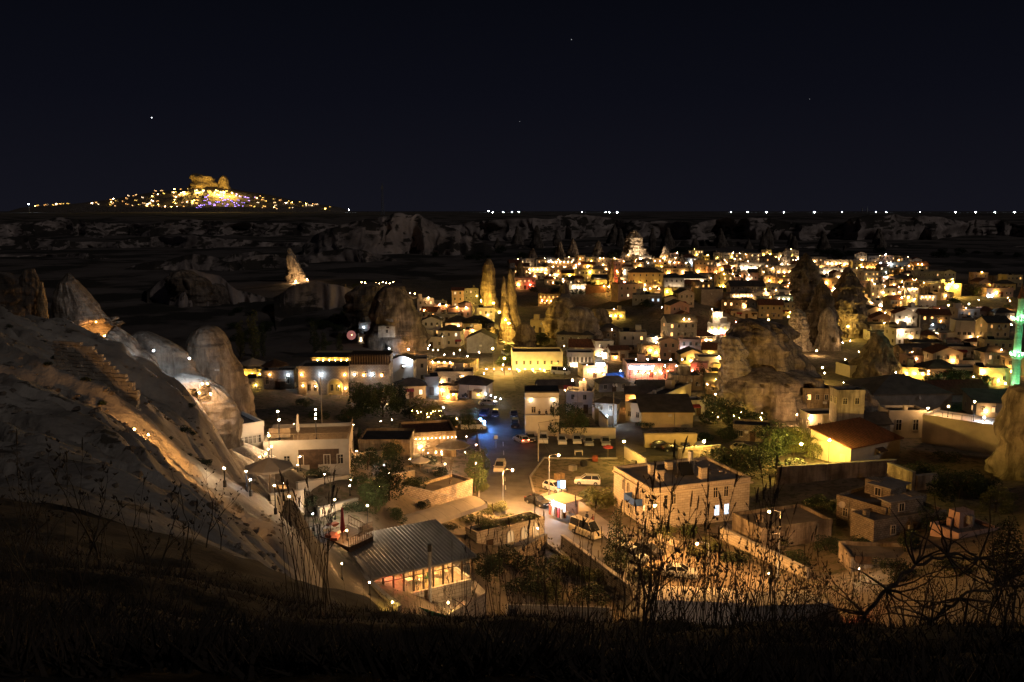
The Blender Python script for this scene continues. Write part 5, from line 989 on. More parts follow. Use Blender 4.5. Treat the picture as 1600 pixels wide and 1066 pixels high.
# turret
p = hit(882, 476); t = thing('turret', 'square stone turret with a pointed dark rock cap', 'turret', p); s_ = p.y / F; t['_px'] = (882, 458); b = MB(); b.box(-8 * s_, -8 * s_, -2, 8 * s_, 8 * s_, 18 * s_); obj('wall', b.mesh('wall', M_stonegrey), t)
obj('cap', MB().lathe([(9 * s_, 17.6 * s_), (8 * s_, 22 * s_), (4 * s_, 32 * s_), (.1, 38 * s_)], 12).mesh('cap', M_tuffdark), t)
# ---- white house with balcony
p = hit(847, 683); s_ = p.y / F; Wd = 54 * s_; hT = 70 * s_
t = thing('house', 'white three-storey house with people on its balcony and two wall lights', 'house', p); t['_px'] = (847, 640); LM['white balcony house'] = (847, 640)
b = MB(); b.box(-Wd / 2, 0, -2, Wd / 2, 8, 30 * s_); b.box(-Wd / 2, 1.6, 30 * s_, Wd / 2, 8, hT); obj('wall', b.mesh('wall', M_white), t)
obj('roof', MB().box(-Wd / 2 - .1, 1.3, hT + .01, Wd / 2 + .1, 8.1, hT + .25).mesh('roof', M_roof), t); obj('balcony', MB().box(-Wd / 2 - .05, -.05, 30 * s_ + .01, Wd / 2 + .05, .12, 30 * s_ + .75).box(-Wd / 2 - .05, .12, 30 * s_ + .01, -Wd / 2 + .1, 1.58, 30 * s_ + .75).mesh('balcony', M_white), t)
obj('cornice', MB().box(-Wd / 2 - .08, 1.45, hT - 1.1, Wd / 2 + .08, 1.597, hT - .9).mesh('cornice', M_plaster), t)
for x in (-.33, .33): bulb('wall_lamp', t, (x * Wd, 1.3, hT - 1.5), 60, .16, 'white')
for x in (-.25, .3): nwin(t, x * Wd, 1.6, 30 * s_ + .9, 0, 1.0, 1.3, False, M_plaster, M_dark)
for i, (x, lab) in enumerate(((-.08, 'person in dark clothes sitting at the balcony table of the white house, nearest its middle'), (.12, 'person in dark clothes on the balcony, sitting upright beside a companion'), (.3, 'person in dark clothes sitting alone toward the tree end of the balcony'))):
    person((p.x + x * Wd, p.y + .9, p.z + 30 * s_ + .45), PI * .2 * i, lab, 'sit')
tb = table_set((p.x + .02 * Wd, p.y + .75, p.z + 30 * s_ + .02), 'small cafe table between the people on the white balcony')
# ---- roof terrace railing and pergola on the flat house
q = hit(905, 646); s2 = q.y / F; zt = q.z + 34 * s2
railing('railing', [(q.x - 18 * s2, q.y + .3, zt), (q.x + 18 * s2, q.y + .3, zt), (q.x + 18 * s2, q.y + 4, zt)], 1.0, M_metal, 'thin dark railing around the roof terrace beside the white balcony house', step=.8)
post_lamp(886, 608, 2.6, 'warm', 900, 'starry warm lamp standing on the railed roof terrace', .22, at=Vector((q.x - 19 * s2 + 1.2, q.y + 1.5, zt + 2.6))); post_lamp(912, 607, 2.4, 'warm', 200, 'second smaller lamp on the railed roof terrace', .15, at=Vector((q.x + 8 * s2, q.y + 2, zt + 2.6)))
# ---- neon bar canopies
for x, y, wpx, lab in ((1002, 572, 38, 'long brilliant white neon canopy sign over the bar'), (938, 567, 14, 'short white neon sign strip at the end of the bar terrace')):
    q = hit(x, 590); q = W(x, y + 3, q.y - 2.5); s2 = q.y / F; t = thing('neon_sign', lab, 'sign', q); t['_px'] = (x, y); obj('panel', MB().box(-wpx / 2 * s2, -.15, -.35, wpx / 2 * s2, .15, .5).mesh('panel', emat('neon_white', (.75, .85, 1), 14)), t)
    b = MB(); b.box(-wpx / 2 * s2 - .2, -.3, .52, wpx / 2 * s2 + .2, 1.4, .62); obj('canopy', b.mesh('canopy', M_white), t)
    for k in (-1, 1): obj('post', MB().bar((k * wpx / 2 * s2 * .95, .6, -4), (k * wpx / 2 * s2 * .95, .6, .52), .06).mesh('post', M_metal), t)
q = hit(1000, 592); q = W(958, 592, q.y - 4); t = thing('blue_canopy', 'bluish lit sloping canvas canopy below the neon bar', 'canopy', q); s2 = q.y / F; t['_px'] = (958, 590); b = MB(); b.quad((-14 * s2, 0, -.4), (16 * s2, -2, .2), (20 * s2, 3, 1.4), (-10 * s2, 3, 1)); obj('cloth', b.mesh('cloth', M_blue), t)
for a_, c_ in ((-13, -.4), (15, .1)): obj('post', MB().bar((a_ * s2, 0, -5), (a_ * s2, 0, c_), .06).mesh('post', M_metal), t)
bulb('lamp', t, (2, 0, 2.2), 200, .12, 'cool')
# ---- oblique yellow-lit long house
def corner_house(bp, cp, ap, zt, z0, label, **k):
    B, Cc, A_ = Wz(*bp, zt), Wz(*cp, zt), Wz(*ap, zt); u = (Cc - B).to_2d(); w_ = u.length; u.normalize(); v = (A_ - B).to_2d(); dep = abs(u.x * v.y - u.y * v.x)
    mid = (B + Cc) / 2; return house(Vector((mid.x, mid.y, z0)), w_, zt - z0, dep, math.atan2(u.y, u.x), label, **k), w_, dep
t, _, _ = corner_house((1003, 634), (1080, 601), (985, 628), 4.0, 0, 'long oblique house with a yellow-lit wall and pale blue doorway', wall=M_plaster, n=5, floors=1, lit=.1, near=True, lamps=[(-5, 3.2, 'cool', 260, .12), (3, 1.2, 'yellow', 420, .1), (8, 1.2, 'yellow', 420, .1)], side=-1); t['_px'] = (1045, 615)
# ---- main stone building near the road
t, w_, dep = corner_house((1018, 767), (1172, 749), (957, 732), 5.8, 0, 'large two-storey pale stone building with a blue balcony and a cluttered flat roof', wall=M_stone, bare=True, clutter=False, rm=M_conc, sink=3); t['_px'] = (1070, 780); LM['blue-balconied stone building'] = (1070, 780)
def on(t_, x, y, z, rz, w1, h1, pm=M_dark): return nwin(t_, x, y, z, rz, w1, h1, False, M_plaster, pm)
for fx, z, pm, w1, h1 in ((.14, 3.4, M_dark, .8, 1.6), (.22, 3.4, M_dark, .8, 1.6), (.64, 3.6, M_dark, .9, 1.7), (.75, 3.6, M_dark, .9, 1.7), (.15, .3, M_dark, .9, .9), (.26, .8, M_dark, .6, .6)): on(t, (fx - .5) * w_, 0, z, 0, w1, h1, pm)
for fx in (.66, .76):
    on(t, (fx - .5) * w_, 0, .8, 0, 1.0, 1.7, winmat('cool', 2.2))
for fy in (.12, .26, .6, .72): on(t, -w_ / 2, (fy) * dep, 3.4, -PI / 2, .8, 1.6)
for fy in (.15, .5): on(t, -w_ / 2, (fy) * dep, .4, -PI / 2, .9, 1.8)
b = MB(); x0 = -w_ / 2; b.box(x0 - 1.3, dep * .22, 2.7, x0 - .003, dep * .5, 2.85); b.box(x0 - 1.3, dep * .22, 2.85, x0 - 1.22, dep * .5, 3.75); b.box(x0 - 1.22, dep * .22, 2.85, x0 - .003, dep * .22 + .08, 3.75); b.box(x0 - 1.22, dep * .5 - .08, 2.85, x0 - .003, dep * .5, 3.75); obj('balcony', b.mesh('balcony', M_blue), t)['label'] = 'blue-painted balcony'
obj('door', MB().box(x0 - .06, dep * .3, 2.86, x0 - .004, dep * .4, 4.9).mesh('door', M_wood), t)
obj('cornice', MB().box(-w_ / 2 - .35, -.35, 5.25, w_ / 2 + .35, -.063, 5.45).box(-w_ / 2 - .35, -.063, 5.25, -w_ / 2 - .063, dep, 5.45).mesh('cornice', M_plaster), t)
for i, (fx, fy, hh_) in enumerate(((.25, .62, 1.5), (.22, .35, 1.6), (.62, .25, 1.7), (.48, .75, 1.2))):
    x, y = (fx - .5) * w_, fy * dep; c = MB(); c.box(x - .5, y - .45, 5.69, x + .5, y + .45, 5.69 + hh_); ch = obj('chimney', c.mesh('chimney', M_stone), t); obj('chimney_cap', MB().box(x - .62, y - .57, 5.7 + hh_, x + .62, y + .57, 5.85 + hh_).mesh('chimney_cap', M_conc), ch)
sx, sy = .02 * w_, .42 * dep
sh = obj('solar_heater', MB().bar((sx + 1.6, sy + 1.4, 7.6), (sx + 1.6, sy + 1.4, 9.1), .42, n=14).mesh('solar_heater', M_steel), t)
obj('solar_panel', MB().quad((sx - 1.2, sy - .6, 6.0), (sx + .9, sy - .9, 6.0), (sx + 1.5, sy + 1.2, 7.5), (sx - .6, sy + 1.5, 7.5)).mesh('solar_panel', M_glass), sh)
c = MB()
for a_ in ((sx + 1.2, sy + 1.0), (sx + 2.0, sy + 1.0), (sx + 1.6, sy + 1.8), (sx - .6, sy + 1.4)): c.bar((a_[0], a_[1], 5.69), (a_[0], a_[1], 7.6), .05, n=5)
obj('stand', c.mesh('stand', M_steel), sh)
def dish(t_, x, y, z, r=.45):
    o = obj('satellite_dish', MB().lathe([(.02, 0), (r * .5, .05), (r, .2)], 14).mesh('satellite_dish', M_white), t_, (x, y, z + .8), (math.radians(70), 0, .6)); obj('mount', MB().bar((x, y, z), (x, y, z + .8), .03).mesh('mount', M_metal), t_)
dish(t, -.36 * w_, .2 * dep, 5.69); dish(t, .1 * w_, .6 * dep, 5.69, .35)
for i in range(26):   # odds and ends lying on the roof
    x, y, s_ = R.uniform(-.15, .47) * w_, R.uniform(.2, .95) * dep, R.uniform(.12, .4); obj('roof_debris', cached(('deb', i % 5), lambda: MB().box(-.5, -.5, 0, .5, .5, R.uniform(.4, 1)).mesh('roof_debris', [M_conc, M_wood, M_stone, M_metal, M_white][i % 5])), t, (x, y, 5.69), R.uniform(0, 3), (s_, s_ * R.uniform(.5, 2), s_))
for x, y in ((-.45, .05), (.3, .9), (.44, .3)): obj('aerial', MB().bar((x * w_, y * dep, 5.69), (x * w_, y * dep, 7.6), .03, n=5).mesh('aerial', M_metal), t)
# ---- stone cottages at lower right
CR = [((1308, 776), (1384, 798), (1330, 745), 4.2, 0.5, 'rubble stone block house with a little roof hut', dict(wall=M_rubble, n=3, lit=0)),
      ((1366, 818), (1478, 800), (1345, 800), 3.6, .8, 'flat rubble house with one brown shuttered window', dict(wall=M_rubble, n=2, lit=0)),
      ((1498, 838), (1560, 828), (1485, 815), 4.0, 1.0, 'pinkish lit cottage partly behind dark branches', dict(wall=M_pink, n=2, lit=0)),
      ((1330, 876), (1440, 880), (1320, 850), 2.6, .6, 'low brown yard wall house in front of the rubble cottages', dict(wall=M_tuff, n=0, lit=0, bare=True)),
      ((1190, 830), (1300, 815), (1178, 800), 2.5, 0, 'low courtyard wall house with a floodlit white pile beside it', dict(wall=M_tuff, bare=True))]
for bp, cp, ap, zt, z0, lab, kk in CR:
    t, w_, dep = corner_house(bp, cp, ap, zt, z0, lab, floors=1, near=True, clutter=True, lamps=[], rm=M_roofg, door=False, **kk); t['_px'] = bp
    if 'hut' in lab:
        hut = obj('roof_hut', MB().box(-w_ * .15, dep * .4, zt - z0 - .1, w_ * .25, dep * .8, zt - z0 + 1.9).mesh('roof_hut', M_rubble), t); obj('hut_roof', MB().box(-w_ * .2, dep * .35, zt - z0 + 1.91, w_ * .3, dep * .85, zt - z0 + 2.05).mesh('hut_roof', M_conc), hut); obj('window', win_mesh(1.1, 1.3, False, M_plaster, M_dark), hut, (0, dep * .4, zt - z0 + .3))
LM['rubble stone block house'] = (1345, 790); LM['pinkish cottage'] = (1525, 835)
# rust roofed house
t, w_, dep = corner_house((1330, 700), (1407, 684), (1325, 672), 3.6, 0, 'white-walled shed with a rust-red corrugated lean-to roof', wall=M_plaster, roof='shed', rm=M_tile, rise=2.0, bare=True); t['_px'] = (1366, 690); LM['rust-red roofed shed'] = (1366, 680)
obj('door', MB().box(-w_ / 2 - .05, 1.2, 0, -w_ / 2 - .003, 2.3, 2.0).mesh('door', M_white), t)
for i in range(22): x = -w_ / 2 - .4 + i * (w_ + .8) / 21; obj('roof_rib', cached(('rr', round(dep, 1)), lambda: MB().bar((0, -.45, .04), (0, dep + .45, 2.04 + .0), .05, n=4).mesh('roof_rib', M_tile)), t, (x, 0, 3.6))
# long retaining wall with lit terrace
A, Bq = Wz(1442, 652, 5.0), Wz(1572, 672, 5.0); A.z = 0; Bq.z = 0; u = (Bq - A); Lw = u.length
t = thing('terrace_building', 'long smooth beige wall carrying a lamplit roof terrace', 'building', A, math.atan2(u.y, u.x)); t['_px'] = (1505, 690); LM['long beige terrace wall'] = (1505, 690)
obj('wall', MB().box(0, 0, -4, Lw, 9, 5.0).mesh('wall', M_plaster), t); obj('parapet', MB().box(-.05, -.05, 4.9, Lw + .05, .2, 5.6).box(-.05, .2, 4.9, .2, 9.05, 5.6).mesh('parapet', M_plaster), t); obj('roof', MB().box(.25, .25, 5.01, Lw, 9, 5.06).mesh('roof', M_white), t)
tv = t
for i in range(9): obj('terrace_post', cached('tp', lambda: MB().bar((0, 0, 5.6), (0, 0, 6.6), .03).mesh('terrace_post', M_metal)), t, (i * Lw / 8.5 + .1, .1, 0))
obj('rail', MB().bar((0, .1, 6.6), (Lw, .1, 6.6), .03).mesh('rail', M_metal), t)
for (x, y, c, P, lab) in ((1450, 638, 'warm', 420, 'starry warm lamp at the near end of the beige terrace'), (1482, 635, 'warm', 420, 'starry warm lamp in the middle of the beige terrace'), (1523, 628, 'orange', 380, 'starry amber lamp above the small kiosk on the beige terrace'), (1538, 652, 'cool', 420, 'starry bluish white lamp low on the beige terrace')):
    p = W(x, y, A.y + (Bq.y - A.y) * (x - 1442) / 130 + 3.2); post_lamp(x, y, p.z - 5.06, c, P, lab, .17, at=p)
# ---- hotel row in the left middle
def vhn(px, py, w_, h_, lab, **k): return vh(px, py, w_, h_, lab, near=True, **k)
t = vhn(434, 608, 52, 28, 'small stone guesthouse with one orange and one white uplight', wall=M_stonegrey, n=3, floors=1, lit=0, win=(1, 1.9), lamps=[(.28, .85, 'orange', 75, .1, -.3), (.82, .8, 'cool', 90, .12, -.3), (.4, -.05, 'white', 120, .2, -1.5), (.62, -.15, 'white', 120, .2, -1.6)], rz=.1)
vhn(397, 611, 30, 18, 'low stone annexe with a golden uplight', wall=M_stonegrey, bare=True, lamps=[(.6, .55, 'yellow', 80, .12, -.4), (.6, -.1, 'yellow', 60, .12, -.4)], rz=.25)
vhn(395, 590, 46, 12, 'parasol terrace wall glowing yellow above the stone annexe', wall=M_yellow, bare=True, lamps=L1(3, 'yellow', 80, .5, .1), off=2, rz=.05)
t = vh(506, 617, 80, 44, 'guesthouse with two great glowing stone arches', wall=M_stonegrey, bare=True, lamps=[(.08, .75, 'orange', 130, .13), (.1, .35, 'orange', 90, .13), (.46, .75, 'cool', 110, .13), (.93, .75, 'orange', 110, .13), (.94, .25, 'orange', 140, .15)], rz=.0, clutter=False); LM['great glowing arches'] = (506, 600)
p = hit(506, 617); s_ = p.y / F
for cx, r_, wc in ((-18, 10, 'warm'), (18, 12.5, 'yellow')):
    b = MB(); rr = r_ * s_
    pts = [(rr * math.cos(a), rr * math.sin(a) + 14 * s_) for a in np.linspace(0, PI, 14)]; ins = [(x * .84, 14 * s_ + (z - 14 * s_) * .84) for x, z in pts]
    for i in range(13): b.quad((pts[i][0], -.35, pts[i][1]), (pts[i + 1][0], -.35, pts[i + 1][1]), (ins[i + 1][0], -.35, ins[i + 1][1]), (ins[i][0], -.35, ins[i][1])); b.quad((pts[i + 1][0], -.35, pts[i + 1][1]), (pts[i][0], -.35, pts[i][1]), (pts[i][0], 0, pts[i][1]), (pts[i + 1][0], 0, pts[i + 1][1])); b.quad((ins[i][0], -.35, ins[i][1]), (ins[i + 1][0], -.35, ins[i + 1][1]), (ins[i + 1][0], 0, ins[i + 1][1]), (ins[i][0], 0, ins[i][1]))
    b.box(-rr, -.35, 0, -rr * .84, 0, 14 * s_); b.box(rr * .84, -.35, 0, rr, 0, 14 * s_); a_ = obj('arch', b.mesh('arch', M_plaster), t, (cx * s_, 0, 0))
    obj('niche', MB().poly([(-rr * .84, -.04, 0), (rr * .84, -.04, 0)] + [(x, -.04, z) for x, z in ins]).mesh('niche', M_yellow if wc == 'yellow' else M_white), a_); bulb('wall_lamp', a_, (rr * .6, -.9, 15 * s_), 110, .12, wc)
    for k in (-.5, .5): obj('window', win_mesh(.9, 1.8, False, M_plaster, M_dark), a_, (k * 1.4, -.07, .9))
t = vh(520, 575, 70, 17, 'roof terrace restaurant glowing amber under a flat dark canopy', wall=M_yellow, off=4.2, lit=1, lc='orange', ls=1.1, n=7, floors=1, door=False, lamps=L1(6, 'yellow', 60, .75, .1), clutter=False, rz=0, win=(1.6, 1.6), sink=1); LM['amber roof restaurant'] = (515, 565)
p = Vector(t.location); obj('canopy', MB().box(-10, -2.4, 17 * p.y / F + .4, 5.6, 4, 17 * p.y / F + .6).mesh('canopy', M_roof), t)
t = vhn(578, 620, 62, 50, 'two-storey hotel with white and orange wall lights under a dark roof balcony', wall=M_stonegrey, n=4, floors=2, lit=.15, lamps=[(.12, .72, 'white', 120, .13, -.3), (.36, .70, 'orange', 90, .13, -.3), (.58, .72, 'cool', 140, .15, -.3), (.82, .70, 'orange', 90, .13, -.3)], rz=0, clutter=False); LM['hotel with dark roof balcony'] = (578, 590)
p = Vector(t.location); s_ = p.y / F; b = MB(); b.box(-32 * s_, -.6, 50 * s_ + .36, 32 * s_, 6, 50 * s_ + .5); b.box(-33 * s_, -1.0, 66 * s_, 33 * s_, 7, 67 * s_); b.box(-32 * s_, 2.5, 50 * s_ + .5, 32 * s_, 6, 66 * s_); obj('roof_storey', b.mesh('roof_storey', M_wood), t)
for i in range(16): obj('roof_post', cached('rp', lambda: MB().box(-.07, -.07, 0, .07, .07, 15.5 * s_).mesh('roof_post', M_woodl)), t, ((i / 15 - .5) * 61 * s_, -.5, 50 * s_ + .5))
t = vhn(630, 604, 34, 44, 'narrow blue-lit house with a gabled dormer', wall=M_white, roof='gable_x', rm=M_roof, n=1, floors=2, lit=0, lamps=[(.75, .98, 'cool', 420, .15, -.6)], rz=-.1, door=False)
# ---- left terraces near
def slab(name, lab, cat, pts, z0, z1, m, px=None):
    o0 = Vector((pts[0][0], pts[0][1], z0)); t = thing(name, lab, cat, o0); b = MB(); P = [(x - o0.x, y - o0.y) for x, y in pts]; n = len(P)
    b.poly([(x, y, z1 - z0) for x, y in P]); [b.quad((*P[i], 0), (*P[(i + 1) % n], 0), (*P[(i + 1) % n], z1 - z0), (*P[i], z1 - z0)) for i in range(n)]; obj('wall', b.mesh('wall', m), t)
    if px: t['_px'] = px
    return t
t, w_, dep = corner_house((318, 676), (412, 662), (298, 650), 18.6, 14.0, 'white terraced house with a dark flat roof below the glowing cave house', wall=M_white, bare=True, rm=M_roof, clutter=False); t['_px'] = (360, 660); LM['white terraced house'] = (360, 665)
for i in range(5): nwin(t, w_ * (.12 + .07 * i), 0, 2.2, 0, .8, 1.1, False, M_white, M_dark)
t, w_, dep = corner_house((322, 705), (418, 700), (318, 690), 15.4, 12.0, 'lower white terrace house with a grey awning beside the slope', wall=M_white, bare=True, rm=M_roofg, clutter=False); t['_px'] = (370, 708)
t, w_, dep = corner_house((412, 694), (545, 690), (408, 668), 16.6, 12.5, 'long pale terrace building with a railed deck and lamps', wall=M_plaster, n=6, floors=1, lit=.4, near=True, rm=M_woodl, clutter=False); t['_px'] = (478, 680); LM['railed lamp deck'] = (478, 660)
obj('wooden_screen', MB().box(-w_ * .1, -.08, 1.2, w_ * .38, -.003, 3.2).mesh('wooden_screen', M_wood), t)
T0 = Vector(t.location); rt = t.rotation_euler[2]
def loc_on(t_, x, y, z): return Vector(t_.location) + Matrix.Rotation(t_.rotation_euler[2], 3, 'Z') @ Vector((x, y, z))
railing('railing', [loc_on(t, -w_ / 2, .3, 4.3), loc_on(t, w_ / 2, .3, 4.3), loc_on(t, w_ / 2, dep, 4.3)], .9, M_woodl, 'pale wooden railing along the front of the lamp deck', step=.45)
for (x, y, P, lab) in ((434, 643, 220, 'upper starry lamp on the lamp deck beside the closed tall parasol'), (436, 656, 110, 'lower of the two stacked lamps on the lamp deck'), (493, 640, 110, 'topmost of three lamps at the corner of the lamp deck'), (493, 647, 100, 'middle of three lamps at the corner of the lamp deck'), (493, 654, 110, 'lowest of three lamps at the corner of the lamp deck')):
    q = W(x, y, T0.y + (1.2 if x < 450 else 1.2)); post_lamp(x, y, max(.5, q.z - 16.8), 'warm', P, lab, .12, at=q)
parasol(loc_on(t, -1.2, 1.6, 4.2), 1.4, 3.3, M_fab, 'tall closed beige parasol on the lamp deck', True)
obj('bench', MB().box(-w_ / 2 + .3, 2.2, 4.31, -w_ / 2 + 3, 2.8, 4.8).box(-w_ / 2 + .3, 2.8, 4.31, -w_ / 2 + 3, 2.95, 5.4).mesh('bench', M_woodl), t)
for i, (bp, cp, ap, zt, z0, lab) in enumerate([((415, 722), (478, 722), (412, 700), 13.9, 11.5, 'pale lounge building with a tent roof below the lamp deck'), ((480, 718), (545, 708), (478, 695), 14.2, 11.5, 'second tented lounge with warm curtains beside the pale lounge'), ((398, 745), (470, 738), (384, 734), 12.9, 10.5, 'low white parapet terrace below the tented lounges'), ((655, 778), (738, 752), (650, 760), 3.8, 1.0, 'ochre lit retaining house behind the leafless tree'), ((630, 680), (712, 676), (628, 662), 5.0, 1.0, 'low restaurant with a rust-red flat roof and fairy lights'), ((560, 690), (640, 690), (556, 672), 5.6, 2.0, 'brown pavilion with two dark pyramid hedges in front')]):
    t, w_, dep = corner_house(bp, cp, ap, zt, z0, lab, wall=(M_plaster, M_yellow, M_white, M_rubble, M_tuffgold, M_tuffgold)[i], bare=i != 1, floors=1, n=3, lit=.6, rm=(M_roofg, M_roofg, M_pave, M_roofg, M_tile, M_roof)[i], roof=('hip', 'hip', 'flat', 'flat', 'flat', 'flat')[i], rise=.9, clutter=False, near=True, door=False,
        lamps=[(-2, 1.6, 'warm', 60, .1), (2, 1.6, 'warm', 60, .1)] if i in (0, 1, 4) else []); t['_px'] = bp
    if i == 4:
        for k in range(14): bulb('fairy_light', t, ((k / 13 - .5) * w_, -.3, 3.2), 14, .07, 'warm')
        LM['rust-red roofed restaurant'] = (670, 668)
for x, y, h, c, P, lab in [(420, 681, 3.0, 'white', 330, 'brightest starry lamp beside the dark awning'), (419, 702, 1.6, 'warm', 160, 'wide warm lamp at the lounge corner'), (424, 698, 2.2, 'warm', 70, 'small lamp just above the wide warm lamp'), (406, 714, 1.2, 'warm', 80, 'low lamp on the edge of the black pool'), (468, 702, 1.6, 'warm', 90, 'lamp between the two tented lounges'), (469, 714, 1.8, 'warm', 150, 'starry lamp on the steps below the tented lounges'), (465, 727, 1.0, 'warm', 80, 'low lamp at the foot of the steps'), (500, 694, 1.8, 'warm', 90, 'lamp glowing under the second tent'), (543, 697, 2.0, 'white', 90, 'upper lamp at the end of the second tent'), (547, 707, 1.6, 'white', 120, 'lower lamp at the end of the second tent'),
    (350, 732, 1.0, 'white', 150, 'starry lamp on the bare rock rim'), (391, 750, .9, 'cool', 40, 'tiny lamp at the edge of the pale slope'), (429, 759, 1.8, 'warm', 110, 'lamp behind the beige parasol'), (452, 776, 2.0, 'white', 190, 'starry lamp at the stair top below the parasol terrace'), (523, 781, 2.2, 'white', 210, 'starry lamp in the dark garden'), (574, 790, 2.6, 'white', 330, 'starry lamp on a white post beside the round bush'), (489, 803, 1.6, 'cool', 190, 'bluish lamp above the blue stair rail'), (542, 829, 1.6, 'warm', 150, 'starry lamp beside the closed pink parasol'), (534, 881, 1.4, 'warm', 28, 'yellow lamp on the diagonal garden wall'), (577, 910, 1.2, 'warm', 30, 'lamp at the near end of the glass restaurant'), (613, 941, 1.0, 'yellow', 40, 'lamp at the foot of the diagonal wall'), (700, 942, 1.5, 'warm', 120, 'starry lamp on the brick terrace before the restaurant'), (717, 909, 1.5, 'warm', 110, 'lamp at the corner of the brick terrace'),
    (600, 727, 1.6, 'cool', 60, 'small lamp in the bushes beyond the dark garden'), (608, 740, 1.6, 'warm', 80, 'lamp in the bushes beside the leafless tree'), (631, 707, 1.4, 'yellow', 70, 'yellow-green lamp under the hedge'), (658, 698, 1.6, 'white', 120, 'starry lamp beside the white parasol'), (681, 707, 1.8, 'warm', 140, 'brightest lamp of the white parasol terrace'), (690, 710, 1.6, 'warm', 120, 'second bright lamp of the white parasol terrace'), (696, 725, 1.5, 'white', 160, 'white lamp under the leafless tree'), (703, 696, 1.8, 'warm', 80, 'lamp under the large dark parasol'), (744, 695, 2.0, 'warm', 80, 'upper lamp on the flowering tree by the road'), (744, 724, 1.5, 'warm', 60, 'lower lamp on the flowering tree by the road'), (557, 705, 1.6, 'warm', 60, 'lamp beside the pyramid hedges'),
    (600, 620, 2.2, 'white', 160, 'white lamp on the ivy garden gate'), (609, 617, 2.2, 'white', 160, 'second white lamp on the ivy garden gate'), (693, 637, 2.0, 'cool', 130, 'cool lamp beside the tree hung with fairy lights'), (714, 655, 1.8, 'orange', 70, 'small orange lamp before the bluish tree'), (677, 547, 2.4, 'white', 120, 'slim lamp at the end of the terrace cafe'), (718, 547, 2.6, 'white', 220, 'bright lamp over the terrace cafe'), (749, 551, 2.6, 'white', 220, 'bright lamp at the corner of the terrace cafe'), (709, 553, 2.2, 'white', 160, 'lamp in the middle of the terrace cafe'),
    (786, 570, 2.6, 'white', 300, 'round white lamp under the small tree by the yellow street'), (948, 650, 2.6, 'cool', 260, 'bluish white lamp beside the tall pole'), (1245, 648, 2.6, 'warm', 420, 'starry lamp by the pale arch under the cave rock'), (1158, 644, 2.0, 'yellow', 120, 'yellow lamp glowing through the dark tree'), (1113, 645, 2.0, 'yellow', 130, 'lamp behind the hedge by the carport'), (1122, 652, 1.6, 'yellow', 130, 'second lamp behind the hedge by the carport'),
    (1343, 889, 1.6, 'white', 120, 'starry lamp in the yard seen through the dark branches'), (1201, 896, 1.4, 'warm', 100, 'lamp beyond the weeds at the edge of the earth lot'), (1170, 931, 1.4, 'warm', 200, 'lamp among the stalks above the pale tent'), (1247, 948, 1.4, 'white', 260, 'white lamp among the stalks beside the pale tent'), (1303, 962, 1.4, 'red', 120, 'pinkish lamp among the stalks')]:
    post_lamp(x, y, h, c, P * (1.9 if not (y > 700 and x < 500) else .5), lab, .065 if y > 700 else .085, dmin=38)
# ================================================================ glass restaurant with metal roof
zt, z0 = 12.0, 9.2
t, w_, dep = corner_house((566, 905), (736, 868), (530, 856), zt, z0, 'glass-walled restaurant with a ribbed metal roof and bright room', wall=M_wood, roof='shed', rise=.9, rm=M_sheet, bare=True, clutter=False); t['_px'] = (650, 880); LM['glass-walled restaurant'] = (650, 885)
for ch in list(t.children):
    if ch.name.startswith('wall'): bpy.data.objects.remove(ch)
hh_ = zt - z0; b = MB(); b.box(-w_ / 2, 0, -3, w_ / 2, .25, .3); b.box(-w_ / 2, dep - .2, -3, w_ / 2, dep, hh_ + .8); b.box(w_ / 2 - .2, .25, -3, w_ / 2, dep - .2, .5); b.box(-w_ / 2, .25, -3, -w_ / 2 + .2, dep - .2, .5); obj('wall', b.mesh('wall', M_stone), t)
obj('room_floor', MB().box(-w_ / 2 + .2, .25, -.1, w_ / 2 - .2, dep - .2, .05).mesh('room_floor', M_woodl), t)
gl = bpy.data.materials.new('clear_glass'); gl.use_nodes = True; g_ = gl.node_tree.nodes['Principled BSDF']; g_.inputs['Alpha'].default_value = .18; g_.inputs['Roughness'].default_value = .05; g_.inputs['Base Color'].default_value = (.6, .65, .6, 1)
n_ = 11
for i in range(n_):
    x = -w_ / 2 + (i + .5) * w_ / n_; f_ = obj('window', cached('gf', lambda: MB().box(-w_ / n_ / 2, -.05, 0, -w_ / n_ / 2 + .08, .08, hh_ - .5).box(w_ / n_ / 2 - .08, -.05, 0, w_ / n_ / 2, .08, hh_ - .5).box(-w_ / n_ / 2 + .08, -.04, 1.55, w_ / n_ / 2 - .08, .07, 1.62).mesh('window', M_wood)), t, (x, 0, .45))
    obj('pane', cached('gp', lambda: MB().quad((-w_ / n_ / 2 + .08, 0, 0), (w_ / n_ / 2 - .08, 0, 0), (w_ / n_ / 2 - .08, 0, hh_ - .5), (-w_ / n_ / 2 + .08, 0, hh_ - .5)).mesh('pane', gl)), f_)
for i in range(32): x = -w_ / 2 - .4 + i * (w_ + .8) / 31; obj('roof_rib', cached('mrr', lambda: MB().bar((0, -.45, .05), (0, dep + .45, .95), .045, n=4).mesh('roof_rib', M_sheet)), t, (x, 0, hh_))
for i in range(7): bulb('ceiling_lamp', t, ((i / 6 - .5) * w_ * .85, dep * R.uniform(.2, .6), hh_ - .25), 480, .09, ('warm', 'warm', 'red', 'warm', 'yellow', 'warm', 'warm')[i])
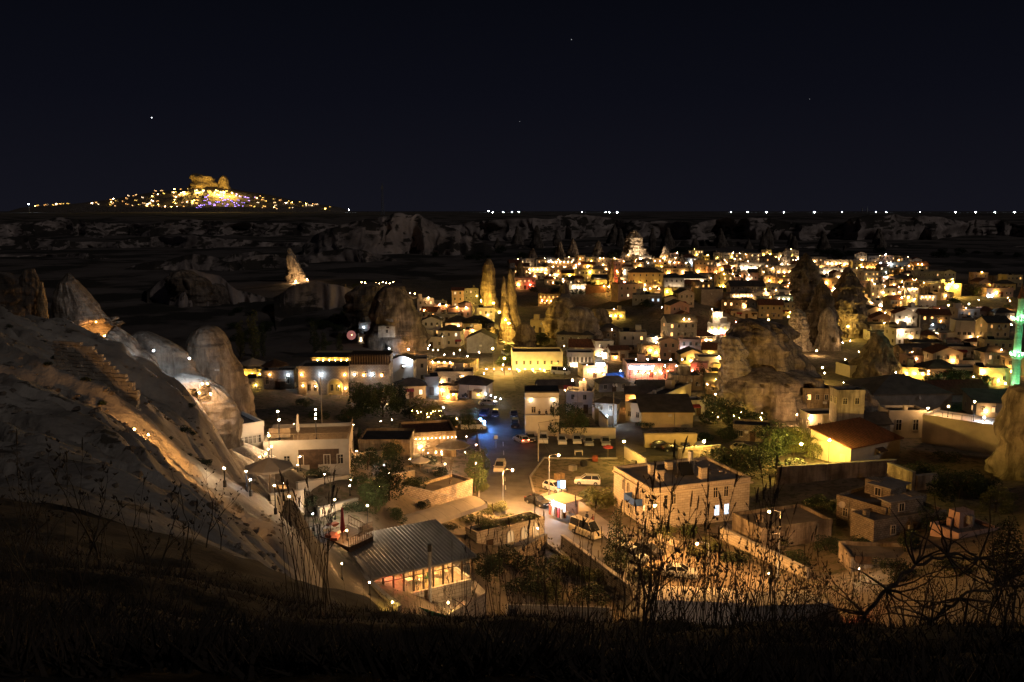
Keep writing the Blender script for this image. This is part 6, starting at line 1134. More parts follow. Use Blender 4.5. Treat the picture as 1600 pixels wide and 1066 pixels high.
for i in range(9):
    x, y = (i / 8 - .5) * w_ * .85, R.uniform(.8, dep * .7); s = obj('table', MB().box(-.4, -.4, .72, .4, .4, .77).bar((0, 0, .05), (0, 0, .72), .04).mesh('table', [M_white, M_woodl][i % 2]), t, (x, y, .05)); 
    for k in (-1, 1): obj('chair', cached(('rch', i % 3), lambda: MB().box(-.2, -.2, .4, .2, .2, .45).box(-.2, .16, .45, .2, .2, .9).box(-.19, -.19, 0, -.15, -.15, .4).box(.15, .15, 0, .19, .19, .4).box(-.19, .15, 0, -.15, .19, .4).box(.15, -.19, 0, .19, -.15, .4).mesh('chair', [M_fabr, M_yellow, M_green][i % 3])), t, (x + .65 * k, y, .05), -PI / 2 * k)
b = MB(); b.bar((0, 0, -3), (0, 0, hh_ + 1.6), .17, n=14); q = loc_on(t, w_ * .08, -.6, 0); fl_ = tag(obj('stove_pipe', b.mesh('stove_pipe', M_steel), None, q), 'tall bright steel stove pipe with black top before the restaurant', 'chimney pipe'); obj('pipe_cap', MB().bar((0, 0, hh_ + 1.6), (0, 0, hh_ + 2.3), .21, n=14).mesh('pipe_cap', M_metal), fl_)
# diagonal wall, green sheeting, brick terrace, lower pale roof
def wallseg(name, lab, a, b_, h, th, m, cat='wall', z=None, px=None):
    a, b_ = Vector(a), Vector(b_); u = b_ - a; t = thing(name, lab, cat, a, math.atan2(u.y, u.x)); Lw = u.to_2d().length; sl_ = u.z
    mb = MB(); mb.v = [(0, 0, -3), (Lw, 0, sl_ - 3), (Lw, th, sl_ - 3), (0, th, -3), (0, 0, h), (Lw, 0, sl_ + h), (Lw, th, sl_ + h), (0, th, h)]; mb.f = [(0, 3, 2, 1), (4, 5, 6, 7), (0, 1, 5, 4), (1, 2, 6, 5), (2, 3, 7, 6), (3, 0, 4, 7)]; mb.m = [0] * 6
    obj('wall_body', mb.mesh('wall_body', m), t); mb2 = MB(); mb2.v = [(x, y + (-.06 if y == 0 else .06), z_ + (.01 if k < 4 else .12)) for k, (x, y, z_) in enumerate([mb.v[4], mb.v[5], mb.v[6], mb.v[7]] * 2)]; mb2.f = list(mb.f); mb2.m = [0] * 6; obj('coping', mb2.mesh('coping', M_conc), t); t['_px'] = px or pix((a + b_) / 2); return t
wallseg('garden_wall', 'pale diagonal garden wall running down beside the glass restaurant', Wz(526, 874, 12.2), Wz(622, 958, 11.0), .5, .3, M_stone)
A, Bq = Wz(592, 930, 9.6), Wz(716, 968, 9.0); u = Bq - A; t = thing('sheet_fence', 'dark green corrugated sheet fence in front of the restaurant', 'fence', A, math.atan2(u.y, u.x)); t['_px'] = (655, 950); n_ = 22; Lw = u.to_2d().length
for i in range(n_): obj('panel', cached('gpn', lambda: MB().box(0, 0, 0, Lw / n_ - .03, .05, 1.5).mesh('panel', M_green)), t, (i * Lw / n_, 0, -1.5 + u.z * i / n_ + (i % 2) * .02), (0, 0, 0))
slab('brick_terrace', 'small stone-edged terrace beside the restaurant corner', 'terrace', [Wz(672, 925, 8.6)[:2], Wz(742, 897, 8.6)[:2], Wz(760, 915, 8.6)[:2], Wz(700, 950, 8.6)[:2]], 5, 7.9, M_stone, (710, 925))
slab('lower_roof', 'large pale flat roof below the diagonal wall', 'roof terrace', [Wz(440, 905, 11.3)[:2], Wz(527, 888, 11.3)[:2], Wz(600, 955, 11.3)[:2], Wz(560, 990, 11.3)[:2], Wz(440, 975, 11.3)[:2]], 6, 11.3, M_conc, (530, 930)); LM['large pale flat roof'] = (520, 930)
slab('path', 'pale terrace floor running beneath the slope beside the wooden fence', 'terrace', [Wz(395, 882, 13.5)[:2], Wz(470, 850, 13.5)[:2], Wz(520, 865, 13.5)[:2], Wz(500, 900, 13.5)[:2], Wz(440, 920, 13.5)[:2]], 8, 13.5, M_pave, (460, 880))
# wooden stair rail at the slope foot, blue/dark iron rail
def H3(px, py, off=0, dmin=34): return hit(px, py, off, dmin)
a1, a2, a3 = W(396, 885, 57), W(425, 905, 55), W(440, 925, 53)
railing('wooden_fence', [a1, a2, a3], 1.1, M_woodl, 'pale wooden picket railing at the foot of the bare slope', 'fence', .28, .035)
railing('iron_railing', [W(438, 862, 66), W(460, 850, 66), W(500, 838, 67)], 1.0, M_metal, 'thin black iron railing above the pale stairs', step=.2, r=.015)
railing('iron_railing', [W(560, 838, 84), W(582, 828, 88)], .9, M_wood, 'reddish wooden rail closing the cushion terrace', step=.25, r=.03)
q = Wz(505, 832, 13.0); t = slab('seating_terrace', 'raised lounge terrace with red-striped cushions', 'terrace', [Wz(500, 838, 13.2)[:2], Wz(545, 855, 13.2)[:2], Wz(583, 838, 13.2)[:2], Wz(540, 818, 13.2)[:2]], 9, 13.2, M_wood, (540, 835)); o0 = t.location
for k, (x, y) in enumerate(((512, 828), (520, 822), (528, 832), (518, 838), (533, 825), (524, 842))): c_ = Wz(x, y, 13.5); o = obj('floor_cushion', MB().box(-.55, -.35, 0, .55, .35, .28).mesh('floor_cushion', M_clothr if k % 2 else M_fab), None, c_, .5 + k * .2); tag(o, 'red-striped floor cushion heaped on the lounge terrace' if k % 2 else 'beige floor cushion heaped on the lounge terrace', 'cushion', 'cushions on the lounge terrace'); o['_share'] = 1
railing('terrace_fence', [Wz(545, 855, 13.2), Wz(583, 838, 13.2), Wz(545, 818, 13.2)], .9, M_wood, 'dark wooden railing around the cushion terrace', 'fence', .3, .03)
parasol(Wz(536, 848, 13.2), 1.0, 3.6, M_fabr, 'closed pink-red parasol over the cushion terrace', True)
parasol(H3(422, 765), 1.9, 2.6, M_fab, 'open beige parasol below the bare slope'); parasol(H3(657, 735), 1.7, 2.4, M_white, 'open white parasol on the lamplit terrace'); parasol(H3(707, 714), 3.4, 3.6, M_roofg, 'large open dark parasol beside the road')
parasol(W(395, 580, 197), 3.2, 3.0, M_fab, 'wide open parasol lit amber from below, above the stone annexe'); parasol(W(430, 582, 197), 3.2, 3.0, M_wood, 'wide dark parasol next to the amber-lit one'); parasol(H3(950, 716), 1.0, 2.6, M_fabr, 'closed red parasol behind the white car')
parasol(H3(620, 705), .8, 2.4, M_fab, 'closed pale parasol standing in the hedge')
for i, (x, y) in enumerate(((668, 738), (680, 742), (640, 735), (440, 775), (470, 728), (405, 612), (530, 622), (516, 620))): table_set(H3(x, y), ['table under the white parasol', 'table beside the brightest parasol-terrace lamps', 'table at the dark end of the parasol terrace', 'table beside the open beige parasol', 'table by the steps of the tented lounges', 'table before the stone annexe', 'table before the second glowing arch', 'table between the glowing arches'][i])
q = H3(549, 532); t = thing('balloon', 'round pinkish glowing balloon in the dark left valley', 'balloon', W(549, 524, 300)); obj('envelope', cached('env', lambda: MB().lathe([(.01, 1.6), (.8, 1.4), (1.35, .8), (1.55, 0), (1.35, -.8), (.7, -1.4), (.01, -1.55)], 18).mesh('envelope', emat('pink_glow', (1, .35, .3), .32, False), True)), t); obj('tether', MB().bar((0, 0, -6), (0, 0, -1.5), .03).mesh('tether', M_metal), t); bulb('lamp', t, (.4, -1.5, .3), 8, .16, 'warm'); t['_px'] = (549, 524)
# long barrel canopy beside the road
A, Bq = Wz(596, 818, 9.6), Wz(738, 776, 5.6); u = Bq - A; Lw = u.length; t = thing('vaulted_canopy', 'long curved pale canopy roof catching the orange street light', 'canopy', A, math.atan2(u.y, u.x)); t['_px'] = (670, 795); LM['long curved pale canopy'] = (670, 795)
ns = 6
for i in range(ns):
    b = MB(); x0, x1 = i * Lw / ns + .04, (i + 1) * Lw / ns; za = u.z * i / ns; zb_ = u.z * (i + 1) / ns
    pr = [(y, .9 * math.cos(y / 2.2 * PI / 2) - .9) for y in np.linspace(-2.2, 2.2, 9)]
    for k in range(8): b.quad((x0, pr[k][0], pr[k][1] + za), (x1, pr[k][0], pr[k][1] + zb_), (x1, pr[k + 1][0], pr[k + 1][1] + zb_), (x0, pr[k + 1][0], pr[k + 1][1] + za))
    b.quad((x0, -2.2, -1.5 + za), (x1, -2.2, -1.5 + zb_), (x1, -2.2, -.9 + zb_), (x0, -2.2, -.9 + za)); obj('roof_panel', b.mesh('roof_panel', M_plaster), t)
for i in range(0, 7, 2): obj('post', MB().bar((i * Lw / 6, -2.1, -4.5), (i * Lw / 6, -2.1, -.9 + u.z * i / 6), .1).mesh('post', M_conc), t)
# vine-covered house by the road and walls
t, w_, dep = corner_house((745, 836), (785, 826), (732, 826), 3.2, 0, 'pale blocky house with dark doorways and a plant-covered roof', wall=M_stone, n=1, floors=1, near=True, lit=0, lamps=[], win=(1.0, 1.5), clutter=False); t['_px'] = (765, 845); LM['plant-roofed house'] = (790, 845)
t, w_, dep = corner_house((786, 828), (850, 812), (775, 815), 3.0, 0, 'low stone annexe with three glowing painted arches', wall=M_stone, n=3, floors=1, near=False, arch=True, win=(1.3, 1.9), lit=1, lc='warm', ls=.7, door=False, lamps=[(2, 2.2, 'warm', 30, .08)], clutter=False); t['_px'] = (818, 835)
wallseg('rubble_wall', 'rubble wall bordering the bottom of the main road', Wz(790, 885, .4), Wz(855, 848, .4), 1.2, .4, M_rubble); wallseg('rubble_wall', 'second rubble wall running down past the cypress', Wz(876, 852, .3), Wz(985, 935, .3), 1.4, .4, M_rubble)
wallseg('yard_wall', 'long stone yard wall below the large stone building', Wz(1125, 838, .2), Wz(1260, 905, .2), 1.3, .35, M_stone); wallseg('yard_wall', 'pale low wall behind the parked white cars', Wz(876, 684, .2), Wz(962, 684, .2), 2.0, .3, M_plaster)
wallseg('yard_wall', 'slanting white wall beside the leafy tree', Wz(925, 650, .2), Wz(948, 675, .2), 2.6, .3, M_white); wallseg('yard_wall', 'dark brown wall beyond the large stone building', Wz(1060, 728, .2), Wz(1125, 722, .2), 3.2, .4, M_tuffdark); wallseg('yard_wall', 'pale tapering wall piece on the corner by the roof clutter', Wz(975, 712, .2), Wz(1008, 733, .2), 1.8, .3, M_plaster)
wallseg('yard_wall', 'long earthen wall across the dark ground on the right', Wz(1215, 752, .3), Wz(1400, 740, .3), 2.4, .5, M_tuffdark); wallseg('yard_wall', 'ruined pale wall stub in the dark field', Wz(1385, 752, .3), Wz(1424, 768, .3), 3.2, .6, M_tuff); wallseg('yard_wall', 'second ruined wall stub beside a dark gap', Wz(1432, 768, .3), Wz(1465, 765, .3), 2.6, .6, M_tuff)
for a_, b_, h_, m_, lab in (((466, 764), (552, 750), .7, M_white, 'low white parapet across the dark garden below the tented lounges'), ((500, 806), (560, 790), .8, M_plaster, 'pale garden parapet behind the cushion terrace'), ((562, 762), (648, 744), .9, M_rubble, 'rubble garden wall between the evergreens and the leafless tree'), ((552, 716), (630, 708), .8, M_plaster, 'cream parapet under the pyramid hedges'), ((606, 762), (735, 790), .8, M_rubble, 'rubble bank wall above the curved pale canopy'), ((430, 790), (478, 776), .8, M_stone, 'stone parapet along the edge of the parasol terrace')):
    wallseg('parapet_wall', lab, H3(*a_), H3(*b_), h_, .3, m_)
# big low roofs at the very bottom
for bp, cp, ap, zt, z0, lab, rm, ro in [((782, 1006), (960, 1012), (778, 948), 3.6, 1.0, 'wide grey-green flat roof behind the weeds', M_roofg, 'flat'), ((1028, 1004), (1182, 1010), (1075, 918), 3.8, 1.0, 'pale grey tent roof behind the tall stalks', M_white, 'gable'), ((1190, 1012), (1335, 1006), (1200, 926), 3.8, 1.0, 'second pale tent roof with a dark ridge behind the stalks', M_conc, 'gable')]:
    t, w_, dep = corner_house(bp, cp, ap, zt, z0, lab, wall=M_conc, roof=ro, rm=rm, bare=True, rise=1.4, clutter=False); t['_px'] = bp
# ================================================================ kiosk, signs, poles
q = Wz(872, 806, 0.3); t = thing('kiosk', 'small brightly lit roadside kiosk with an orange-lit sloping roof', 'kiosk', q, math.radians(-48)); t['_px'] = (873, 790); LM['lit kiosk'] = (873, 790)
b = MB()
for x in (-1.6, 1.6):
    for y in (0, 2.6): b.box(x - .06, y - .06, 0, x + .06, y + .06, 2.5)
b.box(-1.6, 0, 0, 1.6, .06, .9); b.box(-1.6, 2.54, 0, 1.6, 2.6, 2.5); obj('wall', b.mesh('wall', M_brick), t)
obj('roof', MB().box(-2.2, -.9, 2.5, 2.2, 3.1, 2.62).mesh('roof', M_plaster), t); obj('counter', MB().box(-1.7, -.3, .9, 1.7, .3, .98).mesh('counter', M_white), t)
obj('window', MB().quad((-1.5, .03, 1.0), (1.5, .03, 1.0), (1.5, .03, 2.4), (-1.5, .03, 2.4)).mesh('window', emat('kiosk_glass', (.8, .88, 1), 5.5)), t); obj('window', MB().quad((-1.6, 2.4, .9), (-1.6, .1, .9), (-1.6, .1, 2.4), (-1.6, 2.4, 2.4)).mesh('window', emat('kiosk_glass', (.8, .88, 1), 5.5)), t)
for i in range(5): obj('shelf_goods', MB().box(-1.4 + i * .6, -.6, .0, -1.0 + i * .6, -.32, 1.5).mesh('shelf_goods', [M_clothr, M_conc, M_wood, M_fabr, M_conc][i]), t)
bulb('lamp', t, (0, -.9, 2.3), 800, .12, 'cool'); bulb('lamp', t, (-1.95, 1, 2.3), 500, .1, 'cool')
q = W(877, 757, 140); t = thing('light_box_sign', 'square bluish white light-box sign above the kiosk', 'sign', (q.x, q.y, q.z)); t['_px'] = (877, 757); obj('frame', MB().box(-.72, 0, -.72, .72, .25, .72).mesh('frame', M_metal), t); obj('panel', MB().box(-.1, -.02, -.62, .64, -.003, .62).mesh('panel', emat('sign_white', (.7, .9, 1), 6)), t); obj('picture', MB().box(-.64, -.02, -.62, -.12, -.003, .62).mesh('picture', emat('sign_blue', (.2, .45, .9), 1.2)), t); obj('pole', MB().bar((0, .15, -q.z), (0, .15, -.7), .08).mesh('pole', M_metal), t); bulb('lamp', t, (.3, -.8, 0), 160, .07, 'cool')
q = W(749.5, 661, 186); t = thing('light_column_sign', 'tall glowing blue-white advertising column at the road corner', 'sign', (q.x, q.y, q.z)); t['_px'] = (750, 661); LM['glowing blue column sign'] = (750, 661); obj('panel', MB().box(-.42, -.1, -.9, .42, .1, 1.0).mesh('panel', emat('column_glow', (.30, .62, 1), 22)), t); obj('post', MB().bar((0, 0, -q.z), (0, 0, -.9), .1).mesh('post', M_metal), t); bulb('lamp', t, (1.0, -.5, .5), 2600, .1, 'blue')
q = W(795, 796, 136); t = thing('light_box_sign', 'small white lit sign board at the roadside below the tall street lamp', 'sign', q); t['_px'] = (795, 796); obj('panel', MB().box(-.6, -.04, -.5, .6, .04, .6).mesh('panel', emat('board_white', (.8, .9, 1), 1.6)), t); obj('stripe', MB().box(-.5, -.05, -.3, .5, -.041, -.05).mesh('stripe', M_blue), t); obj('post', MB().bar((0, 0, -1.8), (0, 0, -.5), .06).mesh('post', M_metal), t)
q = Wz(775, 700, .3); t = thing('road_sign', 'small road sign on a post at the junction corner', 'road sign', q); obj('post', MB().bar((0, 0, 0), (0, 0, 2.6), .04).mesh('post', M_steel), t); obj('plate', MB().box(-.4, -.04, 1.8, .4, -.041 + .02, 2.5).mesh('plate', M_steel), t)
def streetlamp(px, py, base_py, h, P, col, lab, side=1):
    q = Wz(px, base_py, .2); hh2 = W(px, py, q.y).z - .2; t = thing('street_lamp', lab, 'street lamp', q, 0, 'street lamps'); t['_px'] = (px, (py + base_py) / 2); b = MB(); b.lathe([(.14, -.4), (.14, .6), (.08, .7), (.05, hh2)], 10); obj('pole', b.mesh('pole', M_steel), t)
    b = MB(); b.bar((0, 0, hh2), (side * 1.1, -.2, hh2 + .35), .045, .035); obj('arm', b.mesh('arm', M_steel), t); b = MB(); b.box(side * 1.1 - .1, -.32, hh2 + .26, side * 1.1 + .75 * side, -.08, hh2 + .4) if side > 0 else b.box(side * 1.1 - .75, -.32, hh2 + .26, side * 1.1 + .1, -.08, hh2 + .4); obj('lamp_head', b.mesh('lamp_head', M_conc), t)
    if P: bulb('lamp_glass', t, (side * 1.45, -.2, hh2 + .08), P * 2.4, .13, col)
streetlamp(786, 735, 800, 0, 7500, 'orange', 'tall street lamp standing on the near edge of the road below the junction'); streetlamp(1004, 790, 872, 0, 3600, 'orange', 'street lamp in front of the large stone building')
streetlamp(858, 712, 772, 0, 2000, 'orange', 'street lamp pole beside the white van near the kiosk', 1); streetlamp(1215, 800, 905, 0, 1500, 'orange', 'street lamp beyond the earth lot, seen through weeds', -1); streetlamp(1105, 850, 935, 0, 700, 'orange', 'curved-neck lamp at the low end of the earth lot', -1)
for x, ty, by, P, c, lab in ((958, 613, 672, 0, 'warm', 'bare pale utility pole beside the hipped roof house'), (503, 590, 662, 0, 'warm', 'tall thin pole before the glowing arches'), (841, 670, 720, 0, 'warm', 'dark utility pole at the parking corner'), (975, 745, 800, 0, 'warm', 'short pole left of the stone building'), (838, 600, 640, 0, 'cool', 'pole in the dark lane')): streetlamp(x, ty, by, 0, P, c, lab) if P else tag(obj('utility_pole', MB().lathe([(.13, -.5), (.08, W(x, ty, Wz(x, by, .2).y).z - .2)], 8).mesh('utility_pole', M_conc), None, Wz(x, by, .2) if x != 503 else H3(x, by)), lab, 'pole')
for x, y, h, P, c, lab in [(795, 505, 7, 3200, 'yellow', 'yellow street lamp at the foot of the rock spires'), (780, 488, 6, 2400, 'yellow', 'yellow street lamp between the golden tower and the spires'), (770, 545, 6, 3600, 'yellow', 'yellow street lamp over the golden street'), (788, 560, 5, 1800, 'yellow', 'yellow street lamp before the parked white cars'), (955, 432, 7, 2600, 'yellow', 'yellow street lamp before the slim ochre cone'), (976, 441, 6, 1500, 'red', 'reddish street lamp by the square'), (1489, 441, 8, 4200, 'yellow', 'tall starry yellow street lamp above the bright yellow house'), (1201, 500, 6, 1500, 'orange', 'orange lamp behind the huge cave rock'), (1325, 510, 5, 1700, 'yellow', 'yellow lamp in the yard beside the banded cone'), (1232, 495, 5, 1200, 'yellow', 'yellow lamp beside the pale layered pillar'), (1514, 475, 6, 1500, 'cool', 'cool white street lamp on the dark right slope'), (1482, 477, 5, 900, 'yellow', 'small yellow lamp on a pole near the cool lamp'), (1419, 465, 5, 1000, 'yellow', 'yellow lamp beside the white balcony-storey house'), (1376, 411, 5, 900, 'cool', 'bluish white lamp on top of the village edge'), (1252, 694, 5, 3800, 'yellow', 'yellow lamp half hidden among the garden trees'), (1296, 688, 5, 900, 'yellow', 'yellow lamp at the end of the lit garden'), (975, 690, 5, 1100, 'yellow', 'yellow lamp over the side street'), (1100, 690, 5, 1300, 'yellow', 'yellow lamp over the small car park'), (1250, 565, 4, 500, 'yellow', 'yellow lamp behind the cave rock shoulder'), (1285, 575, 4, 500, 'yellow', 'yellow lamp in the hollow beyond the cave rock'), (1578, 470, 4, 700, 'orange', 'amber lamp just behind the minaret')]:
    post_lamp(x, y, h, c, P * 2, lab, .2, 'street_lamp', 'street lamp', 'village street lamps')
railing('railing', [H3(750, 575), H3(775, 577), H3(860, 578)], .9, M_metal, 'low dark fence with small lamps in front of the yellow-flooded building', 'fence', .9)
def cable(a_, b_, sag, lab):
    a_, b_ = Vector(a_), Vector(b_); b = MB(); pr = Vector((0, 0, 0)); n = 14
    for i in range(1, n + 1): t_ = i / n; q = (b_ - a_) * t_ + Vector((0, 0, -sag * 4 * t_ * (1 - t_))); b.bar(pr, q, .03, n=4); pr = q
    o = tag(obj('power_cable', b.mesh('power_cable', M_metal), None, a_), lab, 'cable'); o['_px'] = pix(a_)
cable(Wz(841, 720, .2) + Vector((0, 0, 7)), Wz(858, 772, .2) + Vector((0, 0, 7)), .8, 'sagging cable between the parking pole and the lamp by the white van'); cable(Wz(858, 772, .2) + Vector((0, 0, 7)), Wz(975, 800, .2) + Vector((0, 0, 6)), 1.0, 'sagging cable over the yard to the short pole'); cable(Wz(841, 720, .2) + Vector((0, 0, 7.2)), Wz(958, 672, .2) + Vector((0, 0, 7.5)), 1.0, 'sagging cable over the parked cars')
cable(Wz(1004, 872, .2) + Vector((0, 0, 6)), Wz(1215, 905, .2) + Vector((0, 0, 6)), 1.2, 'sagging cable crossing the earth lot')
# cars
SIL, WHI, BLK, DRK, CRM, BLU_, REDC = (.35, .36, .38), (.7, .7, .68), (.012, .012, .014), (.05, .05, .06), (.62, .55, .42), (.05, .09, .25), (.3, .03, .02)
for a in [(840, 790, -48, 'sedan', BLK, 'black saloon parked at the road edge before the kiosk'), (866, 768, -50, 'hatch', WHI, 'white hatchback half hidden behind the kiosk roof'), (918, 758, 172, 'suv', WHI, 'white off-road car seen side-on in the yard'), (781, 736, -95, 'suv', CRM, 'cream car standing on the road above the tall street lamp'),
          (849, 692, -92, 'suv', WHI, 'white tall car next to the pole in the row'), (829, 690, -85, 'sedan', BLK, 'black car in the row next to the red-lit car'), (878, 694, -90, 'hatch', WHI, 'first of the paired white cars along the pale wall'), (901, 693, -90, 'hatch', WHI, 'second of the paired white cars along the pale wall'), (919, 696, -88, 'sedan', SIL, 'silver saloon parked along the pale wall'), (946, 696, -92, 'sedan', SIL, 'last silver saloon in the row, next to the red parasol'),
          (1052, 706, 5, 'sedan', BLK, 'black saloon seen side-on in the small car park'), (1032, 700, 8, 'sedan', DRK, 'dark car behind the black saloon'), (1066, 697, -80, 'hatch', DRK, 'dark hatchback facing out in the small car park'), (1086, 697, -70, 'hatch', SIL, 'grey hatchback at the hedge of the small car park'), (1160, 705, 8, 'sedan', CRM, 'pale car under the dark tree'),
          (763, 634, 5, 'sedan', SIL, 'silver car seen side-on in the upper car park'), (757, 651, -100, 'hatch', BLU_, 'blue car catching the blue light'), (774, 652, -90, 'hatch', DRK, 'dark car with a pale plate beside the blue car'), (735, 622, 10, 'sedan', DRK, 'dark car by the orange-lit shop house'), (748, 616, 8, 'suv', DRK, 'dark tall car behind the silver car'), (722, 620, 12, 'hatch', BLK, 'black hatchback at the end of the upper car park'),
          (805, 668, -90, 'suv', BLK, 'black off-road car parked below the white balcony house'), (803, 652, -90, 'sedan', DRK, 'dark saloon behind the black off-road car'), (988, 876, -50, 'suv', SIL, 'silver car half hidden behind the cypress'), (1062, 902, -12, 'sedan', WHI, 'white saloon on the earth lot behind the dark weeds'), (1012, 868, -40, 'hatch', DRK, 'dark car in the earth lot beside the street lamp'),
          (791, 556, -70, 'suv', WHI, 'white off-road car on the golden street'), (801, 563, -80, 'sedan', DRK, 'dark car behind the golden street parapet'), (783, 538, -75, 'hatch', CRM, 'pale car high on the golden street'), (876, 586, -25, 'van', WHI, 'white van outside the yellow-flooded building'), (975, 458, 5, 'sedan', WHI, 'pale car in the orange-lit square'), (740, 672, 3, 'van', WHI, 'white van behind the glowing blue column')]:
    pcar(*a)
pcar(814, 692, 118, 'hatch', SIL, 'silver car with bright red tail lights at the junction', tails=60)
pcar(916, 838, -52, 'van', CRM, 'large cream minibus parked beside the kiosk', name='minibus', cat='minibus')
q = Wz(917, 818, .35); person(q, 2.6, 'person in dark clothes standing before the kiosk counter'); q = Wz(926, 822, .35); person(q, 1.0, 'person in a reddish top standing next to the minibus', m=M_clothr)
q = Wz(930, 836, .35); t = thing('motorbike', 'small dark motorbike parked at the front of the minibus', 'motorbike', q, -1); [obj('wheel', MB().bar((x, -.05, .3), (x, .05, .3), .3, n=14).mesh('wheel', M_rub), t) for x in (-.65, .65)]; obj('frame', MB().bar((-.65, 0, .3), (.1, 0, .75), .07).bar((.1, 0, .75), (.65, 0, .3), .05).bar((.45, 0, .5), (.35, 0, 1.05), .04).box(-.6, -.12, .72, .1, .12, .84).mesh('frame', M_metal), t); obj('handlebar', MB().bar((.35, -.3, 1.05), (.35, .3, 1.05), .025).mesh('handlebar', M_metal), t)
# builder's yard clutter between road and stone building
for i, (x, y, wx, lab, m) in enumerate([(874, 748, 1.6, 'stack of pale boards in the yard', M_woodl), (895, 735, 1.2, 'pale crate beside the white plastic table', M_conc), (912, 728, 1.0, 'dark metal box in the yard', M_metal), (930, 720, 1.2, 'orange sacks piled by the wall', M_clothr), (990, 728, 1.4, 'covered heap beside the tapering wall', M_roofg)]):
    q = H3(x, y); t = thing('crate', lab, 'crate', q, R.uniform(0, 2)); b = MB()
    for k in range(4): b.box(-wx / 2, -.5, k * .24, wx / 2, .5, k * .24 + .2)
    obj('boards', b.mesh('boards', m), t); obj('strap', MB().box(-.05, -.52, 0, .05, .52, .96).mesh('strap', M_metal), t)
q = H3(904, 712); t = thing('plastic_table', 'white plastic garden table standing in the yard', 'table', q); obj('table_top', MB().box(-.8, -.6, .9, .8, .6, .98).mesh('table_top', M_white), t)
for sx in (-.7, .7):
    for sy in (-.5, .5): obj('leg', cached('ptl', lambda: MB().bar((0, 0, 0), (0, 0, .9), .05).mesh('leg', M_white)), t, (sx, sy, 0))
# rubble on the lot
for i in range(34):
    x, y = R.gauss(1040, 16), R.gauss(848, 9); q = H3(x, y); s_ = R.uniform(.3, .9); o = tag(obj('stone_block', R.choice(ms), None, (q.x, q.y, q.z + .2), (R.uniform(-.4, .4), R.uniform(-.4, .4), R.uniform(0, 3)), (s_, s_ * .8, s_ * .5)), 'tumbled pale stone block in the heap under the stone building', 'stone block', 'heap of stone blocks'); o['_share'] = 1; o['_px'] = (x, y)
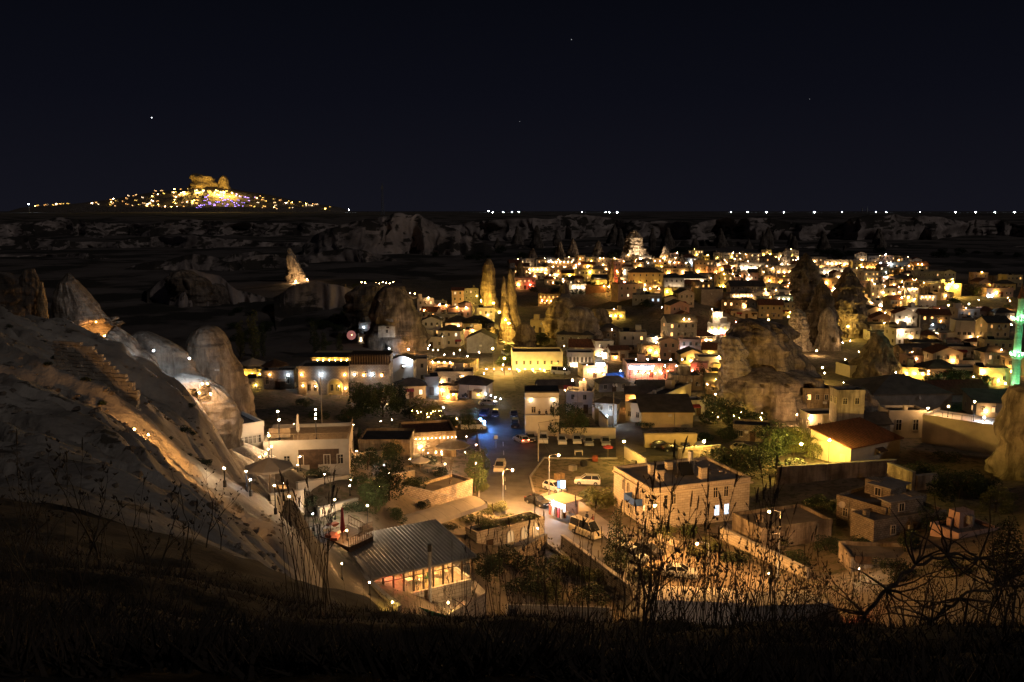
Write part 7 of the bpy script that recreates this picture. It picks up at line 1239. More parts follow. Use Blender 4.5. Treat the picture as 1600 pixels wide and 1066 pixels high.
# ================================================================ trees, bushes
TR = [(398, 566, 80, 'tall feathery poplar in the dark valley, the widest', 'poplar', M_leafy, .9), (376, 562, 62, 'slim poplar at the end of the poplar row', 'poplar', M_leafy, .8), (412, 560, 58, 'short poplar leaning to the wide poplar', 'poplar', M_leafd, .8), (492, 558, 58, 'dark poplar above the amber restaurant', 'poplar', M_leafd, 1), (506, 558, 40, 'small poplar beside the dark poplar', 'poplar', M_leafd, 1), (530, 556, 36, 'dark bush-like poplar near the balloon', 'poplar', M_leafd, 1.2),
 (586, 452, 16, 'olive-lit tree on the string-lit terrace', 'round', M_leafy, 1.2), (560, 456, 14, 'low tree beside the string-lit terrace', 'round', M_leafy, 1.3), (536, 472, 26, 'spreading tree full of small lights below the terrace', 'wide', M_leafy, 1.2), (515, 475, 20, 'dim tree at the edge of the string lights', 'wide', M_leafy, 1.2),
 (565, 648, 62, 'big leafy tree before the hotel with the dark roof balcony', 'round', M_leaf, .9), (598, 652, 58, 'second big leafy tree before the hotel', 'round', M_leaf, .9), (622, 640, 46, 'darker tree by the blue-lit house', 'round', M_leafd, .9), (665, 660, 42, 'broad tree glowing with orange fairy lights', 'wide', M_leafy, 1.3), (733, 672, 40, 'tree tinted blue by the column sign', 'round', M_leaf, .9), (478, 635, 20, 'palm-like bush under the first arch', 'bush', M_leaf, 1.3),
 (588, 800, 62, 'round dense evergreen beside the white lamp post', 'round', M_leaf, .9), (608, 782, 70, 'dark tree rising behind the round evergreen', 'round', M_leafd, .9), (575, 735, 44, 'dark tree beside the pyramid hedges', 'round', M_leafd, .9), (640, 765, 36, 'bush bank behind the leafless tree', 'bush', M_leafd, 1.6), (655, 700, 22, 'lit hedge bush below the rust-red roof', 'bush', M_leaf, 1.8), (630, 700, 24, 'lit hedge bush beside the pavilion', 'bush', M_leaf, 1.6), (742, 770, 72, 'tall flowering tree hung with lamps at the road edge', 'poplar', M_leaf, 1.9), (756, 742, 46, 'dark roadside hedge tree behind the flowering tree', 'poplar', M_leafd, 1.8), (753, 768, 20, 'low bush at the foot of the flowering tree', 'bush', M_leafy, 1.2),
 (888, 684, 64, 'large leafy tree in front of the white balcony house', 'wide', M_leafd, .85), (862, 668, 20, 'small bush beside the balcony', 'bush', M_leafd, 1), (962, 892, 112, 'dense cypress standing in front of the minibus', 'cypress', M_leafd, .95), (1093, 604, 42, 'round green garden tree beside the veranda house', 'cypress', M_leaf, 1.5), (1040, 592, 30, 'dark poplar at the end of the neon bar', 'poplar', M_leafd, 1.6), (1130, 660, 50, 'wide black tree before the cave rock', 'wide', M_leafd, 1.3), (1165, 668, 36, 'black tree with yellow light shining through', 'wide', M_leafd, 1.5), (1205, 720, 66, 'dense dark fruit tree below the cave rock', 'round', M_leafd, 1.1), (1240, 712, 50, 'leafy tree half in yellow light', 'round', M_leafy, 1), (1262, 712, 52, 'bright yellow-green tree beside a yellow lamp', 'wide', M_leafy, 1.0), (1300, 708, 34, 'low yellow-lit tree near the rust-red shed', 'wide', M_leafy, 1.3), (1150, 745, 60, 'huge dark hedge tree behind the stone building', 'wide', M_leafd, 1.4), (1070, 688, 24, 'dark hedge bush behind the small car park', 'bush', M_leafd, 1.8), (1095, 690, 24, 'ivy hedge beside the car park steps', 'bush', M_leafd, 1.4), (1372, 665, 34, 'bush beside the cream two-windowed house', 'bush', M_leaf, 1),
 (1215, 484, 20, 'green-lit tree in the garden house yard', 'round', M_leaf, 1), (1180, 482, 18, 'dark tree beside the green-lit one', 'wide', M_leafd, 1.4), (1154, 440, 34, 'thin black cypress in the upper village', 'cypress', M_leafd, .6), (1118, 440, 16, 'golden-lit tree by the orange house', 'round', M_leafy, 1.2), (1520, 462, 18, 'bare-looking tree lit orange above the dark slope', 'wide', M_leafy, 1.3), (1490, 606, 34, 'broad dark tree before the glowing arcade', 'wide', M_leafd, 1.6), (1460, 602, 24, 'garden tree in front of the arcade', 'round', M_leafd, 1.4), (1535, 604, 20, 'dark tree left of the yellow-lit shuttered house', 'round', M_leafd, 1.2), (1030, 452, 18, 'tree glowing olive before the mansion', 'round', M_leafy, 1), (876, 530, 26, 'dark garden tree below the bluish house', 'round', M_leafd, 1.3), (845, 540, 24, 'dark tree beside the golden street', 'round', M_leafd, 1.3), (800, 558, 22, 'yellow-lit tree halfway along the golden street', 'round', M_leafy, 1.1), (752, 520, 26, 'yellow-lit tree under the golden tower', 'round', M_leafy, 1), (745, 478, 16, 'golden treetop beside the tower', 'round', M_leafy, 1), (884, 582, 26, 'yellow-green tree between the yellow building and the white hall', 'poplar', M_leafy, 1.8), (785, 572, 18, 'little round tree over the white lamp', 'round', M_leafd, 1.3),
 (770, 800, 26, 'shrubbery spilling over the plant-roofed house', 'bush', M_leafy, 1.8), (745, 820, 30, 'dense creeper bush behind the plant-roofed house', 'bush', M_leafy, 1.7), (800, 815, 22, 'bush on the roadside bank', 'bush', M_leaf, 1.6), (738, 880, 30, 'dark bush beside the restaurant corner', 'bush', M_leafd, 1.2), (950, 790, 44, 'broad scrub bank behind the minibus', 'bush', M_leafy, 1.7), (920, 780, 26, 'scrub beside the white off-road car', 'bush', M_leafy, 1.5), (985, 790, 30, 'scrub under the blue balcony', 'bush', M_leafy, 1.2), (1035, 838, 24, 'green bush before the stone building', 'bush', M_leafy, 1.8), (1075, 838, 26, 'second green bush before the stone building', 'bush', M_leaf, 1.6), (1110, 860, 26, 'scrub at the yard wall', 'bush', M_leafy, 1.6), (880, 890, 34, 'olive scrub in the garden below the road', 'bush', M_leafy, 1.5), (835, 900, 44, 'dark fruit bush in the garden below the road', 'bush', M_leafd, 1.4), (920, 905, 36, 'rusty scrub beside the cypress', 'bush', M_leafy, 1.5), (855, 930, 40, 'broad fig bush at the garden bottom', 'wide', M_leafy, 1.5),
 (1500, 780, 60, 'big dark orchard tree in the field by the brown rock', 'wide', M_leafd, 1.3), (1555, 800, 44, 'dim yellow-green orchard tree below the brown rock', 'wide', M_leafy, 1.2), (1440, 745, 30, 'dark bushes below the long beige wall', 'bush', M_leafd, 2), (1570, 905, 110, 'tall dark conifer at the picture edge', 'cypress', M_leafd, 1.5), (1420, 860, 40, 'dark tree between the rubble house and pinkish cottage', 'round', M_leafd, .9), (1300, 800, 30, 'dark bare scrub beyond the earth wall', 'bush', M_leafd, 1.4)]
for px, py, hp, lab, kind, m, wd in TR:
    tree(px, py, hp, lab, kind, m, 'bush' if kind == 'bush' else 'tree', 'bush' if kind == 'bush' else 'tree', None, wd)

for i, (px, py, hp, kind, m, wd) in enumerate([(680, 782, 22, 'bush', M_leafy, 1.6), (712, 772, 24, 'bush', M_leaf, 1.5), (660, 795, 22, 'bush', M_leafd, 1.6), (540, 740, 34, 'round', M_leafd, 1.2), (560, 760, 30, 'bush', M_leaf, 1.5), (498, 745, 22, 'bush', M_leafd, 1.6), (620, 812, 30, 'bush', M_leaf, 1.4), (660, 728, 26, 'bush', M_leafd, 1.5), (610, 720, 34, 'round', M_leafd, 1.2), (640, 700, 20, 'bush', M_leaf, 1.5), (690, 745, 24, 'bush', M_leafd, 1.6), (545, 660, 26, 'round', M_leafd, 1.3), (500, 655, 20, 'bush', M_leafd, 1.8), (640, 655, 30, 'round', M_leafd, 1.1), (700, 668, 24, 'round', M_leafd, 1.1), (690, 770, 26, 'bush', M_leafy, 1.4), (720, 800, 24, 'bush', M_leaf, 1.5), (790, 880, 36, 'bush', M_leafd, 1.5), (765, 905, 44, 'round', M_leafd, 1.1), (815, 925, 40, 'bush', M_leafd, 1.6), (1180, 730, 40, 'wide', M_leafd, 1.3), (1225, 740, 36, 'bush', M_leafd, 1.7), (1330, 700, 22, 'bush', M_leafy, 1.5), (1010, 668, 16, 'bush', M_leafd, 1.8), (1140, 690, 26, 'wide', M_leafd, 1.3), (1480, 760, 34, 'wide', M_leafd, 1.4), (1530, 770, 34, 'wide', M_leafd, 1.4), (1400, 735, 20, 'bush', M_leafd, 1.7), (1090, 870, 24, 'bush', M_leafy, 1.5), (1150, 880, 30, 'bush', M_leafd, 1.6), (1240, 880, 34, 'bush', M_leafd, 1.6), (1290, 860, 30, 'bush', M_leafd, 1.6), (1350, 860, 34, 'bush', M_leafd, 1.6), (1460, 830, 40, 'wide', M_leafd, 1.3), (1400, 905, 44, 'wide', M_leafd, 1.3), (1500, 900, 44, 'bush', M_leafy, 1.5), (1270, 790, 26, 'bush', M_leafd, 1.7), (1480, 720, 22, 'bush', M_leafd, 1.8), (1000, 905, 30, 'bush', M_leafd, 1.4), (930, 940, 40, 'bush', M_leafd, 1.5), (1215, 850, 26, 'bush', M_leafy, 1.5), (700, 830, 20, 'bush', M_leafd, 1.5), (470, 690, 20, 'bush', M_leaf, 1.5), (545, 705, 22, 'round', M_leaf, 1.2), (515, 700, 20, 'bush', M_leafd, 1.5), (480, 790, 22, 'bush', M_leafd, 1.4), (550, 800, 26, 'bush', M_leafd, 1.4)]):
    tree(px, py, hp, 'dark garden %s' % ('tree' if kind != 'bush' else 'bush'), kind, m, 'bush' if kind == 'bush' else 'tree', 'bush' if kind == 'bush' else 'tree', None, wd)['_auto'] = 1
q = Wz(765, 838, 3.0)
for i, (px, py, z) in enumerate(((752, 824, 3.1), (765, 818, 3.1), (778, 826, 3.1), (800, 818, 2.9), (818, 812, 2.9), (835, 812, 2.9))):
    q = Wz(px, py, z); tree(px, py, 1, 'creeper bush sprawling over the roof of the plant-roofed house', 'bush', M_leafy if i % 2 else M_leaf, 'roof_bush', 'bush', None, 1.9, at=q, hm=1.3)
TL = {'broad tree glowing with orange fairy lights': ('orange', 14, 9), 'spreading tree full of small lights': ('yellow', 10, 25), 'black tree with yellow light': ('yellow', 8, 30), 'tree half in yellow': ('yellow', 0, 0)}
for o, _ in list(TOPS):
    for k_, (c_, n_, P_) in TL.items():
        if o.get('label', '').startswith(k_):
            for i in range(n_): a_ = R.uniform(PI, 2 * PI) - o.rotation_euler[2]; obj('fairy_light', cached(('fl', c_), lambda: ico_mesh(emat('fairy_' + c_, COLN[c_], P_ * 12))), o, (.45 * math.cos(a_), .45 * math.sin(a_), R.uniform(.25, .7)), 0, .09 / o.scale[0])
for x, y, hp, v, lab in ((515, 775, 72, 3, 'leafless pale tree on the dark garden bank'), (700, 775, 88, 5, 'leafless tree with a forked crown behind the road'), (1215, 770, 40, 6, 'dead bare shrub in the dark yard'), (1100, 905, 60, 7, 'leafless dark sapling at the edge of the lot')):
    q = H3(x, y); h = hp * q.y / F; t = thing('bare_tree', lab, 'tree', q, v); t.scale = (h, h, h); t['_px'] = (x, y - hp / 2); obj('branches', bare_mesh(v, 6, M_dryl if v == 3 else M_bark, .02), t)
for x in (575, 587, 562): # pyramid hedges
    q = H3(x, 686); t = thing('pyramid_hedge', 'clipped dark cone hedge on the brown pavilion, %s' % {575: 'middle one', 587: 'nearest the rust-red restaurant', 562: 'nearest the tented lounges'}[x], 'hedge', (q.x, q.y, q.z)); t['_px'] = (x, 676); t.scale = (2.6, 2.6, 2.6); obj('crown', crown_mesh('cypress', 1, M_leaf), t)
# scrub on the slope, hills
def scatter_bushes(pts, lab, grp, m, hm):
    for px, py, s in pts:
        q = hit(px, py); q.z = Hs(q.x, q.y, True); o = tree(px, py, 1, lab, 'bush', m, 'scrub_bush', 'bush', grp, 1.4, at=q, hm=hm * s); o['_share'] = 1
scatter_bushes([(R.uniform(270, 345), R.uniform(630, 690), R.uniform(.4, .9)) for _ in range(9)], 'small dark scrub clinging to the bare slope', 'scrub on the bare slope', M_leafd, 1.0)
scatter_bushes([(x, np.interp(x, [0, 150, 320], [440, 545, 690]) + R.uniform(20, 130), R.uniform(.3, .8)) for x in [R.uniform(0, 320) for _ in range(26)]], 'small dark scrub clinging to the bare slope', 'scrub on the bare slope', M_leafd, .8)
scatter_bushes([(R.uniform(640, 1590), R.uniform(392, 408), R.uniform(.6, 1.4)) for _ in range(50)], 'dark tree on the unlit slope behind the village', 'dark trees behind the village', M_leafd, 7)
scatter_bushes([(R.uniform(820, 1440), R.uniform(425, 480), R.uniform(.5, 1.1)) for _ in range(34)], 'small dark tree between the lit houses of the village', 'dark trees among the village houses', M_leafd, 5)
scatter_bushes([(R.uniform(340, 560), R.uniform(470, 545), R.uniform(.5, 1.2)) for _ in range(24)], 'dark shrub in the unlit left valley', 'dark shrubs in the left valley', M_leafd, 4)
scatter_bushes([(R.uniform(1420, 1600), R.uniform(470, 520), R.uniform(.5, 1.2)) for _ in range(18)], 'dark shrub on the unlit slope beside the minaret', 'dark shrubs beside the minaret', M_leafd, 4)
# ================================================================ procedural village fill, each house its own
occ = [(a, b - d * .5, c / 2, d / 2) for a, b, c, d in HW] + [(993, 384, 16, 26), (1260, 455, 26, 60), (1324, 470, 26, 50), (1185, 575, 64, 74), (1295, 520, 22, 40), (1375, 560, 42, 42), (1245, 515, 18, 40), (882, 458, 10, 20), (895, 498, 60, 26), (790, 470, 16, 55), (763, 440, 16, 40), (1329, 612, 24, 24), (1587, 530, 9, 90), (906, 572, 32, 26), (946, 578, 30, 26), (1010, 582, 62, 30), (1045, 618, 54, 20), (1120, 515, 30, 34), (840, 585, 50, 30), (962, 592, 26, 14), (1329, 620, 34, 30)]
ZN = [(805, 1000, 412, 446, 46, 'hot'), (1000, 1250, 408, 466, 80, 'hot'), (1275, 1440, 414, 500, 60, 'hot'), (1440, 1585, 440, 470, 12, 'dim'), (1345, 1600, 496, 596, 46, 'mid'), (1140, 1240, 466, 500, 14, 'mid'), (665, 760, 478, 545, 14, 'mid'), (880, 1130, 540, 625, 34, 'mid'), (1060, 1125, 500, 560, 6, 'mid'), (985, 1110, 462, 482, 5, 'dim'), (640, 740, 590, 625, 4, 'mid'), (980, 1100, 610, 650, 6, 'dim'), (1270, 1400, 640, 690, 5, 'dim')]
walls_ = [M_stone, M_plaster, M_yellow, M_pink, M_white, M_stonegrey, M_tuffgold]; wn = {M_stone.name: 'pale stone', M_plaster.name: 'cream', M_yellow.name: 'ochre', M_pink.name: 'rosy', M_white.name: 'whitewashed', M_stonegrey.name: 'grey stone', M_tuffgold.name: 'brown tuff'}
cnt = 0
for x0, x1, y0, y1, n, kind in ZN:
    made = 0; tries = 0
    while made < n and tries < n * 25:
        tries += 1; x, y = R.uniform(x0, x1), R.uniform(y0, y1); q = hit(x, y); s_ = q.y / F; wm, hm = R.uniform(5.5, 12), R.choice((3.2, 3.6, 5.6, 6.2, 6.6, 8.5)); wp, hp = wm / s_, hm / s_
        cy_ = y - hp / 2
        if any(abs(x - a) < (wp / 2 + c) * .72 and abs(cy_ - b) < (hp / 2 + d) * .60 for a, b, c, d in occ): continue
        occ.append((x, cy_, wp / 2, hp / 2)); made += 1; cnt += 1; wl = R.choice(walls_); rf = R.choice(('flat',) * 5 + ('hip', 'gable', 'gable_x')); nl = {'hot': R.choice((1, 2, 2, 3)), 'mid': R.choice((0, 1, 1, 2)), 'dim': R.choice((0, 0, 1))}[kind]
        pal = R.choice((['warm'] * 4 + ['white'] * 2 + ['orange'] * 3 + ['yellow'] * 4 + ['cool'])) ; arch = R.random() < .25
        lm = [(R.uniform(.08, .92), R.choice((.35, .6, 1.12)), pal if R.random() < .7 else 'warm', R.choice((70, 150, 300, 520)) * R.uniform(.7, 1.3), R.uniform(.10, .26)) for _ in range(nl)]
        lt = {'hot': .32, 'mid': .25, 'dim': .08}[kind]; nf = max(1, round(hm / 3.1)); nn = max(1, min(4, round(wm / 2.6)))
        lab = '%s %s %s house%s' % (('one-storey', 'two-storey', 'three-storey')[min(nf, 3) - 1], ('flat-roofed' if rf == 'flat' else 'pitch-roofed'), wn[wl.name], (' with no lamp' if nl == 0 else ' with %s %s lamp%s' % (('one', 'two', 'three')[nl - 1], {'warm': 'warm', 'white': 'white', 'orange': 'orange', 'yellow': 'yellow', 'cool': 'cool white'}[pal], 's' if nl > 1 else '')))
        t = vh(x, y, wp, hp, lab, wall=wl, roof=rf, rm=None if rf == 'flat' else R.choice((M_tile, M_roof)), lamps=lm, lit=lt, lc='white' if pal in ('white', 'cool') else R.choice(('warm', 'orange')), ls=R.choice((1.2, 2.4, 4)), arch=arch, floors=nf, n=nn, nside=1, group='houses of the village', sink=4); t['_auto'] = 1
print('village fill', cnt)
# rows of lights along lanes: each a small lamp on its own
def lane(pts, col, P, lab, grp, r=.2, h=2.5):
    for i, (x, y) in enumerate(pts): o = post_lamp(x, y, h, col, P, lab, r, 'lane_lamp', 'lamp', grp); o['_share'] = 1
lane([(565 + i * 5.5, 441 + (i % 3)) for i in range(10)], 'warm', 130, 'small bulb lamp in the row along the rock-top terrace', 'lamps along the rock-top terrace', .2, 2.2)
lane([(628, 451), (634, 456), (641, 458), (648, 459)], 'warm', 130, 'small lamp on the path leading down from the rock-top terrace', 'lamps down from the rock-top terrace', .2, 2.2)
lane([(855 + i * 9, 414 + (i % 2) * 3) for i in range(8)], 'orange', 420, 'lamp standing on the upper hotel terrace', 'lamps on the upper hotel terrace', .3, 3)
lane([(1150 + i * 8, 503 + (i % 2)) for i in range(6)], 'red', 150, 'pinkish lamp in the row behind the cave rock', 'pink lamps behind the cave rock', .2, 3)
lane([(1112, 565), (1120, 560), (1125, 572), (1127, 580), (1118, 558), (1126, 590)], 'yellow', 210, 'yellow lamp on the stepped lane beside the cave rock', 'lamps on the lane beside the cave rock', .16, 2)
lane([(760 + i * 12, 577) for i in range(8)], 'warm', 60, 'small garden lamp on the low fence before the yellow-flooded building', 'garden lamps on the low fence', .12, 1)
lane([(759, 616), (767, 618), (774, 621), (782, 623)], 'cool', 60, 'small white lamp in the row above the upper car park', 'lamps above the upper car park', .13, 1.5)
lane([(985 + i * 9, 572 - (i % 2) * 10) for i in range(10)], 'white', 150, 'bulb lamp strung above the neon bar', 'lamps above the neon bar', .14, 7)
lane([(R.uniform(830, 1130), R.uniform(480, 625)) for _ in range(36)], 'warm', 110, 'small lane lamp between the houses of the middle village', 'lane lamps of the middle village', .12, 3)
lane([(R.uniform(1280, 1590), R.uniform(440, 600)) for _ in range(44)], 'warm', 130, 'small lane lamp between the houses on the minaret side', 'lane lamps on the minaret side', .13, 3)
lane([(R.uniform(640, 760), R.uniform(480, 600)) for _ in range(22)], 'warm', 90, 'small lane lamp between the houses by the golden street', 'lane lamps by the golden street', .11, 3)
lane([(R.uniform(380, 740), R.uniform(640, 760)) for _ in range(26)], 'warm', 26, 'little garden lamp among the terraces and trees before the road', 'little garden lamps of the terraces', .06, 1.2)
# people of the square etc. left out: none can be made out
rn = np.random.RandomState(9); b = MB()
for i in range(900):
    d_ = rn.uniform(28, 92); px_ = rn.uniform(-80, 430); x_ = (px_ - 800) / F * d_; z_ = Hs(x_, d_, True) if i % 1 == 0 else 0; s_ = rn.uniform(.05, .28) ** 1.2; v_ = [(x_ + a * s_ * rn.uniform(.6, 1.2), d_ + c * s_ * rn.uniform(.6, 1.2), z_ + e_ * s_ * rn.uniform(.5, 1)) for a, c, e_ in ((-1, -1, -.3), (1, -1, -.3), (1, 1, -.3), (-1, 1, -.3), (-.6, -.6, .7), (.6, -.6, .7), (.6, .6, .7), (-.6, .6, .7))]
    k = len(b.v); b.v += v_; b.f += [tuple(k + j for j in q) for q in ((4, 5, 6, 7), (0, 1, 5, 4), (1, 2, 6, 5), (2, 3, 7, 6), (3, 0, 4, 7))]; b.m += [0] * 5
struct('loose_stones', b.mesh('loose_stones', M_tuff), 'stuff')
# ================================================================ foreground weeds
def stalk_mesh(v):
    def mk():
        rn = random.Random(v); b = MB(); p = Vector((0, 0, -.03)); d = Vector((rn.uniform(-.16, .16), rn.uniform(-.1, .1), 1)); n = 9; r = .0036
        for i in range(n):
            d = (d + Vector((rn.uniform(-.045, .045), rn.uniform(-.04, .04), 0))).normalized(); q = p + d * (1 / n); b.bar(p, q, r, r * .9, 5); r *= .9; p = q
            if i > 3 and rn.random() < .75:
                e_ = (d + Vector((rn.uniform(-1, 1), rn.uniform(-1, 1), .5))).normalized() * rn.uniform(.03, .12); b.bar(p, p + e_, .0022, .0015, 4); b.bar(p + e_, p + e_ * 1.2, .0048, .002, 5)
        for k in range(5): b.bar(p + d * (k * .016 - .02), p + d * (k * .016) + Vector((rn.uniform(-.012, .012), 0, .012)), .006, .002, 5)
        return b.mesh('stems', M_dry)
    return cached(('stalk', v), mk)
def thistle_mesh(v):
    def mk():
        rn = random.Random(v); b = MB()
        def br(p, d, L, r, k):
            for s in range(3):
                d = (d + Vector((rn.uniform(-.25, .25), rn.uniform(-.25, .25), rn.uniform(-.05, .12)))).normalized(); q = p + d * L / 3; b.bar(p, q, r, r * .85, 4); r *= .85; p = q
                if k and rn.random() < .8: br(p, (d + Vector((rn.uniform(-1, 1), rn.uniform(-.8, .8), rn.uniform(.1, .7)))).normalized(), L * rn.uniform(.45, .7), r * .75, k - 1)
            if k <= 1:
                for _ in range(3): b.bar(p, p + Vector((rn.uniform(-.02, .02), rn.uniform(-.02, .02), rn.uniform(.005, .03))), .007, .002, 4)
        br(Vector((0, 0, -.03)), Vector((rn.uniform(-.2, .2), 0, 1)), .55, .008, 3); return b.mesh('stems', M_dry)
    return cached(('thistle', v), mk)
def tuft_mesh(v, m):
    def mk():
        rn = random.Random(v); b = MB()
        for k in range(46):
            a, r0, L = rn.uniform(0, 6.28), rn.uniform(0, .16), rn.uniform(.45, 1.0); d = Vector((math.cos(a) * rn.uniform(.05, .55), math.sin(a) * rn.uniform(.05, .55), 1)); p = Vector((math.cos(a) * r0, math.sin(a) * r0, -.03)); w_ = .010
            sd = Vector((-math.sin(a + 1), math.cos(a + 1), 0)); pr = (p - sd * w_, p + sd * w_)
            for s in range(3):
                d = (d + Vector((math.cos(a) * .22, math.sin(a) * .22, -.10))).normalized(); p = p + d * L / 3; w_ *= .6; nx_ = (p - sd * w_, p + sd * w_); b.quad(pr[0], pr[1], nx_[1], nx_[0]); pr = nx_
        return b.mesh('blades', m)
    return cached(('tuft', v, m.name), mk)
def bank(px, d): a, _ = ray(px, 900); x = a * d; return Vector((x, d, Hs(x, d, True)))
def weed(px, d, hpx, kind, lab, v, grp):
    p = bank(px, d); h = hpx * d / F; t = thing({'stalk': 'dry_stalk', 'thistle': 'dry_thistle', 'tuft': 'grass_tuft', 'twig': 'twig_bush'}[kind], lab, {'stalk': 'dry weed', 'thistle': 'dry weed', 'tuft': 'grass', 'twig': 'bush'}[kind], p, R.uniform(0, 6.28), grp)
    t.scale = (h, h, h); t['_share'] = 1; t['_px'] = (px, 950)
    me = {'stalk': lambda: stalk_mesh(v % 7), 'thistle': lambda: thistle_mesh(v % 6), 'tuft': lambda: tuft_mesh(v % 5, M_dryl if v % 5 == 1 else M_dry), 'twig': lambda: bare_mesh(20 + v % 5, 5, M_bark, .012, .7)}[kind](); obj('stems' if kind != 'tuft' else 'blades', me, t); return t
prof = lambda x: np.interp(x, [0, 200, 330, 430, 480, 520, 600, 700, 800, 950, 1010, 1060, 1180, 1260, 1330, 1450, 1600], [180, 150, 60, 120, 230, 150, 60, 110, 160, 200, 260, 210, 260, 150, 130, 120, 200])
for i in range(26): x = R.gauss(482, 20); weed(x, R.uniform(7, 12), R.uniform(150, 235), 'stalk', 'tall dark reed stalk in the clump before the cushion terrace', i, 'reed stalks in the tall clump')
for i in range(225):
    x = R.choice((R.uniform(500, 1600), R.uniform(960, 1360), R.uniform(640, 1000))); weed(x, R.uniform(4, 12), prof(x) * R.uniform(.5, 1.25), 'stalk', 'dry seed-headed stalk in the dark foreground bank', i, 'dry stalks on the bank')
for i in range(140):
    x = R.choice((R.uniform(600, 1600), R.uniform(1000, 1600))); weed(x, R.uniform(3.6, 11), prof(x) * R.uniform(.4, 1.0), 'thistle', 'branching dry thistle in the dark foreground bank', i, 'dry thistles on the bank')
for i in range(34):
    x = R.uniform(-10, 300); weed(x, R.uniform(3.5, 10), R.uniform(70, 260), ('stalk', 'thistle')[i % 2], 'dry weed on the dark bank under the bare slope', i, 'dry weeds under the bare slope')
for i in range(100):
    x = R.uniform(-20, 1610); weed(x, R.uniform(2.3, 11), R.uniform(20, 50) * (.6 if 500 < x < 800 else 1), 'tuft', 'tuft of dry grass on the dark bank', i, 'grass tufts on the bank')
for x, d, hp in ((1490, 6, 190), (1420, 7, 150), (1550, 5, 200), (1370, 8, 120), (1590, 7, 230), (1520, 8, 160), (735, 7, 120), (700, 8, 90), (1460, 5, 130), (560, 6, 60), (1300, 7, 120), (1340, 5.5, 150), (1400, 5, 170), (1440, 6.5, 190), (1510, 5, 210), (1575, 6, 240), (1250, 6, 110), (860, 6, 100), (930, 5.5, 110), (1130, 6, 120), (1050, 5, 100), (770, 5, 120), (60, 5, 130), (150, 6, 120), (250, 5, 90), (340, 5, 80)):
    weed(x, d, hp, 'twig', 'tangled dark twig bush at the picture bottom', int(x), 'twig bushes on the bank')
# an arching dead branch on the right
b = MB(); rn = random.Random(4)
def arc(P, r):
    for a_, c_ in zip(P, P[1:]):
        q = a_
        for k in range(1, 5): n2 = a_.lerp(c_, k / 4) + (Vector((rn.uniform(-.025, .025), rn.uniform(-.02, .02), rn.uniform(-.03, .03))) if k < 4 else Vector((0, 0, 0))); b.bar(q, n2, r, r * .96, 6); q = n2; r *= .97
P = [W(1330, 1000, 7) , W(1352, 960, 7), W(1385, 920, 7), W(1430, 882, 7.1), W(1480, 868, 7.2), W(1530, 872, 7.3), W(1575, 900, 7.3), W(1640, 930, 7.4)]; arc(P, .020)
P2 = [W(1440, 1010, 6.8), W(1455, 970, 6.8), W(1500, 935, 6.9), W(1555, 915, 7), W(1630, 905, 7)]; arc(P2, .015)
for Q in (P, P2):
    for q in Q[1:-1]:
        for _ in range(7):
            d = Vector((rn.uniform(-1, 1), rn.uniform(-.6, .6), rn.uniform(-1, 1))).normalized(); p = q; r = .010
            for s in range(5): d = (d + Vector((rn.uniform(-.4, .4), rn.uniform(-.4, .4), rn.uniform(-.3, .3)))).normalized(); n2 = p + d * .11; b.bar(p, n2, r, r * .8, 4); p = n2; r *= .8
o0 = P[0]; b.v = [Vector(v) - o0 for v in b.v]; t = thing('dead_branch', 'thick dead branch arching across the lower corner', 'branch', o0); t['_px'] = (1480, 900); obj('limbs', b.mesh('limbs', M_bark), t)
p = bank(345, 22)
t = thing('dry_thistle', 'flowering dry umbel weed outlined against the pale slope', 'dry weed', W(322, 852, 22), 0); t.scale = (2.1,) * 3; t['_px'] = (345, 820); obj('stems', thistle_mesh(5), t)
t = thing('dry_thistle', 'second dry umbel weed beside the first on the slope edge', 'dry weed', W(345, 856, 22), 2); t.scale = (1.8,) * 3; t['_px'] = (360, 820); obj('stems', thistle_mesh(3), t)
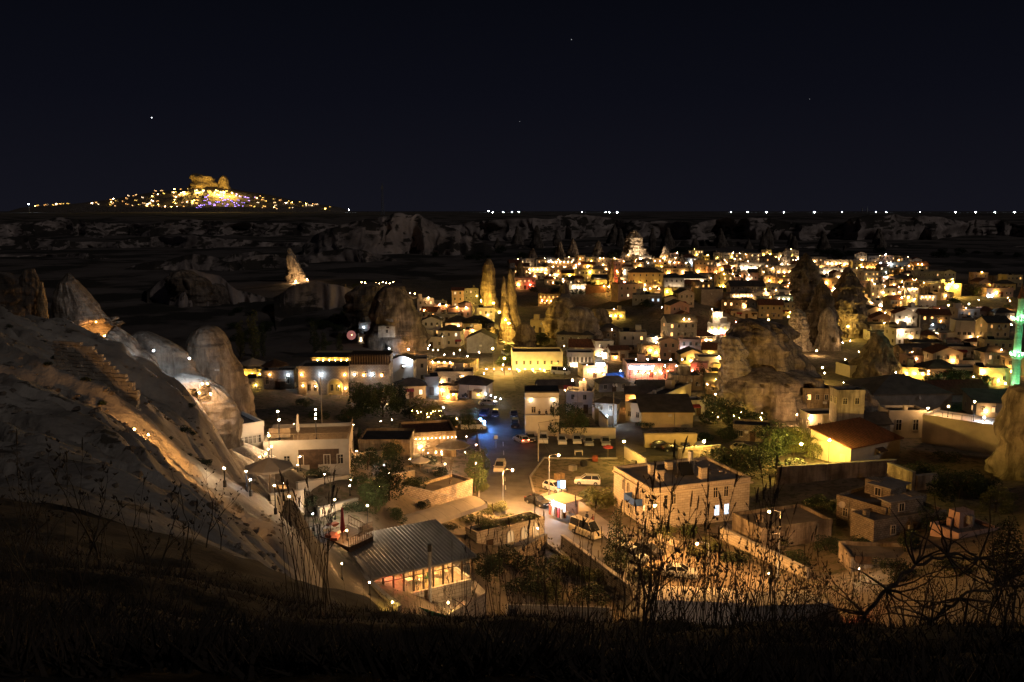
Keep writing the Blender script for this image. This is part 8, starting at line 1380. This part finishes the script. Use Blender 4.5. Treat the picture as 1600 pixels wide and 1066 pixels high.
# low ground cover on the bank
rn = np.random.RandomState(3); N = 34000; d = 1.6 + 12.4 * rn.uniform(0, 1, N) ** 1.4; u = rn.uniform(-.78, .78, N); x = u * d; z = H(x, d, True); a = rn.uniform(0, 6.28, N); hL = rn.uniform(.02, .10, N); lx, ly = rn.uniform(-.08, .08, N), rn.uniform(-.08, .08, N); wv_ = .006
V = np.stack([np.stack([x - np.cos(a) * wv_, d - np.sin(a) * wv_, z - .01], -1), np.stack([x + np.cos(a) * wv_, d + np.sin(a) * wv_, z - .01], -1), np.stack([x + lx, d + ly, z + hL], -1)], 1).reshape(-1, 3)
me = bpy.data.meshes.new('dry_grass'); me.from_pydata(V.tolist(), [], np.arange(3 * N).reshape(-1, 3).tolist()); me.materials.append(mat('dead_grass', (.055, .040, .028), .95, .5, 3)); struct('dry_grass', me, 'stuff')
# ================================================================ wording: give look-alikes their own labels by what they stand beside
def where(px, py, k=0):
    L_ = sorted(LM.items(), key=lambda kv: math.hypot(kv[1][0] - px, (kv[1][1] - py) * 1.6)); nm, (x, y) = L_[k]; dx, dy = px - x, py - y; a_ = []
    if abs(dy) > 6: a_.append('above' if dy < 0 else 'below')
    if abs(dx) > 9: a_.append('left of' if dx < 0 else 'right of')
    ph = (a_[0] + '-' + a_[1] if len(a_) == 2 else a_[0]) if a_ else 'right at'
    return '%s the %s' % (ph, nm)
used_ = {}
for o, _ in TOPS: used_.setdefault(o['label'], []).append(o)
for lab, L_ in used_.items():
    if L_[0].get('_share'): continue
    if len(L_) > 1 or L_[0].get('_auto'):
        for o in L_: px, py = o.get('_px') or pix(o.location); o['label'] = lab + ' ' + where(px, py)
for rnd in range(3):
    used_ = {}
    for o, _ in TOPS:
        if not o.get('_share'): used_.setdefault(o['label'], []).append(o)
    for lab, L_ in used_.items():
        if len(L_) > 1:
            L_.sort(key=lambda o: (o.get('_px', (0, 0))[0]))
            wds = (['leftmost', 'rightmost'] if len(L_) == 2 else ['leftmost', 'middle', 'rightmost'] if len(L_) == 3 else ['leftmost', 'second', 'third', 'fourth', 'fifth', 'sixth', 'seventh', 'eighth'])
            for w__, o in zip(wds, L_): o['label'] = w__ + ' ' + lab
for o, _ in TOPS:
    wds = o['label'].split()
    for cut in (('flat-roofed',), ('one-storey', 'two-storey', 'three-storey')):
        if len(wds) > 16: wds = [w_ for w_ in wds if w_ not in cut]
    if len(wds) > 16: print('LONG', ' '.join(wds))
    o['label'] = ' '.join(wds[:16])
    for k_ in ('_px', '_share', '_auto', '_front'):
        if k_ in o: del o[k_]
print('objects', len(bpy.data.objects), 'things', len(TOPS))
